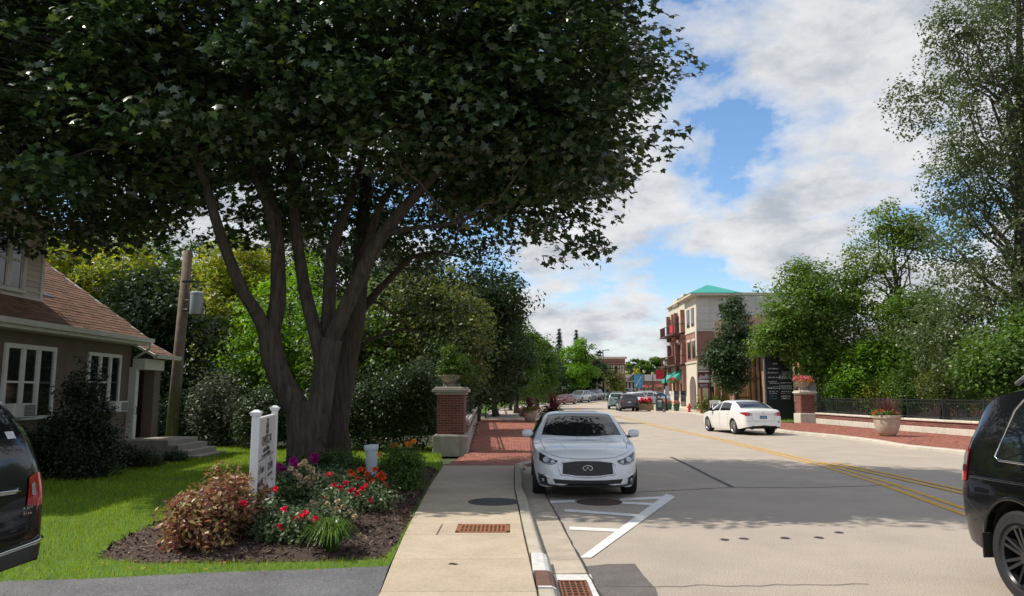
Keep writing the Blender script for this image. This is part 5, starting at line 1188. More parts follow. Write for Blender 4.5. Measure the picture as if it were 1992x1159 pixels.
def pot_b(t, p, s):
    fill('foliage', t, [(p.x, p.y, p.z + .1, .55, .5, .2), (p.x - .45, p.y, p.z - .1, .25, .25, .25)], 1500, .09, L_olive, s); fill('pink_flowers', t, [(p.x - .45, p.y - .1, p.z - .05, .3, .3, .25), (p.x + .3, p.y, p.z + .1, .4, .3, .15)], 500, .08, F_pink, s + 1); fill('lime_flowers', t, [(p.x - .1, p.y - .3, p.z + .1, .3, .2, .12)], 200, .07, L_lime, s + 2); sprays('grass_plume', p, 90, 1.0, .75, L_plume, t, s + 3, .016)
g = G(1031, 820, SW); pot('pinkish planter pot with trailing flowers on the left plaza', (g[0], g[1], SW), .41, .66, M_pot, 162, pot_b, False)
def pot_c(t, p, s):
    fill('foliage', t, [(p.x, p.y, p.z + .1, .5, .5, .2)], 1200, .09, L_deep, s); fill('dark_foliage', t, [(p.x - .4, p.y, p.z + .15, .35, .3, .25), (p.x + .1, p.y, p.z + .25, .3, .3, .2)], 700, .1, L_plume, s + 1); sprays('grass_plume', p, 80, 1.1, .8, L_plume, t, s + 2, .02)
pot('planter pot with dark purple foliage behind the parked white car', (1.85, 33.0, SW), .5, .72, M_pot, 163, pot_c)
# ================================================================ CARS
M_tyre = M('tyre_rubber', (.018, .018, .019), .8, .3, 20, .2, 60); M_under = M('underbody', (.008, .008, .008), .95)
M_cglass = M('car_glass', (.010, .013, .015), .03, .2, 2, spec=1.0); M_chrome = M('chrome', (.75, .76, .78), .12, .05, 3, metal=1.0)
M_alloy = M('alloy', (.52, .53, .55), .3, .1, 5, metal=.9); M_alloyd = M('alloy_dark', (.05, .05, .055), .25, .2, 5, metal=.7, coat=.5)
M_gap = M('panel_gap', (.012, .012, .012), .8); M_lampr = M('lamp_red', (.38, .008, .012), .12, .25, 12, coat=1.0); M_lampw = M('lamp_clear', (.55, .57, .60), .08, .3, 14, coat=1.0, metal=.5)
M_lampd = M('lamp_dark', (.05, .055, .06), .08, .3, 10, coat=1.0, metal=.3); M_blackp = M('black_plastic', (.02, .02, .021), .5, .2, 30)
def paint(name, c, rough=.35, metal=0.): return M(name, c, rough, .06, 3, coat=1.0, metal=metal, spec=.5)
P_white = paint('paint_white', (.74, .76, .77)); P_pearl = paint('paint_pearl', (.80, .79, .76)); P_black = M('paint_black', (.004, .004, .005), .3, .06, 3, coat=.8, spec=.15)
def smooth_fn(pts):
    p = np.array(pts, float); x, z = p[:, 0], p[:, 1]; n = len(x); h = np.diff(x); d = np.diff(z) / h; m = np.zeros(n)
    m[0], m[-1] = d[0], d[-1]
    for i in range(1, n - 1):
        m[i] = 0 if d[i - 1] * d[i] <= 0 else (h[i - 1] + h[i]) / (h[i - 1] / d[i] * 1 + h[i] / d[i - 1] * 1) if True else 0
    def f(q):
        q = min(max(q, x[0]), x[-1]); i = min(int(np.searchsorted(x, q, 'right')) - 1, n - 2); i = max(i, 0); t = (q - x[i]) / h[i]
        return float((2 * t ** 3 - 3 * t ** 2 + 1) * z[i] + (t ** 3 - 2 * t ** 2 + t) * h[i] * m[i] + (-2 * t ** 3 + 3 * t ** 2) * z[i + 1] + (t ** 3 - t ** 2) * h[i] * m[i + 1])
    return f
class Car:
    """x forward, y left, z up; the origin is on the ground under the middle of the car"""
    def __init__(s, S):
        s.S = S; s.zt = smooth_fn(S['top']); s.zb = smooth_fn(S['belt']); s.w = smooth_fn(S['plan']); s.rock = smooth_fn(S['rock'])
        s.x0, s.x1 = S['top'][0][0], S['top'][-1][0]; s.na, s.nb, s.nc = 10, 6, 12
    def low(s, x):
        z = s.rock(x)
        for xw in (s.S['xr'], s.S['xf']):
            d = abs(x - xw); Ra = s.S['ra']
            if d < Ra: z = max(z, s.S['r'] + math.sqrt(Ra * Ra - d * d) * s.S.get('arch_h', 1.0))
        return z
    def sec(s, x):
        S = s.S; zt, w_ = s.zt(x), s.w(x); zb = min(s.zb(x), zt - .035); tum = S['tumble']
        cr = S['crown'] * min(1, max(.15, w_ / S['wmax'])); wr = max(.05, w_ - .045 - max(0, zt - cr - zb) * tum); ze = max(zt - cr, zb + .004); P = []
        for i in range(s.na + 1):
            t = i / s.na; P.append((wr * t, zt - (zt - ze) * (.35 * t ** 2 + .65 * t ** 6)))
        for i in range(1, s.nb + 1):
            t = i / s.nb; P.append((wr + (w_ - wr) * t + S.get('gbulge', .02) * math.sin(math.pi * t) * min(1, (ze - zb) / .3), ze + (zb - ze) * t))
        lo = min(s.low(x), zb - .02); rk = S['zrock']
        for i in range(1, s.nc + 1):
            z = zb + (lo - zb) * i / s.nc; uu = (zb - z) / max(zb - rk, .1)
            P.append((w_ + S['bulge'] * math.sin(math.pi * min(uu, 1) ** .8) - S['tuck'] * max(0, uu) ** 4, z))
        P.append((P[-1][0] - .05, lo + .004)); P.append((0, lo + .004))
        return P
    def stations(s):
        X = set(np.round(np.linspace(s.x0, s.x1, 54), 4))
        for xw in (s.S['xr'], s.S['xf']):
            Ra = s.S['ra']
            for k in (0, .2, .4, .58, .74, .86, .94, .985, .9995):
                X |= {round(xw - Ra * k, 4), round(xw + Ra * k, 4)}
            X |= {round(xw - Ra - .003, 4), round(xw + Ra + .003, 4)}
        for e, sg in ((s.x0, 1), (s.x1, -1)):
            for d in (.006, .014, .03, .05, .075, .11, .15, .2, .26): X.add(round(e + sg * d, 4))
        return sorted(X)
    def shell(s):
        X = s.stations(); secs = [s.sec(x) for x in X]; K = len(secs[0])
        # close the two ends by shrinking the last section
        def shrink(sc, k, dx, xx):
            cy_ = 0; cz_ = (sc[0][1] + sc[-1][1]) / 2; return [(y * k, cz_ + (z - cz_) * k) for y, z in sc], xx + dx
        R_ = [(sc, x) for sc, x in zip(secs, X)]
        a = [shrink(secs[0], k, -d, X[0]) for k, d in ((.0, .022), (.55, .019), (.85, .012), (.96, .004))]
        c = [shrink(secs[-1], k, d, X[-1]) for k, d in ((.96, .004), (.85, .012), (.55, .019), (.0, .022))]
        R_ = [(q[0], q[1]) for q in a] + R_ + [(q[0], q[1]) for q in c]
        V = []; F = []; FU = []
        for sc, x in R_:
            for y, z in sc: V.append((x, y, z))
            for y, z in sc: V.append((x, -y, z))
        n = 2 * K; nb_ = K - 2
        for i in range(len(R_) - 1):
            for k in range(K - 1):
                A = i * n + k; f = (A, A + n, A + n + 1, A + 1); (FU if k >= nb_ - 0 else F).append(f)
                B = i * n + K + k; f = (B, B + 1, B + n + 1, B + n); (FU if k >= nb_ - 0 else F).append(f)
        V = np.array(V); s.V, s.F = V, np.array(F); s.bvh = BVHTree.FromPolygons([tuple(v) for v in V], [tuple(f) for f in F] + [tuple(f) for f in FU])
        bm = bmesh.new(); me = npmesh('body', V, np.array(F), True); bm.from_mesh(me); bmesh.ops.remove_doubles(bm, verts=bm.verts, dist=.0004); bmesh.ops.recalc_face_normals(bm, faces=bm.faces); bm.to_mesh(me); bm.free()
        for p in me.polygons: p.use_smooth = True
        me.set_sharp_from_angle(angle=R(40))
        mu = npmesh('underbody', V, np.array(FU))
        return me, mu
    # ---- points on the surface
    def cast(s, dirn, a, b):
        D = {'front': (Vector((5, a, b)), Vector((-1, 0, 0))), 'rear': (Vector((-5, a, b)), Vector((1, 0, 0))), 'left': (Vector((a, 3, b)), Vector((0, -1, 0))), 'right': (Vector((a, -3, b)), Vector((0, 1, 0))), 'top': (Vector((a, b, 4)), Vector((0, 0, -1)))}[dirn]
        h = s.bvh.ray_cast(*D)
        if h[0] is None: return None, None
        n = h[1] if h[1].dot(D[1]) < 0 else -h[1]
        return h[0], n
    def patch(s, name, dirn, low, up, mat, parent, off=.004, m=12, n=5, mirror=False, sharp=None):
        def res(pl, t):
            d = [0]
            for p, q in zip(pl[:-1], pl[1:]): d.append(d[-1] + math.hypot(q[0] - p[0], q[1] - p[1]))
            x = t * d[-1]; return np.interp(x, d, [p[0] for p in pl]), np.interp(x, d, [p[1] for p in pl])
        G_ = []
        for i in range(m + 1):
            a, b = res(low, i / m), res(up, i / m); row = []
            for j in range(n + 1):
                t = j / n; p, nn = s.cast(dirn, a[0] + (b[0] - a[0]) * t, a[1] + (b[1] - a[1]) * t); row.append(None if p is None else p + nn * off)
            G_.append(row)
        V = []; idx = {}; F = []
        for i in range(m + 1):
            for j in range(n + 1):
                if G_[i][j] is not None: idx[i, j] = len(V); V.append(tuple(G_[i][j]))
        for i in range(m):
            for j in range(n):
                q = [(i, j), (i + 1, j), (i + 1, j + 1), (i, j + 1)]
                if all(k in idx for k in q): F.append(tuple(idx[k] for k in q))
        outs = []
        for sg in ((1, -1) if mirror else (1,)):
            b = MB(); b.add([(x, y * sg, z) for x, y, z in V], F); outs.append(b.build(name, mat, parent, True))
        return outs if mirror else outs[0]
    def line(s, name, dirn, pts, r, mat, parent, off=0., mirror=False, n=6, closed=False, step=.05):
        Q = []; pts = list(pts) + ([pts[0]] if closed else [])
        for p, q in zip(pts[:-1], pts[1:]):
            k = max(1, int(math.hypot(q[0] - p[0], q[1] - p[1]) / step))
            for i in range(k): t = i / k; Q.append((p[0] + (q[0] - p[0]) * t, p[1] + (q[1] - p[1]) * t))
        Q.append(pts[-1]); W_ = []
        for a, b in Q:
            h, nn = s.cast(dirn, a, b)
            if h is not None: W_.append(h + nn * off)
        outs = []
        for sg in ((1, -1) if mirror else (1,)):
            if len(W_) > 1: b = MB(); b.tube([(p.x, p.y * sg, p.z) for p in W_], r, n); outs.append(b.build(name, mat, parent, True))
        return outs
    def surf(s, x, i):
        """point i (float index along the half section) at station x"""
        P = s.sec(x); k = min(int(i), len(P) - 2); t = i - k; return Vector((x, P[k][0] + (P[k + 1][0] - P[k][0]) * t, P[k][1] + (P[k + 1][1] - P[k][1]) * t))
    def spatch(s, name, xa, xb, i0, i1, mat, parent, off=.004, m=14, n=8, sides=(1,), full=False):
        """glass: xa/xb are functions of the section fraction (0..1)"""
        outs = []
        for sg in sides:
            V = []; js = np.linspace(-1 if full else 0, 1, n + 1)
            for jj in js:
                tt = abs(jj) if full else jj; ii = i0 + (i1 - i0) * tt; s2 = (-1 if jj < 0 else 1) if full else sg
                for k in range(m + 1):
                    x = xa(tt) + (xb(tt) - xa(tt)) * k / m; e = .01
                    p = s.surf(x, ii); dx = s.surf(x + e, ii) - s.surf(x - e, ii); di = s.surf(x, min(ii + .3, i1 + .3)) - s.surf(x, max(ii - .3, 0))
                    nn = dx.cross(di); 
                    if nn.length < 1e-9: nn = Vector((0, 0, 1))
                    nn.normalize()
                    if nn.dot(Vector((0, p.y, p.z - .6))) < 0: nn = -nn
                    q = p + nn * off; V.append((q.x, q.y * s2, q.z))
            F = [(j * (m + 1) + k, j * (m + 1) + k + 1, (j + 1) * (m + 1) + k + 1, (j + 1) * (m + 1) + k) for j in range(n) for k in range(m)]
            b = MB(); b.add(V, F); outs.append(b.build(name, mat, parent, True))
        return outs
_wheel_cache = {}
def wheel_meshes(r, w_, spokes, style):
    key = (r, w_, spokes, style)
    if key in _wheel_cache: return _wheel_cache[key]
    ri = r * (.70 if style != 'low' else .66)
    t = MB(); t.lathe([(ri, -w_ / 2 + .02), (ri + .015, -w_ / 2), (r * .93, -w_ / 2), (r * .985, -w_ / 2 + .02), (r, -w_ / 2 + .045), (r, w_ / 2 - .045), (r * .985, w_ / 2 - .02), (r * .93, w_ / 2), (ri + .015, w_ / 2), (ri, w_ / 2 - .02), (ri, -w_ / 2 + .02)], 40, cap=False)
    q = MB(); q.lathe([(ri, w_ / 2 - .012), (ri - .012, w_ / 2 - .004), (ri - .03, w_ / 2 - .02), (ri - .035, -w_ / 2 + .03), (ri - .04, -.02)], 40, cap=False)
    q.lathe([(.01, w_ / 2 - .035), (.055, w_ / 2 - .035), (.075, w_ / 2 - .05), (.08, w_ / 2 - .10)], 20, cap=False)
    for k in range(spokes):
        a = 2 * math.pi * k / spokes; m = Matrix.Rotation(a, 4, 'Z')
        for off in ((-.022, .022) if style == 'double' else (0,)):
            wd = .014 if style == 'double' else .030
            q.add([(.05, off * .6 - wd, w_ / 2 - .045), (ri - .02, off * 1.6 - wd * .85, w_ / 2 - .016), (ri - .02, off * 1.6 + wd * .85, w_ / 2 - .016), (.05, off * .6 + wd, w_ / 2 - .045), (.05, off * .6 - wd, w_ / 2 - .085), (ri - .02, off * 1.6 - wd, w_ / 2 - .06), (ri - .02, off * 1.6 + wd, w_ / 2 - .06), (.05, off * .6 + wd, w_ / 2 - .085)], [(0, 1, 2, 3), (0, 4, 5, 1), (3, 2, 6, 7), (4, 7, 6, 5)], m)
    d = MB(); d.lathe([(ri - .03, -.03), (.02, -.03)], 24, cap=False)
    _wheel_cache[key] = (t.mesh('tyre', 35), q.mesh('rim', 30), d.mesh('brake'))
    return _wheel_cache[key]
def add_wheels(car, root, rim_mat, spokes=10, style='plain', detail=True, steer=0):
    S = car.S; r, w_ = S['r'], S['tw']; tm, rm, dm_ = wheel_meshes(round(r, 3), w_, spokes, style)
    for xw in (S['xf'], S['xr']):
        for sg in (1, -1):
            o = link('wheel', tm, M_tyre, root, (xw, sg * S['track'], r), (R(-90) * sg, 0, (steer if xw == S['xf'] else 0)))
            if sg < 0: o.rotation_euler = (R(90), 0, (steer if xw == S['xf'] else 0))
            k = link('rim', rm, None, o); 
            if not rm.materials: rm.materials.append(rim_mat)
            k.material_slots[0].link = 'OBJECT'; k.material_slots[0].material = rim_mat
            if detail: link('brake_disc', dm_, M('brake', (.04, .04, .042), .5), o)
def mirror_part(root, x, y, z, mat, sg, s=1.0):
    b = MB(); n = 10; V = []
    for i in range(n + 1):
        t = i / n; a = -math.pi / 2 + math.pi * t; rr_ = max(.02, math.cos(a)) ** .45
        for k in range(12):
            p = 2 * math.pi * k / 12; c_, s_ = math.cos(p), math.sin(p); V.append((x - .02 + .075 * s * rr_ * (abs(c_) ** .7) * (1 if c_ > 0 else -1), y + sg * (.10 * s * math.sin(a) + .09), z + .075 * s * rr_ * (abs(s_) ** .7) * (1 if s_ > 0 else -1)))
    F = [(i * 12 + k, i * 12 + (k + 1) % 12, (i + 1) * 12 + (k + 1) % 12, (i + 1) * 12 + k) for i in range(n) for k in range(12)] + [tuple(range(12)), tuple(range(n * 12, n * 12 + 12))]
    b.add(V, F); o = b.build('mirror', mat, root, True)
    b = MB(); b.tube([(x + .02, y - sg * .08, z - .06), (x, y + sg * .05, z - .055)], [.03, .022], 8); b.build('mirror_arm', M_blackp, o, True)
    b = MB(); b.add([(x - .098 * s, y + sg * .02, z - .05 * s), (x - .098 * s, y + sg * .165, z - .05 * s), (x - .098 * s, y + sg * .165, z + .055 * s), (x - .098 * s, y + sg * .02, z + .055 * s)], [(0, 1, 2, 3)]); b.build('mirror_glass', M_cglass, o)
# ---------------------------------------------------------------- shapes
SEDAN = dict(top=[(-2.36, .50), (-2.34, .70), (-2.30, .92), (-2.22, 1.01), (-2.0, 1.055), (-1.75, 1.09), (-1.3, 1.25), (-.95, 1.36), (-.55, 1.405), (-.1, 1.415), (.25, 1.37), (.6, 1.235), (1.0, 1.03), (1.18, .945), (1.5, .915), (1.9, .86), (2.15, .79), (2.27, .70), (2.33, .55), (2.36, .42)],
             belt=[(-2.36, .46), (-2.3, .80), (-2.1, .92), (-1.5, .965), (-.5, .945), (.5, .93), (1.2, .88), (1.8, .81), (2.15, .72), (2.3, .58), (2.36, .38)],
             plan=[(-2.36, .62), (-2.31, .73), (-2.2, .80), (-1.9, .865), (-1.3, .895), (-.3, .905), (.7, .90), (1.4, .885), (1.85, .855), (2.1, .79), (2.25, .69), (2.33, .58), (2.36, .50)],
             rock=[(-2.36, .34), (-2.0, .25), (-1.0, .205), (1.0, .195), (2.0, .20), (2.3, .22), (2.36, .24)], zrock=.2, xf=1.42, xr=-1.40, ra=.375, r=.335, tw=.235, track=.79, tumble=.50, crown=.055, bulge=.025, tuck=.055, wmax=.9)
SUV = dict(top=[(-2.38, .55), (-2.36, .80), (-2.32, 1.05), (-2.27, 1.25), (-2.12, 1.52), (-1.98, 1.69), (-1.75, 1.755), (-1.2, 1.785), (-.3, 1.78), (.1, 1.74), (.35, 1.66), (.75, 1.42), (1.1, 1.20), (1.22, 1.14), (1.6, 1.10), (2.0, 1.03), (2.2, .93), (2.33, .75), (2.38, .55)],
           belt=[(-2.38, .48), (-2.32, .95), (-2.2, 1.10), (-1.5, 1.12), (0, 1.09), (1.1, 1.06), (1.8, .99), (2.2, .84), (2.38, .45)],
           plan=[(-2.38, .72), (-2.33, .82), (-2.2, .90), (-1.9, .935), (-1.0, .955), (.7, .955), (1.5, .94), (1.95, .90), (2.2, .80), (2.33, .68), (2.38, .58)],
           rock=[(-2.38, .42), (-2.0, .34), (-1.0, .27), (1.0, .27), (2.0, .28), (2.38, .32)], zrock=.27, xf=1.40, xr=-1.42, ra=.43, r=.375, tw=.25, track=.83, tumble=.27, crown=.06, bulge=.028, tuck=.05, wmax=.95)
def shift(S, **kw): d = dict(S); d.update(kw); return d
def place(root, px=None, py=None, xy=None, heading=0):
    x, y = xy if xy else G(px, py); root.location = (x, y, float(gz(y)) + .0); root.rotation_euler = (math.atan2(float(gz(y + 2) - gz(y - 2)), 4) * 0, 0, heading); return root
def base_car(name, label, S, body_mat, group=None, rim=None, spokes=10, style='plain', detail=True, win_x=None, quarter=True, steer=0, mirrors=True, cat='car', mirror_mat=None):
    root = thing(name, label, cat, group=group); c = Car(S); me, mu = c.shell(); body = link('body', me, body_mat, root); link('underbody', mu, M_under, root)
    add_wheels(c, root, rim or M_alloy, spokes, style, detail, steer)
    g0, g1 = c.na, c.na + c.nb; wx = win_x
    # windscreen and rear window on the top surface, side windows on the greenhouse
    c.spatch('windscreen', lambda t: wx['ws'][1] - .05 * t * t, lambda t: wx['ws'][0] - .10 * t * t, 0, g0 * .90, M_cglass, root, .005, 14, 20, full=True)
    c.spatch('rear_window', lambda t: wx['rw'][0] + .03 * t * t, lambda t: wx['rw'][1] + .04 * t * t, 0, g0 * .86, M_cglass, root, .005, 12, 20, full=True)
    for a, b_ in wx['side']:
        c.spatch('side_window', lambda t, a=a: a[0] + (a[1] - a[0]) * t, lambda t, b_=b_: b_[0] + (b_[1] - b_[0]) * t, g0 + .7, g1 - .55, M_cglass, root, .005, 14, 6, sides=(1, -1))
    if mirrors:
        for sg in (1, -1): mirror_part(root, wx['mx'], sg * (c.w(wx['mx']) + .01), c.zb(wx['mx']) + .10, mirror_mat or body_mat, sg, wx.get('ms', 1))
    for x in wx['doors']:
        c.line('door_gap', 'left', [(x[0], c.zb(x[0]) - .01), (x[1], c.S['zrock'] + .10)], .0045, M_gap, root, mirror=True)
    return root, c, body
WX_S = dict(ws=(1.10, .24), rw=(-1.72, -.98), side=[((.05, .06), (.42, .93)), ((-.88, -.95), (-.02, -.04))], mx=.78, doors=[((.98, .90)), ((-.02, .02)), ((-.98, -.72))])
WX_S['doors'] = [(.98, .92), (-.02, .02), (-.98, -.80)]
WX_U = dict(ws=(1.14, .32), rw=(-2.24, -2.0), side=[((.12, .12), (.42, .98)), ((-.92, -.92), (.02, .02)), ((-1.85, -1.95), (-1.04, -1.06))], mx=.85, ms=1.15, doors=[(1.05, 1.0), (.07, .10), (-.98, -.85)])

# ---------------------------------------------------------------- the parked white sedan, seen from the front
root, c, body = base_car('parked_sedan', 'white sedan parked at the left kerb, seen from the front', SEDAN, P_white, rim=M_alloyd, spokes=10, style='double', win_x=WX_S)
# headlights
c_out = [(.52, .60), (.60, .575), (.70, .585), (.80, .625)]; c_up = [(.49, .640), (.60, .670), (.70, .715), (.80, .765)]
for o in c.patch('headlight', 'front', c_out, c_up, M_lampd, root, .006, 14, 5, True):
    sg = 1 if np.mean([v.co.y for v in o.data.vertices]) > 0 else -1
    p, n = c.cast('front', .69 * sg, .655); q = Matrix.Translation(p + n * .004) @ n.to_track_quat('Z', 'Y').to_matrix().to_4x4()
    b = MB(); b.lathe([(.052, -.01), (.052, .012), (.043, .016), (.040, .006), (.02, .014), (.004, .018)], 20, q, cap=False); b.build('projector', M_lampw, o, True)
    p, n = c.cast('front', .58 * sg, .622); q = Matrix.Translation(p + n * .004) @ n.to_track_quat('Z', 'Y').to_matrix().to_4x4()
    b = MB(); b.lathe([(.032, -.01), (.032, .01), (.024, .012), (.004, .006)], 16, q, cap=False); b.build('inner_lamp', M_lampw, o, True)
    c.line('light_strip', 'front', [(sg * a, z + .012) for a, z in c_out], .007, M_lampw, o, .008)
# grille
gl = [(-.42, .425), (-.20, .402), (0, .396), (.20, .402), (.42, .425)]; gu = [(-.41, .612), (-.2, .632), (0, .636), (.2, .632), (.41, .612)]
gr = c.patch('grille', 'front', gl, gu, M_blackp, root, .006, 24, 6)
for zi, z in enumerate(np.arange(.425, .62, .022)):
    c.line('grille_wave', 'front', [(y, z + .006 * (1 if (k + zi) % 2 else -1)) for k, y in enumerate(np.arange(-.37, .371, .04))], .0042, M('grille_gloss', (.05, .05, .055), .2, coat=1.), gr, .009, step=.05, n=5)
c.line('grille_frame', 'front', [(-.42, .612), (-.475, .565), (-.445, .425), (-.2, .394), (0, .388), (.2, .394), (.445, .425), (.475, .565), (.42, .612), (.2, .636), (0, .641), (-.2, .636)], .013, M_chrome, gr, .006, closed=True, step=.03)
# emblem: an open oval with a road narrowing into it
p, n = c.cast('front', 0, .525); e_ = []; m = Matrix.Translation(p + Vector((.02, 0, 0)))
b = MB(); A = np.linspace(R(-68), R(248), 30); b.tube([(0, math.cos(a) * .078, math.sin(a) * .042) for a in A], .0075, 6, mat=m)
b.tube([(0, -.030, -.039), (0, -.012, -.005), (0, 0, .022), (0, .012, -.005), (0, .030, -.039)], .0065, 6, mat=m); b.build('emblem', M_chrome, gr, True)
# lower intake, fog pockets, splitter, plate-less bumper
lo_i = c.patch('lower_intake', 'front', [(-.54, .280), (-.3, .268), (0, .264), (.3, .268), (.54, .280)], [(-.58, .352), (-.3, .335), (0, .33), (.3, .335), (.58, .352)], M_blackp, root, .005, 24, 4)
for z in (.285, .305): c.line('intake_bar', 'front', [(-.5, z + .012), (0, z), (.5, z + .012)], .005, M('intake_grey', (.035, .035, .038), .4), lo_i, .006)
for o in c.patch('fog_pocket', 'front', [(.66, .262), (.73, .266), (.80, .29)], [(.68, .375), (.75, .395), (.82, .415)], M_blackp, root, .005, 10, 5, True):
    sg = 1 if o.data.vertices[0].co.y > 0 else -1
    p, n = c.cast('front', .735 * sg, .32); q = Matrix.Translation(p) @ n.to_track_quat('Z', 'Y').to_matrix().to_4x4(); b = MB(); b.lathe([(.032, 0), (.032, .014), (.024, .016), (.004, .01)], 16, q, cap=False); b.build('fog_lamp', M_lampw, o, True)
    c.line('chrome_brow', 'front', [(sg * .64, .365), (sg * .71, .402), (sg * .81, .422)], .013, M_chrome, o, .006)
c.line('splitter', 'front', [(-.78, .262), (-.6, .245), (-.3, .24), (0, .238), (.3, .24), (.6, .245), (.78, .262)], .018, M_blackp, root, .008)
c.line('bonnet_gap', 'front', [(-.78, .80), (-.6, .735), (-.45, .69), (-.2, .672), (0, .668), (.2, .672), (.45, .69), (.6, .735), (.78, .80)], .004, M_gap, root)
c.line('bonnet_gap', 'top', [(2.0, .70), (1.6, .745), (1.12, .76)], .004, M_gap, root, mirror=True)
c.line('bonnet_crease', 'top', [(2.1, .33), (1.7, .42), (1.2, .52)], .010, P_white, root, -.003, True)
for sg in (1, -1):
    b = MB(); b.tube([(1.15, sg * .05 + .02, .985), (1.04, sg * .35 + .25, 1.025)], .008, 5); b.build('wiper', M_blackp, root, True)
sr = c.patch('sunroof', 'top', [(-.45, -.38), (-.45, .38)], [(.05, -.38), (.05, .38)], M_cglass, root, .004, 10, 6)
p = AY(1, 1, 1); b = MB(); b.bbox((.36, -.12, 1.33), (.39, .12, 1.38), .008); 
place(root, xy=(1.30, 14.9), heading=R(-91))
# ---------------------------------------------------------------- white sedan driving away on the right
S2 = shift(SEDAN, tumble=.46, xf=1.42, xr=-1.36)
S2['top'] = [(-2.42, .50), (-2.40, .72), (-2.36, .98), (-2.26, 1.10), (-2.0, 1.13), (-1.82, 1.145), (-1.35, 1.32), (-1.0, 1.42), (-.55, 1.475), (-.1, 1.48), (.25, 1.43), (.6, 1.31), (1.0, 1.12), (1.2, 1.03), (1.5, .99), (1.95, .90), (2.2, .80), (2.33, .68), (2.40, .5), (2.43, .4)]
S2['belt'] = [(-2.42, .46), (-2.36, .86), (-2.1, .99), (-1.5, 1.0), (-.5, .975), (.5, .95), (1.2, .93), (1.8, .85), (2.2, .72), (2.35, .58), (2.43, .36)]
S2['plan'] = [(-2.42, .66), (-2.37, .76), (-2.25, .83), (-1.9, .885), (-1.3, .91), (-.3, .915), (.7, .91), (1.4, .895), (1.9, .86), (2.15, .79), (2.3, .68), (2.40, .57), (2.43, .5)]
S2['rock'] = [(-2.42, .36), (-2.0, .28), (-1.0, .21), (1.0, .20), (2.0, .20), (2.43, .24)]
root, c, body = base_car('sedan', 'white sedan driving away in the right lane with a blue plate', S2, P_pearl, rim=M_alloy, spokes=7, style='double', win_x=dict(ws=(1.12, .26), rw=(-1.80, -1.05), side=[((.05, .06), (.42, .95)), ((-.98, -1.12), (-.02, -.04))], mx=.80, doors=[(.98, .92), (-.02, .02), (-1.02, -.80)]), mirror_mat=M_blackp)
for o in c.patch('tail_light', 'rear', [(.52, .83), (.66, .815), (.80, .82)], [(.47, .90), (.66, .97), (.83, .985)], M_lampr, root, .006, 12, 6, True):
    sg = 1 if o.data.vertices[0].co.y > 0 else -1; c.patch('reverse_lamp', 'rear', [(sg * .53, .845), (sg * .60, .835)], [(sg * .51, .885), (sg * .60, .90)], M_lampw, o, .010, 4, 3)
c.patch('tail_light_side', 'left', [(-2.34, .85), (-2.05, .93)], [(-2.30, .975), (-2.0, .965)], M_lampr, root, .006, 8, 4, True)
c.line('boot_gap', 'rear', [(-.50, .80), (-.52, .70), (-.44, .60), (.44, .60), (.52, .70), (.50, .80)], .005, M_gap, root)
c.line('chrome_bar', 'rear', [(-.42, .895), (0, .905), (.42, .895)], .013, M_chrome, root, .01)
pl = c.patch('licence_plate', 'rear', [(-.16, .695), (.16, .695)], [(-.16, .825), (.16, .825)], M('plate_blue', (.05, .19, .36), .4, .3, 20), root, .014, 6, 3)
p, n = c.cast('rear', 0, .76); greek('plate_marks', .24, .05, 7, M('plate_ink', (.6, .62, .65), .5), pl, Matrix.Translation(p + Vector((-.02, 0, 0))) @ Matrix(((0, 0, -1, 0), (-1, 0, 0, 0), (0, 1, 0, 0), (0, 0, 0, 1))), 4)
p, n = c.cast('rear', 0, .955); b = MB(); b.tube([(0, math.cos(a) * .05, math.sin(a) * .045) for a in np.linspace(0, 6.283, 20)], .008, 6, mat=Matrix.Translation(p + n * .012)); b.box((-.005, -.06, -.009), (.005, .06, .009), Matrix.Translation(p + n * .012)); b.build('emblem', M_chrome, root, True)
for sg in (1, -1):
    b = MB(); b.tube([(-2.25, sg * .52, .30), (-2.44, sg * .52, .29)], .045, 12); b.build('exhaust_tip', M_blackp, root, True)
c.line('bumper_line', 'rear', [(-.75, .61), (-.5, .60)], .004, M_gap, root, mirror=True)
c.patch('diffuser', 'rear', [(-.6, .36), (.6, .36)], [(-.55, .40), (.55, .40)], M_blackp, root, .004, 12, 2)
p, n = c.cast('rear', -.66, .56); b = MB(); b.box((p.x - .012, -.70, .53), (p.x - .006, -.64, .585)); b.build('bumper_sticker', M_blackp, root)
for o in c.line('door_handle', 'left', [(-.12, .86), (.06, .86)], .014, P_pearl, root, .012, True) + c.line('door_handle', 'left', [(-.95, .875), (-.78, .875)], .014, P_pearl, root, .012, True): pass
place(root, xy=(10.35, 34.2), heading=R(98))
# ---------------------------------------------------------------- black SUV on the right, tail towards the picture's middle
S3 = dict(SUV); S3['top'] = [(-2.40, .55), (-2.39, .80), (-2.36, 1.02), (-2.31, 1.20), (-2.17, 1.50), (-2.02, 1.71), (-1.82, 1.80), (-1.3, 1.85), (-.3, 1.85), (.1, 1.82), (.4, 1.73), (.8, 1.47), (1.1, 1.27), (1.22, 1.20), (1.6, 1.16), (2.0, 1.08), (2.2, .97), (2.33, .78), (2.40, .55)]
S3.update(tumble=.24, ra=.46, r=.385, xr=-1.45, tw=.26, track=.835, bulge=.035)
root, c, body = base_car('off_road_car', 'glossy black off-road car at the right edge with its tail in view', S3, P_black, rim=M_alloyd, spokes=7, style='double', win_x=dict(ws=(1.15, .36), rw=(-2.24, -2.05), side=[((.12, .12), (.42, .98)), ((-.90, -.90), (.02, .02)), ((-1.50, -1.74), (-1.02, -1.04))], mx=.9, ms=1.15, doors=[(1.05, 1.0), (.07, .10), (-.96, -.84)]), cat='car')
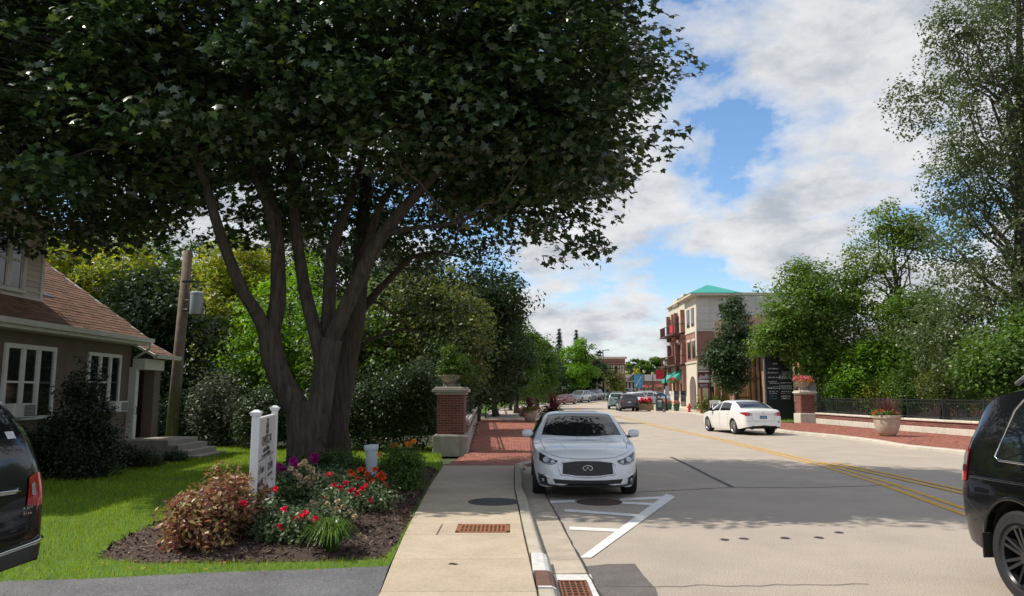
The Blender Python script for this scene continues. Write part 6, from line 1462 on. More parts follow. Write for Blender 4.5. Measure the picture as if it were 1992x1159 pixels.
for o in c.patch('tail_light', 'right', [(-2.33, .92), (-2.13, .95)], [(-2.28, 1.24), (-2.12, 1.23)], M_lampr, root, .010, 6, 10, True):
    sg = 1 if o.data.vertices[0].co.y > 0 else -1; dd = 'left' if sg > 0 else 'right'
    c.patch('clear_lens', dd, [(-2.30, 1.08), (-2.14, 1.09)], [(-2.27, 1.22), (-2.13, 1.21)], M_lampw, o, .014, 6, 5)
    c.patch('dark_lens', dd, [(-2.31, 1.02), (-2.14, 1.03)], [(-2.30, 1.075), (-2.14, 1.082)], M_lampd, o, .014, 6, 3)
c.patch('tail_light_rear', 'rear', [(-.90, .92), (-.72, .93)], [(-.88, 1.22), (-.74, 1.20)], M_lampr, root, .010, 6, 8, True)
g0, g1 = c.na, c.na + c.nb
for sg in (1, -1):
    pts = []
    for xx, ii in [(-1.02, g0 + .6), (-1.48, g0 + .6), (-1.58, g0 + 1.6), (-1.73, g1 - .7), (-1.66, g1 - .42), (-1.04, g1 - .42), (-1.02, g0 + 2)]:
        q = c.surf(xx, ii); pts.append((q.x, (q.y + .006) * sg, q.z))
    b = MB(); b.tube(pts + [pts[0]], .011, 6); b.build('window_trim', M_chrome, root, True)
    b = MB(); b.tube([(-1.75, sg * .66, 1.84), (-1.6, sg * .68, 1.90), (-.2, sg * .69, 1.915), (.1, sg * .68, 1.86)], .022, 8); b.build('roof_rail', M_alloy, root, True)
    b = MB(); A = np.linspace(R(-10), R(190), 22); pts = []
    for a in A:
        x, z = S3['xr'] + math.cos(a) * (S3['ra'] + .02), S3['r'] + math.sin(a) * (S3['ra'] + .02); h, n = c.cast('left' if sg > 0 else 'right', x, max(z, .36))
        if h: pts.append(h + n * .004)
    b.tube(pts, .020, 6); b.build('arch_flare', P_black, root, True)
    b = MB(); b.bbox((S3['xr'] - .435, sg * .91 - .10, .30), (S3['xr'] - .42, sg * .91, .52), .006); b.build('mud_flap', M_blackp, root)
c.line('bumper_gap', 'right', [(-2.36, .86), (-2.2, .80), (-1.85, .60)], .0045, M_gap, root, mirror=True)
c.line('bumper_gap', 'rear', [(-.80, .86), (0, .86), (.80, .86)], .005, M_gap, root)
c.line('shoulder_crease', 'right', [(-2.1, .99), (-1.2, 1.0), (.9, .98)], .012, P_black, root, -.002, True)
c.patch('lower_bumper', 'rear', [(-.78, .42), (.78, .42)], [(-.82, .58), (.82, .58)], M_blackp, root, .008, 16, 3)
c.line('door_handle', 'right', [(-.80, .93), (-.60, .935)], .018, M_chrome, root, .02, True)
c.patch('fuel_flap', 'right', [(-1.75, .82), (-1.55, .82)], [(-1.75, .97), (-1.55, .97)], P_black, root, .003, 4, 4)
place(root, xy=(5.27, 5.0), heading=R(-88.5))
# ---------------------------------------------------------------- black SUV in the driveway, only its tail corner in view
S4 = dict(SUV); root, c, body = base_car('crossover_car', 'black crossover parked in the driveway at the left edge, tail towards the street', S4, P_black, rim=M_alloy, win_x=WX_U)
c.patch('tail_light', 'rear', [(.60, .84), (.74, .82), (.84, .83)], [(.66, 1.04), (.76, 1.07), (.85, 1.06)], M_lampr, root, .008, 8, 8, True)
for o in c.patch('tail_light_side', 'right', [(-2.34, .84), (-2.18, .91)], [(-2.29, 1.06), (-2.12, 1.02)], M_lampr, root, .008, 8, 6, True): pass
for sg in (1, -1): c.patch('reverse_lamp', 'rear', [(sg * .66, .91), (sg * .71, .90)], [(sg * .67, .99), (sg * .72, 1.0)], M_lampw, root, .013, 4, 4)
c.line('chrome_bar', 'rear', [(-.50, .96), (0, .98), (.50, .96)], .026, M_chrome, root, .012)
c.line('bumper_strip', 'rear', [(-.80, .575), (-.7, .56), (0, .545), (.7, .56), (.80, .575)], .024, M_chrome, root, .004)
c.patch('lower_bumper', 'rear', [(-.80, .44), (.80, .44)], [(-.82, .535), (.82, .535)], M_blackp, root, .006, 16, 3)
c.line('hatch_gap', 'rear', [(-.78, 1.05), (-.72, .78), (-.6, .70), (.6, .70), (.72, .78), (.78, 1.05)], .005, M_gap, root)
c.line('bumper_gap', 'right', [(-2.36, .74), (-2.1, .78), (-1.85, .62)], .005, M_gap, root, mirror=True)
pl = c.patch('licence_plate', 'rear', [(-.16, .76), (.16, .76)], [(-.16, .90), (.16, .90)], M('plate_white', (.60, .66, .62), .4, .2, 20), root, .012, 6, 3)
c.line('plate_frame', 'rear', [(-.165, .755), (.165, .755), (.165, .905), (-.165, .905)], .008, M('plate_green', (.08, .30, .22), .4), pl, .014, closed=True)
for k, z in enumerate((.83, .79)): greek('badge', .10, .025, 4, M_chrome, root, Matrix.Translation(c.cast('rear', -.60, z)[0] + Vector((-.012, 0, 0))) @ Matrix(((0, 0, -1, 0), (-1, 0, 0, 0), (0, 1, 0, 0), (0, 0, 0, 1))), 7 + k, .004)
p, n = c.cast('rear', -.55, 1.36); b = MB(); q = Matrix.Translation(p + n * .006) @ n.to_track_quat('Z', 'Y').to_matrix().to_4x4(); b.box((-.05, -.03, 0), (.05, .03, .002), q); b.build('window_sticker', M('sticker', (.6, .65, .7), .4, .3, 40), root)
c.patch('corner_reflector', 'right', [(-2.30, .66), (-2.2, .665)], [(-2.30, .71), (-2.2, .715)], M_lampr, root, .006, 3, 2, True)
place(root, xy=(-5.98, 5.05), heading=R(181)); root.location.z = .08
# ---------------------------------------------------------------- the cars farther up the street
def street_car(label, S, pmat, px, py, heading, group, wx, Y=None, front=True):
    r_, c_, _ = base_car('parked_car' if 'parked' in group else 'moving_car', label, S, pmat, group=group, win_x=wx, detail=False, rim=M_alloy, spokes=6)
    if front:
        c_.patch('headlight', 'front', [(.50, .62), (.78, .66)], [(.50, .70), (.78, .78)], M_lampw, r_, .008, 6, 3, True); c_.patch('grille', 'front', [(-.38, .42), (.38, .42)], [(-.42, .62), (.42, .62)], M_blackp, r_, .006, 8, 3); c_.patch('lower_intake', 'front', [(-.5, .27), (.5, .27)], [(-.5, .35), (.5, .35)], M_blackp, r_, .006, 8, 2)
    else:
        z = .82 if S is SEDAN else .95
        c_.patch('tail_light', 'rear', [(.50, z), (.78, z)], [(.50, z + .12), (.80, z + .15)], M_lampr, r_, .008, 6, 3, True); c_.patch('licence_plate', 'rear', [(-.16, z - .1), (.16, z - .1)], [(-.16, z + .02), (.16, z + .02)], MATS['plate_white'], r_, .012, 3, 2); c_.patch('lower_bumper', 'rear', [(-.6, .42), (.6, .42)], [(-.6, .52), (.6, .52)], M_blackp, r_, .006, 8, 2)
    if Y: place(r_, xy=((px - 996) / FPX * Y, Y), heading=heading)
    else: place(r_, px, py, heading=heading)
    return r_
GL, GRT = 'cars parked along the far left kerb', 'cars parked on the right before the corner building'
P_red = paint('paint_dark_red', (.17, .006, .02)); P_silver = paint('paint_silver', (.42, .45, .47), .3, .5); P_grey = paint('paint_grey', (.22, .24, .26), .3, .4); P_navy = paint('paint_navy', (.03, .05, .08), .3); P_green = paint('paint_dark_green', (.03, .06, .06), .3); P_char = paint('paint_charcoal', (.035, .038, .045), .3); P_teal = paint('paint_sage', (.22, .33, .32), .3, .3)
street_car('dark red car at the head of the far left row of parked cars', SEDAN, P_red, 1097, 0, R(-122), GL, WX_S, 101)
street_car('silver car parked second behind the red one', SUV, P_silver, 1127, 0, R(-118), GL, WX_U, 110)
street_car('pale grey car third in the far left row', SEDAN, P_silver, 1142, 0, R(-116), GL, WX_S, 117)
street_car('dark blue car fourth in the far left row', SUV, P_navy, 1153, 0, R(-116), GL, WX_U, 122)
street_car('large black car at the end of the far left row', SUV, P_char, 1168, 0, R(-112), GL, WX_U, 126)
street_car('dark green car coming down the street in the distance', SEDAN, P_green, 1195, 0, R(-118), 'cars driving in the distance', WX_S, 120)
street_car('black car behind the oncoming green one in the distance', SUV, P_char, 1217, 0, R(-118), 'cars driving in the distance', WX_U, 142)
street_car('charcoal car parked nearest at the right kerb before the newspaper box', SUV, P_char, 1217, 0, R(88), GRT, WX_U, 77, False)
street_car('pale sage car partly hidden behind the charcoal parked one', SUV, P_teal, 1197, 0, R(84), GRT, WX_U, 84, False)
street_car('white car facing us behind the charcoal parked one', SUV, P_white, 1237, 0, R(-80), GRT, WX_U, 92)
street_car('blue-grey car beyond the red flower planter', SUV, P_silver, 1262, 0, R(-60), GRT, WX_U, 104)
street_car('light grey car parked beside the lamp posts beyond the planter', SUV, P_grey, 1276, 0, R(-50), GRT, WX_U, 98)
# ================================================================ BUILDINGS
M_cream = M('render_cream', (.64, .58, .47), .85, .1, .6, .1, 40, objrand=.02); M_panel2 = M('render_panel', (.60, .57, .52), .85, .1, .8, .1, 40, objrand=.03)
M_rb = BRICKTEX('red_brick', (.26, .085, .06), (.33, .12, .085), (.36, .30, .25)); M_ob = BRICKTEX('brown_brick', (.34, .19, .12), (.28, .14, .09), (.36, .30, .25))
M_greenroof = M('copper_green', (.03, .34, .27), .5, .15, 2); M_bglass = M('building_glass', (.02, .022, .025), .06, .3, 1, spec=.9); M_brown = M('brown_metal', (.12, .045, .035), .6, .2); M_stone2 = M('trim_stone', (.62, .55, .44), .8, .15)
M_osb = M('osb_board', (.58, .34, .16), .9, .3, 18, .2, 60, objrand=.08); M_stud = M('timber', (.30, .14, .07), .9, .3, 5); M_greyroof = M('grey_shingle', (.16, .155, .15), .95, .35, 3, .4, 60)
YB = 76.0; XB = AY(1357, 700, YB).x; ZG = .1 + float(gz(YB)); YF = 90.0; XF = XB - .4
bld = thing('corner_building', 'three-storey brick and cream corner building with green hipped tower roof', 'building', (XB, YB, ZG))
def zpx(py, Y): return AY(1000, py, Y).z
zt3, zt2_, zt1 = zpx(575, YB), zpx(643, YB), zpx(705, YB)
XT = AY(1433, 600, YB).x
def bpart(name, a, b_, mat, e=None):
    q = MB(); (q.bbox(a, b_, e) if e else q.box(a, b_)); return q.build(name, mat, bld, world=True)
bpart('ground_storey', (XB, YB, ZG - .3), (XT, YB + 5, zt1), M_cream); bpart('brick_storey', (XB + .02, YB + .02, zt1), (XT, YB + 5, zt2_), M_rb); tw = bpart('tower', (XB, YB, zt2_), (XT, YB + 5, zt3), M_cream)
bpart('cornice', (XB - .12, YB - .12, zt1 - .02), (XT + .05, YB + 5, zt1 + .18), M_stone2, .03); bpart('string_course', (XB - .06, YB - .06, zt2_ - .08), (XT + .03, YB + 5, zt2_ + .10), M_stone2, .02)
# scored panels on the tower's two visible faces
nz = 4; nx_ = 3
for i in range(nx_):
    for j in range(nz):
        x0, x1 = XB + (XT - XB) * i / nx_, XB + (XT - XB) * (i + 1) / nx_; z0, z1 = zt2_ + .12 + (zt3 - zt2_ - .3) * j / nz, zt2_ + .12 + (zt3 - zt2_ - .3) * (j + 1) / nz
        q = MB(); q.bbox((x0 + .03, YB - .035, z0 + .03), (x1 - .03, YB + .01, z1 - .03), .012); q.build('panel', M_panel2, tw, world=True)
# tower roof: overhanging eave and green hip
q = MB(); q.bbox((XB - .7, YB - .7, zt3 - .05), (XT + .4, YB + 5.5, zt3 + .22), .03); q.build('eave', M_stone2, tw, world=True)
pz_ = zpx(552, YB + 2); x0, x1, y0, y1 = XB - .75, XT + .45, YB - .75, YB + 5.55; xm, ym = (x0 + x1) / 2, (y0 + y1) / 2
q = MB(); q.add([(x0, y0, zt3 + .22), (x1, y0, zt3 + .22), (x1, y1, zt3 + .22), (x0, y1, zt3 + .22), (xm - .2, ym, zt3 + 1.45), (xm + .2, ym, zt3 + 1.45)], [(0, 1, 5, 4), (1, 2, 5), (2, 3, 4, 5), (3, 0, 4)]); rf = q.build('tower_roof', M_greenroof, tw, world=True)
q = MB()
for k in range(1, 10):
    t = k / 10; q.tube([(x0 + (x1 - x0) * t, y0, zt3 + .23), (xm, ym, zt3 + 1.46)][:1] + [(x0 + (x1 - x0) * t, y0 + (ym - y0) * min(1, 2 * min(t, 1 - t)), zt3 + .23 + 1.23 * min(1, 2 * min(t, 1 - t)))], .02, 4)
q.build('roof_seams', M_greenroof, rf, world=True)
# street wing running away from us
zw3 = zpx(602, 86); 
def wing(name, y0, y1, z0, z1, mat, x=None): x = XF if x is None else x; return bpart(name, (x, y0, z0), (XT + 6, y1, z1), mat)
wing('ground_wing', YB + 5, YF, ZG - .3, zt1, M_cream, XB + .1); wing('brick_wing', YB + 5, YF, zt1, zt2_ + .2, M_rb, XB + .15); wing('upper_wing', YB + 5, YF, zt2_ + .2, zw3 + .5, M_cream, XB + .12)
bpart('parapet', (XB - .1, YB + 8.2, zw3 + .3), (XB + .9, YB + 10.6, zw3 + 1.1), M_cream, .03); bpart('parapet_cap', (XB - .2, YB + 5, zw3 + .48), (XB + .9, YF, zw3 + .66), M_stone2, .03); bpart('parapet', (XB - .1, YB + 5.02, zw3 + .68), (XB + .9, YB + 6.6, zw3 + 1.2), M_cream, .03)
def bwin_x(y0, y1, z0, z1, X, lintel=True, name='window'):
    q = MB(); q.box((X - .05, y0, z0), (X + .1, y1, z1)); f = q.build(name, M_brown, bld, world=True)
    n = max(1, round((y1 - y0) / .8))
    for k in range(n):
        a, b_ = y0 + .07 + (y1 - y0 - .07) * k / n, y0 + (y1 - y0 - .07) * (k + 1) / n; q = MB(); q.box((X - .058, a, z0 + .08), (X - .04, b_, z1 - .08)); q.build('pane', M_bglass, f, world=True)
    if lintel: q = MB(); q.bbox((X - .07, y0 - .12, z1), (X + .05, y1 + .12, z1 + .25), .01); q.build('lintel', M_stone2, f, world=True)
def bwin_y(x0, x1, z0, z1, Y, mats=(None, None)):
    q = MB(); q.box((x0, Y - .05, z0), (x1, Y + .1, z1)); f = q.build('window', M_brown, bld, world=True)
    n = max(1, round((x1 - x0) / .8))
    for k in range(n): a, b_ = x0 + .07 + (x1 - x0 - .07) * k / n, x0 + (x1 - x0 - .07) * (k + 1) / n; q = MB(); q.box((a, Y - .058, z0 + .08), (b_, Y - .04, z1 - .08)); q.build('pane', M_bglass, f, world=True)
h3, h2, h1 = zt3 - zt2_, zt2_ - zt1, zt1 - ZG
for y in (YB + .9, YB + 2.9): bwin_x(y, y + 1.15, zt2_ + .6, zt2_ + .6 + 1.9, XB, False); bwin_x(y, y + 1.15, zt1 + .5, zt1 + 2.3, XB + .02)
for y in (YB + 5.6, YB + 8.4, YB + 11.4): bwin_x(y, y + 1.5, zt2_ + .55, zt2_ + 2.4, XB + .12, False); bwin_x(y, y + 1.5, zt1 + .4, zt1 + 2.4, XB + .15)
bwin_y(XT - 1.6, XT - .6, zt1 + .5, zt1 + 2.3, YB + .02)
# arched doorway on the street corner
def arch_x(y0, y1, z0, z1, X, name='arched_doorway'):
    r_ = (y1 - y0) / 2; cy_ = (y0 + y1) / 2; poly = [(y0, z0), (y1, z0)] + [(cy_ + r_ * math.cos(a), z1 - r_ + r_ * math.sin(a)) for a in np.linspace(0, math.pi, 14)]
    q = MB(); q.prism(poly, X - .03, X + .05, 'x'); o = q.build(name, M_brown, bld, world=True); q = MB(); q.prism([(cy_ + (y - cy_) * .85, z0 + (z - z0) * .95) for y, z in poly], X - .04, X - .031, 'x'); q.build('pane', M('door_taupe', (.16, .12, .10), .6), o, world=True)
arch_x(YB + 1.0, YB + 3.6, ZG, ZG + h1 * .72, XB); 
for y in (YB + 6, YB + 9.5): bwin_x(y, y + 2.4, ZG + .3, ZG + 2.8, XB + .1, False, 'shop_window')
q0 = AY(1382, 700, YB).x; bwin_y(q0, AY(1396, 700, YB).x, ZG, zpx(752, YB), YB)
# balconies
def balcony(y0, y1, z, red=False):
    q = MB(); q.box((XB - 1.15, y0, z - .15), (XB + .1, y1, z)); f = q.build('balcony', M_brown, bld, world=True)
    q = MB(); q.box((XB - 1.15, y0, z + .95), (XB - 1.09, y1, z + 1.02)); q.box((XB - 1.09, y0, z + .95), (XB + .1, y0 + .06, z + 1.02)); q.build('rail', M_brown, f, world=True)
    bm_ = MB(); bm_.box((-.02, -.02, 0), (.02, .02, .95)); me = bm_.mesh('baluster'); off = offset_of(f)
    for k in range(int((y1 - y0) / .22)): link('baluster', me, M_brown, f, Vector((XB - 1.12, y0 + .03 + k * .22, z)) - off)
    for k in range(1, 6): link('baluster', me, M_brown, f, Vector((XB - 1.12 + k * .2, y0 + .03, z)) - off)
    for k in (0, 1): q = MB(); q.box((XB - .32, (y0, y1 - .3)[k], z - (.55 if z > zt1 + 1 else 2.9)), (XB + .1, (y0 + .3, y1)[k], z + 2.55)); q.build('brick_column', M_rb, f, world=True)
    if red: q = MB(); q.add([(XB - 1.17, y0 + .3, z + .9), (XB - 1.17, y0 + 1.9, z + .9), (XB - 1.18, y0 + 1.9, z + .05), (XB - 1.18, y0 + .3, z + .05), (XB - 1.15, y0 + .3, z + .9), (XB - 1.15, y0 + 1.9, z + .9), (XB - 1.15, y0 + 1.9, z + .05), (XB - 1.15, y0 + .3, z + .05)], [(0, 1, 2, 3), (4, 7, 6, 5), (0, 4, 5, 1), (1, 5, 6, 2), (2, 6, 7, 3), (3, 7, 4, 0)]); tag(q.build('red_banner_cloth', M('red_cloth', (.55, .02, .04), .8, .2), None, False, True, (XB - 1.16, y0 + 1, z + .05)), 'bright red cloth hung on the upper balcony railing', 'flag')
balcony(YB + 5.6, YB + 9.2, zt2_ + .25, True); balcony(YB + 10.4, YB + 13.4, zt2_ + .25); balcony(YB + 5.6, YB + 9.2, zt1 + .05); balcony(YB + 10.4, YB + 13.4, zt1 + .05)
q = MB(); q.tube([(XB - .1, YB - .15, ZG), (XB - .1, YB - .15, zpx(614, YB))], .09, 8); q.build('corner_downpipe', M_stone2, bld, True, True)
# green awnings
for i, y in enumerate((YB + 6.0, YB + 9.3)):
    q = MB(); zz_ = ZG + 3.2; q.add([(XB + .1, y, zz_ + 1.2), (XB + .1, y + 2.8, zz_ + 1.2), (XB - 1.3, y + 2.8, zz_), (XB - 1.3, y, zz_), (XB - 1.3, y, zz_ - .3), (XB - 1.3, y + 2.8, zz_ - .3), (XB + .1, y, zz_), (XB + .1, y + 2.8, zz_)], [(0, 1, 2, 3), (3, 2, 5, 4), (0, 3, 6), (1, 7, 2)]); q.build('awning', M_greenroof, bld, world=True)
# side wing to the right of the tower (cream top, brown roof, timber under repair)
XS = AY(1500, 600, YB + 1).x
bpart('side_upper', (XT, YB + 1, zt2_ - .6), (XS + 8, YB + 8, zpx(572, YB)), M_panel2); bpart('side_cornice', (XT - .02, YB + .88, zpx(572, YB)), (XS + 8.1, YB + 8, zpx(566, YB)), M_stone2, .03); bpart('side_lower', (XT, YB + 1.02, ZG - .3), (XS + 8, YB + 8, zt2_ - .6), M_rb)
for k in range(5): x = XT + .4 + k * 1.9; bpart('scored_panel', (x, YB + .96, zt2_ - .4), (x + 1.8, YB + 1.05, zpx(572, YB) - .2), M_panel2, .01)
for x in (XT + 1.0, XT + 3.6): bwin_y(x, x + 1.2, zt1 + .4, zt1 + 2.2, YB + 1.02)
# lower wing nearer to us with timber frames and boarding
YC = 62.0
ann = thing('annex_building', 'low brown annex with boarded walls and timber posts behind the white driving sedan', 'building', (AY(1450, 780, YC).x, YC, .1))
xa, xb = AY(1442, 700, YC + 2).x, AY(1640, 700, YC).x
q = MB(); q.box((xa, YC + 2, 0), (xb, YC + 9, zpx(668, YC))); q.build('wall', M_rb, ann, world=True)
q = MB(); q.box((AY(1403, 700, 73.5).x, 73.5, 0), (AY(1450, 700, 73.5).x, 75.9, zpx(735, 73.5))); q.build('shopfront', M('shopfront_dark', (.06, .05, .045), .5), ann, world=True)
q = MB(); q.prism([(YC + 1.2, zpx(668, YC)), (YC + 1.2, zpx(636, YC)), (YC + 2.4, zpx(606, YC)), (YC + 9, zpx(606, YC)), (YC + 9, zpx(668, YC))], xa - .3, xb + .4, 'x'); q.build('roof', M('brown_shingle_far', (.15, .095, .07), .95, .35, 3, .4, 60), ann, world=True)
for i, (p0, p1, t0, b0) in enumerate([(1446, 1466, 690, 795), (1468, 1482, 690, 795), (1400, 1412, 738, 795), (1418, 1430, 738, 795)]):
    q = MB(); q.box((AY(p0, 700, YC).x, YC + 1.9, .1), (AY(p1, 700, YC).x, YC + 1.99, zpx(t0, YC))); q.build('board', M_osb, ann, world=True)
for p in (1372, 1388, 1402, 1416, 1440, 1466, 1474, 1486):
    q = MB(); x = AY(p, 700, YC).x; q.bbox((x - .10, YC + 1.6, .1), (x + .10, YC + 1.8, zpx(735 if p < 1430 else 690, YC)), .01); q.build('post', M_ob if p % 4 else M_stud, ann, world=True)
q = MB(); q.box((AY(1440, 700, YC).x, YC + 1.55, zpx(738, YC)), (AY(1488, 700, YC).x, YC + 1.59, zpx(734, YC))); q.box((AY(1440, 700, YC).x, YC + 1.55, zpx(775, YC)), (AY(1466, 700, YC).x, YC + 1.59, zpx(772, YC))); q.build('beam', M_brown, ann, world=True)
# low brick building behind the fence
YD = 56.0; low = thing('low_brick_building', 'low brown brick building with grey roof behind the trees on the right', 'building', (AY(1600, 780, YD).x, YD, .05))
x0, x1 = AY(1545, 700, YD).x, AY(2150, 700, YD).x; ze_ = zpx(668, YD)
q = MB(); q.box((x0, YD, 0), (x1, YD + 12, ze_)); q.build('wall', M_ob, low, world=True)
q = MB(); q.add([(x0 - .7, YD - .8, ze_), (x1 + .7, YD - .8, ze_), (x1 + .7, YD + 12.8, ze_), (x0 - .7, YD + 12.8, ze_), (x0 + 3.5, YD + 6, zpx(622, YD)), (x1 - 3.5, YD + 6, zpx(622, YD))], [(0, 1, 5, 4), (1, 2, 5), (2, 3, 4, 5), (3, 0, 4), (3, 2, 1, 0)]); q.build('roof', M_greyroof, low, world=True)
q = MB(); q.box((x0 - .7, YD - .84, ze_ - .18), (x1 + .7, YD - .8, ze_ + .02)); q.build('fascia', M_stone2, low, world=True)
for k, p in enumerate((1556, 1602, 1655, 1692, 1735, 1780, 1830, 1880)):
    x = AY(p, 700, YD).x; q = MB(); q.bbox((x - .22, YD - .35, 0), (x + .22, YD + .02, ze_ - .18), .01); q.build('brick_column', M('pale_brick', (.42, .20, .13), .85, .3, 9), low, world=True)
    q = MB(); q.box((x + .5, YD - .04, .9), (x + 1.4, YD + .02, 2.6)); w_ = q.build('window', M_brown, low, world=True); q = MB(); q.box((x + .58, YD - .05, .98), (x + 1.32, YD - .041, 2.52)); q.build('pane', M_bglass, low and w_, world=True)
# tenant sign
YS = 47.0; sx0, sx1 = AY(1488, 700, YS).x, AY(1541, 700, YS).x; ts = thing('tenant_sign', 'tall black tenant sign with white lettering behind the driving sedan', 'sign', ((sx0 + sx1) / 2, YS, .1)); M_sblack = M('sign_black', (.012, .015, .022), .4, .2); M_swhite = M('sign_white', (.72, .74, .76), .5, .1); M_sblue = M('sign_bluetext', (.15, .35, .50), .5)
q = MB(); q.bbox((sx0, YS, .1), (sx1, YS + .3, zpx(676, YS)), .02); q.build('panel', M_sblack, ts, world=True)
def on_ts(px, py): p = AY(px, py, YS - .004); m = Matrix(((1, 0, 0, 0), (0, 0, -1, 0), (0, 1, 0, 0), (0, 0, 0, 1))); m.translation = p - ts.location; return m
sc_ = YS / FPX
text('lettering', 'aco', 9 * sc_ * 1.5, M_swhite, ts, on_ts(1526, 697)); text('lettering', 'RISUS', 6.5 * sc_ * 1.5, M_swhite, ts, on_ts(1527, 734)); text('lettering', 'CLEANERS', 3.6 * sc_ * 1.5, M_swhite, ts, on_ts(1528, 751)); text('lettering', '& TAILORS', 3.6 * sc_ * 1.5, M_swhite, ts, on_ts(1528, 755.4))
for i, (x, y, w_, h_) in enumerate([(1504, 716.5, 20, 3), (1504, 724.5, 21, 3), (1504, 733.5, 20, 3), (1503, 742, 16, 2.2), (1507, 745, 18, 2.2), (1498, 753.5, 9, 5), (1509, 752, 11, 2), (1509, 755, 11, 2), (1504, 760.5, 16, 2.6), (1504, 764.5, 14, 2.6), (1505, 769.5, 14, 2.2), (1505, 774.5, 18, 2.6), (1529, 727, 20, 2.4), (1529, 744, 21, 3), (1529, 761, 20, 3), (1529, 765, 20, 1.6), (1529, 770, 19, 3), (1529, 774.5, 18, 3), (1529, 723.5, 14, 2.2), (1507, 707, 12, 3)]):
    greek('lettering', w_ * sc_, h_ * sc_, max(4, int(w_ / 1.7)), M_sblue if i in (10, 11) else M_swhite, ts, on_ts(x, y), 20 + i, .004)
# ---- far end of the street
YE = 140.0; zg = 1.05
fb = thing('brick_building', 'red brick two-storey building with white cornice at the end of the street', 'building', (AY(1188, 760, YE).x, YE, zg)); fx0, fx1 = AY(1152, 700, YE).x, AY(1216, 700, YE).x; ft = zpx(697, YE)
q = MB(); q.box((fx0, YE, zg - .3), (fx1, YE + 12, ft)); q.build('wall', M_rb, fb, world=True)
q = MB(); q.bbox((fx0 - .3, YE - .35, ft - .1), (fx1 + .3, YE + 12.3, ft + .35), .05); q.build('cornice', M_stone2, fb, world=True)
q = MB(); q.bbox((fx0 - .05, YE - .1, ft - 1.3), (fx1 + .05, YE, ft - 1.1), .02); q.bbox((fx0 - .05, YE - .1, ft - .75), (fx1 + .05, YE, ft - .6), .02); q.build('brick_band', M_brown, fb, world=True)
q = MB(); q.bbox((AY(1152, 700, YE).x, YE - 1.6, zpx(735, YE)), (AY(1176, 700, YE).x, YE, zpx(727, YE)), .05); q.build('white_canopy', M('canopy_white', (.74, .74, .72), .6), fb, world=True)
for p0, p1, a, c_ in ((1158, 1173, 709, 726), (1180, 1190, 709, 726), (1193, 1203, 709, 726), (1206, 1213, 709, 726), (1160, 1170, 740, 757), (1182, 1200, 742, 757)):
    q = MB(); q.box((AY(p0, 700, YE).x, YE - .06, zpx(c_, YE)), (AY(p1, 700, YE).x, YE + .05, zpx(a, YE))); f = q.build('window', M_stone2, fb, world=True)
    n = 3 if p0 == 1158 else 2; x0, x1 = AY(p0, 700, YE).x, AY(p1, 700, YE).x
    for k in range(n):
        for j in range(2): q = MB(); d = (x1 - x0 - .3) / n; hh = (zpx(a, YE) - zpx(c_, YE) - .3) / 2; q.box((x0 + .15 + k * d + .05, YE - .09, zpx(c_, YE) + .15 + j * hh + .05), (x0 + .15 + (k + 1) * d - .05, YE - .061, zpx(c_, YE) + .15 + (j + 1) * hh - .05)); q.build('pane', M_bglass, f, world=True)
gb = thing('gabled_shop', 'low brick shop with grey roof and small gable at the far end of the street', 'building', (AY(1240, 760, 150).x, 150, 1.1)); YG = 150.0; gx0, gx1 = AY(1214, 700, YG).x, AY(1290, 700, YG).x
q = MB(); q.box((gx0, YG, .8), (gx1, YG + 10, zpx(741, YG))); q.build('wall', M_rb, gb, world=True)
q = MB(); q.prism([(YG - .6, zpx(741, YG)), (YG + 5, zpx(727, YG)), (YG + 10.6, zpx(741, YG))], gx0 - .5, gx1 + .5, 'x'); q.build('roof', M_greyroof, gb, world=True)
g0x, g1x = AY(1216, 700, YG - 1).x, AY(1246, 700, YG - 1).x
q = MB(); q.prism([(g0x, zpx(742, YG)), (g1x, zpx(742, YG)), ((g0x + g1x) / 2, zpx(728, YG))], YG - 1.4, YG - .62, 'y'); gbl = q.build('gable', M('gable_green', (.10, .17, .15), .7), gb, world=True)
q = MB(); q.tube([(g0x - .2, YG - 1.5, zpx(742, YG)), ((g0x + g1x) / 2, YG - 1.5, zpx(727, YG)), (g1x + .2, YG - 1.5, zpx(742, YG)), (g0x - .2, YG - 1.5, zpx(742, YG))], .16, 6); q.build('gable_trim', M_stone2, gbl, world=True)
for p in (1219, 1226, 1233, 1240): q = MB(); q.bbox((AY(p, 700, YG).x - .2, YG - 1.0, 1.0), (AY(p, 700, YG).x + .2, YG - .65, zpx(743, YG)), .03); q.build('porch_column', M_stone2, gb, world=True)

# ================================================================ STREET FURNITURE
M_lampb = M('lamp_black', (.012, .013, .014), .4, .2); M_globe = M('lamp_globe', (.62, .56, .48), .3, .1)
def lamp(label, px, base_py, top_py, Y, banner=None, basket=False, group='black lamp posts along the street'):
    z0 = .1 + float(gz(Y)); p = AY(px, base_py, Y); H = AY(px, top_py, Y).z - z0; t = thing('street_lamp', label, 'street lamp', (p.x, Y, z0), group=group)
    b = MB(); b.lathe([(.24, 0), (.24, .12), (.20, .18), (.17, .5), (.12, .62), (.09, .75), (.085, .85), (.075, 1.2), (.06, H * .86), (.09, H * .865), (.05, H * .88)], 14); b.build('post', M_lampb, t, 40)
    b = MB(); b.lathe([(.06, H * .88), (.15, H * .905), (.19, H * .95), (.16, H * .965)], 14); g_ = b.build('globe', M_globe, t, 40)
    b = MB(); b.lathe([(.20, H * .962), (.16, H * .98), (.06, H * .992), (.02, H)], 14); b.build('cap', M_lampb, t, 40)
    return t, p.x, z0, H
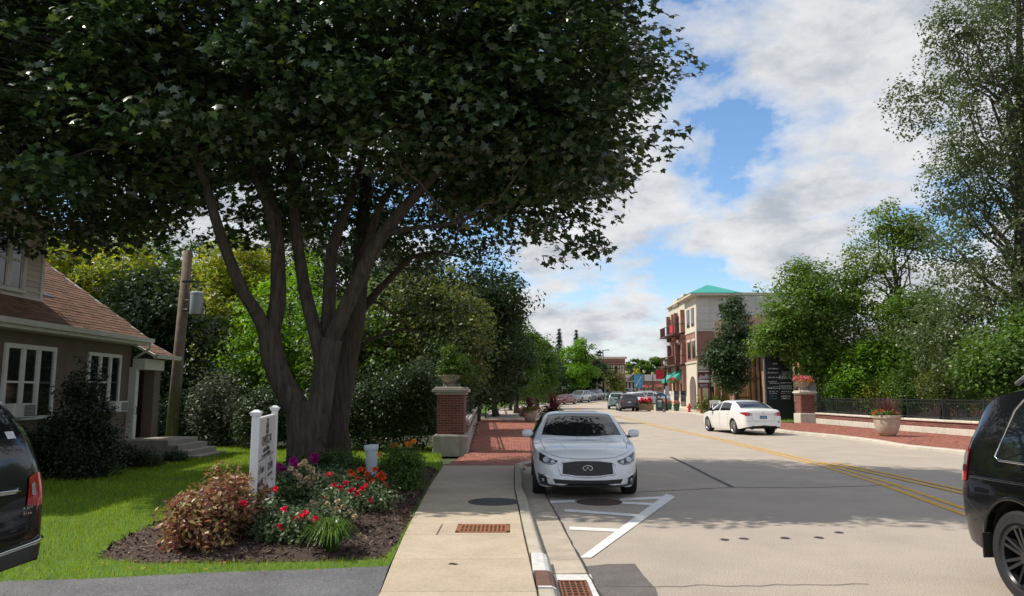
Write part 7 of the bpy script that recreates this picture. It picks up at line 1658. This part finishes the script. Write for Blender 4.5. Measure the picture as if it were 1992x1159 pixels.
def banner_part(t, w_, z0, z1, side, mat, seed=0, marks=True, bar=None):
    x0, x1 = (side * .10, side * (.10 + w_)); b = MB(); b.box((min(x0, x1), -.012, z0), (max(x0, x1), .012, z1)); o = b.build('banner', mat, t)
    b = MB(); b.tube([(0, 0, z1 + .03), (x1 * 1.02, 0, z1 + .03)], .02, 6); b.tube([(0, 0, z0 - .03), (x1 * 1.02, 0, z0 - .03)], .02, 6); b.build('banner_arm', M_lampb, t, True); return o
t, lx, z0, H = lamp('tall black lamp post with brown banner beside the young dark tree', 1384, 808, 682, 58.0)
bn = banner_part(t, .85, H * .43, H * .70, -1, M('banner_maroon', (.16, .03, .035), .7, .2)); m = Matrix(((1, 0, 0, 0), (0, 0, -1, -.0135), (0, 1, 0, 0), (0, 0, 0, 1)))
b = MB(); b.box((-.92, -.016, H * .67), (-.13, -.0125, H * .69)); b.box((-.92, -.016, H * .505), (-.13, -.0125, H * .545)); b.build('banner_band', M_swhite, bn)
b = MB(); b.add([(-.92, -.0145, H * .56), (-.75, -.0145, H * .63), (-.5, -.0145, H * .60), (-.3, -.0145, H * .645), (-.13, -.0145, H * .61), (-.13, -.0145, H * .57), (-.92, -.0145, H * .55)], [tuple(range(7))]); b.build('banner_wave', M('banner_grey', (.45, .45, .50), .7), bn)
for k in range(2): greek('banner_lettering', .6, .09, 9, M_swhite, bn, m @ Matrix.Translation((-.52, H * (.475 if k else .455), 0)), 60 + k, .003)
def basket(label, c, r, seed, mats=(F_pink, L_olive)):
    t = thing('hanging_basket', label, 'flower basket', c, group='hanging flower baskets'); c = Vector(c); b = MB(); b.lathe([(.03, -.32), (r * .6, -.2), (r * .85, 0)], 12, cap=False); b.build('basket', M_urn, t, True)
    b = MB()
    for k in range(3): a = k * 2.1; b.tube([(r * .8 * math.cos(a), r * .8 * math.sin(a), 0), (0, 0, .55)], .008, 4)
    b.build('chains', M_lampb, t); fill('foliage', t, [(c.x, c.y, c.z + .05, r, r, .2), (c.x, c.y, c.z - .2, r * .8, r * .8, .2)], 420, .12, mats[1], seed); fill('flowers', t, [(c.x, c.y, c.z + .08, r * 1.05, r, .2)], 420, .11, mats[0], seed + 1)
basket('flower basket hanging from the tall lamp post beside the young tree', (lx + .75, 58.0, z0 + H * .52), .42, 171)
b = MB(); b.tube([(0, 0, H * .62), (.75, 0, H * .62)], .02, 6); b.build('basket_arm', M_lampb, t, True)
t, lx, z0, H = lamp('black lamp post with red banner in front of the arched doorway', 1296, 800, 699, 74.0)
banner_part(t, .85, H * .62, H * .80, -1, M('banner_red', (.50, .03, .05), .7, .2)); greek('banner_lettering', .6, .10, 8, M('banner_ink', (.25, .01, .02), .7), t, m @ Matrix.Translation((-.52, H * .71, 0)), 64, .003)
basket('flower basket on the lamp post by the arched doorway', (lx + .7, 74.0, z0 + H * .60), .42, 173)
b = MB(); b.tube([(0, 0, H * .70), (.7, 0, H * .70)], .02, 6); b.build('basket_arm', M_lampb, t, True)
b = MB(); b.box((-.06, -.12, H * .30), (.32, -.08, H * .48)); b.build('notice_plate', M('notice', (.55, .58, .58), .5), t)
t, lx, z0, H = lamp('black lamp post with blue banner far up the right pavement', 1254, 785, 718, 104.0); banner_part(t, 1.3, H * .45, H * .84, -1, M('banner_blue', (.10, .32, .50), .7, .2))
b = MB(); b.tube([(-1.2, -.015, H * .5), (-.8, -.015, H * .62), (-.4, -.015, H * .78)], .05, 5); b.build('banner_stroke', M_swhite, t)
t, lx, z0, H = lamp('farthest black lamp post with two flower baskets on the right', 1271, 785, 722, 100.0)
for sg in (1, -1): basket('flower basket on the farthest right lamp post, ' + ('right' if sg > 0 else 'left') + ' side', (lx + sg * .75, 100.0, z0 + H * .52), .5, 175 + sg)
b = MB(); b.tube([(-.75, 0, H * .62), (.75, 0, H * .62)], .02, 6); b.build('basket_arm', M_lampb, t, True)
lamp('slim dark lamp post among the street trees on the left verge', 993, 795, 672, 74.0)
# traffic signal with mast arm
YM = 126.0; mx_ = AY(1174, 760, YM).x; zg = float(gz(YM)) + .1; zt_ = AY(1174, 681, YM).z; za = AY(1174, 717, YM).z
tsig = thing('traffic_signal', 'dark traffic signal mast with arm and street light at the far crossing', 'traffic signal', (mx_, YM, zg))
b = MB(); b.tube([(mx_, YM, zg), (mx_, YM, zt_)], [.16, .10], 10); b.build('mast', M_lampb, tsig, True, True)
b = MB(); b.tube([(mx_, YM, za), (AY(1230, 716, YM).x, YM, za + .15)], [.09, .05], 8); b.build('arm', M_lampb, tsig, True, True)
b = MB(); b.tube([(mx_, YM, zt_ - .1), (mx_ + .6, YM, zt_ + .05)], .05, 8); b.bbox((mx_ + .5, YM - .15, zt_ - .03), (mx_ + 1.1, YM + .15, zt_ + .1), .03); b.build('luminaire', M_lampb, tsig, world=True)
for px in (1198, 1228):
    x = AY(px, 720, YM).x; b = MB(); b.bbox((x - .22, YM - .35, za - .75), (x + .22, YM - .1, za + .45), .03); h = b.build('signal_head', M_lampb, tsig, world=True)
    for k in range(3): b = MB(); b.lathe([(.13, 0), (.13, .12), (.11, .12), (.11, .02), (.01, .01)], 12, Tm((x, YM - .35, za + .25 - k * .38), 0, R(90)), cap=False); b.build('lens', M(('lens_red', 'lens_amber', 'lens_green')[k], ((.12, .01, .01), (.12, .06, .01), (.01, .08, .04))[k], .3), h, True, True)
# planter box with red flowers, newspaper box, hydrant, green tubs, a-frame
YP = 76.0; c = AY(1257, 797, YP); z0 = .1 + float(gz(YP)); x0, x1 = AY(1242, 797, YP).x, AY(1271, 797, YP).x; pb_ = thing('planter_box', 'long beige planter box full of red flowers at the right kerb', 'planter', ((x0 + x1) / 2, YP, z0))
for k in range(3): q = MB(); q.bbox((x0, YP - .3, z0 + k * .22), (x1, YP + .5, z0 + k * .22 + .21), .02); q.build('block_course', M('planter_stone', (.42, .28, .17), .85, .25, 4), pb_, world=True)
xm = (x0 + x1) / 2; hw = (x1 - x0) / 2; fill('foliage', pb_, [(xm, YP + .1, z0 + .75, hw, .4, .15)], 700, .12, L_mid, 181); fill('red_flowers', pb_, [(xm - hw * .4, YP + .1, z0 + 1.0, hw * .6, .4, .35), (xm + hw * .4, YP + .1, z0 + 1.0, hw * .6, .4, .38)], 1300, .12, F_red, 182)
for i, (px, py0, py1, wp, Yn, lab, m_) in enumerate([(1283, 775, 799, 13, 73.0, 'dark grey newspaper box with pale display on the right pavement', M('news_box', (.05, .055, .058), .5)), (1281, 766, 790, 8, 76.0, 'smaller newspaper box just behind the dark grey one', M('news_box2', (.03, .03, .032), .5))]):
    x0, x1 = AY(px - wp / 2, py1, Yn).x, AY(px + wp / 2, py1, Yn).x; z0 = .1 + float(gz(Yn)); z1 = AY(px, py0, Yn).z; t = thing('newspaper_box', lab, 'newspaper box', ((x0 + x1) / 2, Yn, z0), group='newspaper boxes')
    q = MB(); q.bbox((x0, Yn - .25, z0), (x1, Yn + .25, z1), .03); q.build('case', m_, t, world=True); d = (x1 - x0)
    q = MB(); q.box((x0 + d * .2, Yn - .262, z0 + (z1 - z0) * .3), (x1 - d * .2, Yn - .252, z0 + (z1 - z0) * .72)); q.build('display', M('news_display', (.16, .33, .36), .4, .4, 8), t, world=True); q = MB(); q.box((x0 + d * .2, Yn - .262, z0 + (z1 - z0) * .74), (x1 - d * .2, Yn - .252, z0 + (z1 - z0) * .88)); q.build('masthead', M_swhite, t, world=True)
Yh = 68.0; c = AY(1341, 799, Yh); z0 = .12; hy = thing('fire_hydrant', 'red fire hydrant on the grass before the corner building', 'hydrant', (c.x, Yh, z0)); M_hyd = M('hydrant_red', (.55, .02, .025), .4, .2)
b = MB(); b.lathe([(.17, 0), (.17, .06), (.11, .07), (.11, .5), (.15, .52), (.15, .57), (.12, .6), (.10, .70), (.04, .76), (.03, .82)], 14); b.build('barrel', M_hyd, hy, 40)
for sg in (1, -1): b = MB(); b.tube([(sg * .08, 0, .42), (sg * .2, 0, .42)], .06, 10); b.build('nozzle', M_hyd, hy, True)
b = MB(); b.tube([(0, -.08, .38), (0, -.21, .38)], .08, 10); b.build('front_nozzle', M_hyd, hy, True)
for i, (px, Yt, lab) in enumerate([(1316, 72.5, 'green flower tub beside the arched doorway'), (1302, 78, 'green flower tub farther up beyond the arched doorway'), (1293, 80, 'smallest green flower tub behind the lamp post with red banner')]):
    c = AY(px, 795, Yt); z0 = .1 + float(gz(Yt)); t = thing('flower_tub', lab, 'planter', (c.x, Yt, z0), group='green flower tubs'); b = MB(); b.lathe([(.22, 0), (.32, .55), (.35, .56), (.35, .62), (.3, .62)], 14); b.build('tub', M('tub_green', (.02, .10, .07), .5), t, 40)
    fill('foliage', t, [(c.x, Yt, z0 + .75, .38, .38, .2)], 240, .11, L_mid, 190 + i); fill('flowers', t, [(c.x, Yt, z0 + .85, .38, .38, .2)], 200, .10, F_pink, 195 + i)
Ya = 57.0; c = AY(1392, 806, Ya); t = thing('sandwich_board', 'white sandwich board standing on the grass by the lamp post', 'sign', (c.x, Ya, .12)); 
for sg in (1, -1):
    b = MB(); m_ = Tm((0, sg * .2, 0), R(-25), R(sg * 12)); b.bbox((-.32, -.015, 0), (.32, .015, 1.15), .01, m_); o = b.build('board', M_swhite, t); b = MB(); b.box((-.24, -.018, .15), (.24, -.0155, .9), m_); b.build('poster', M('poster_dark', (.12, .13, .15), .5, .6, 14), o)
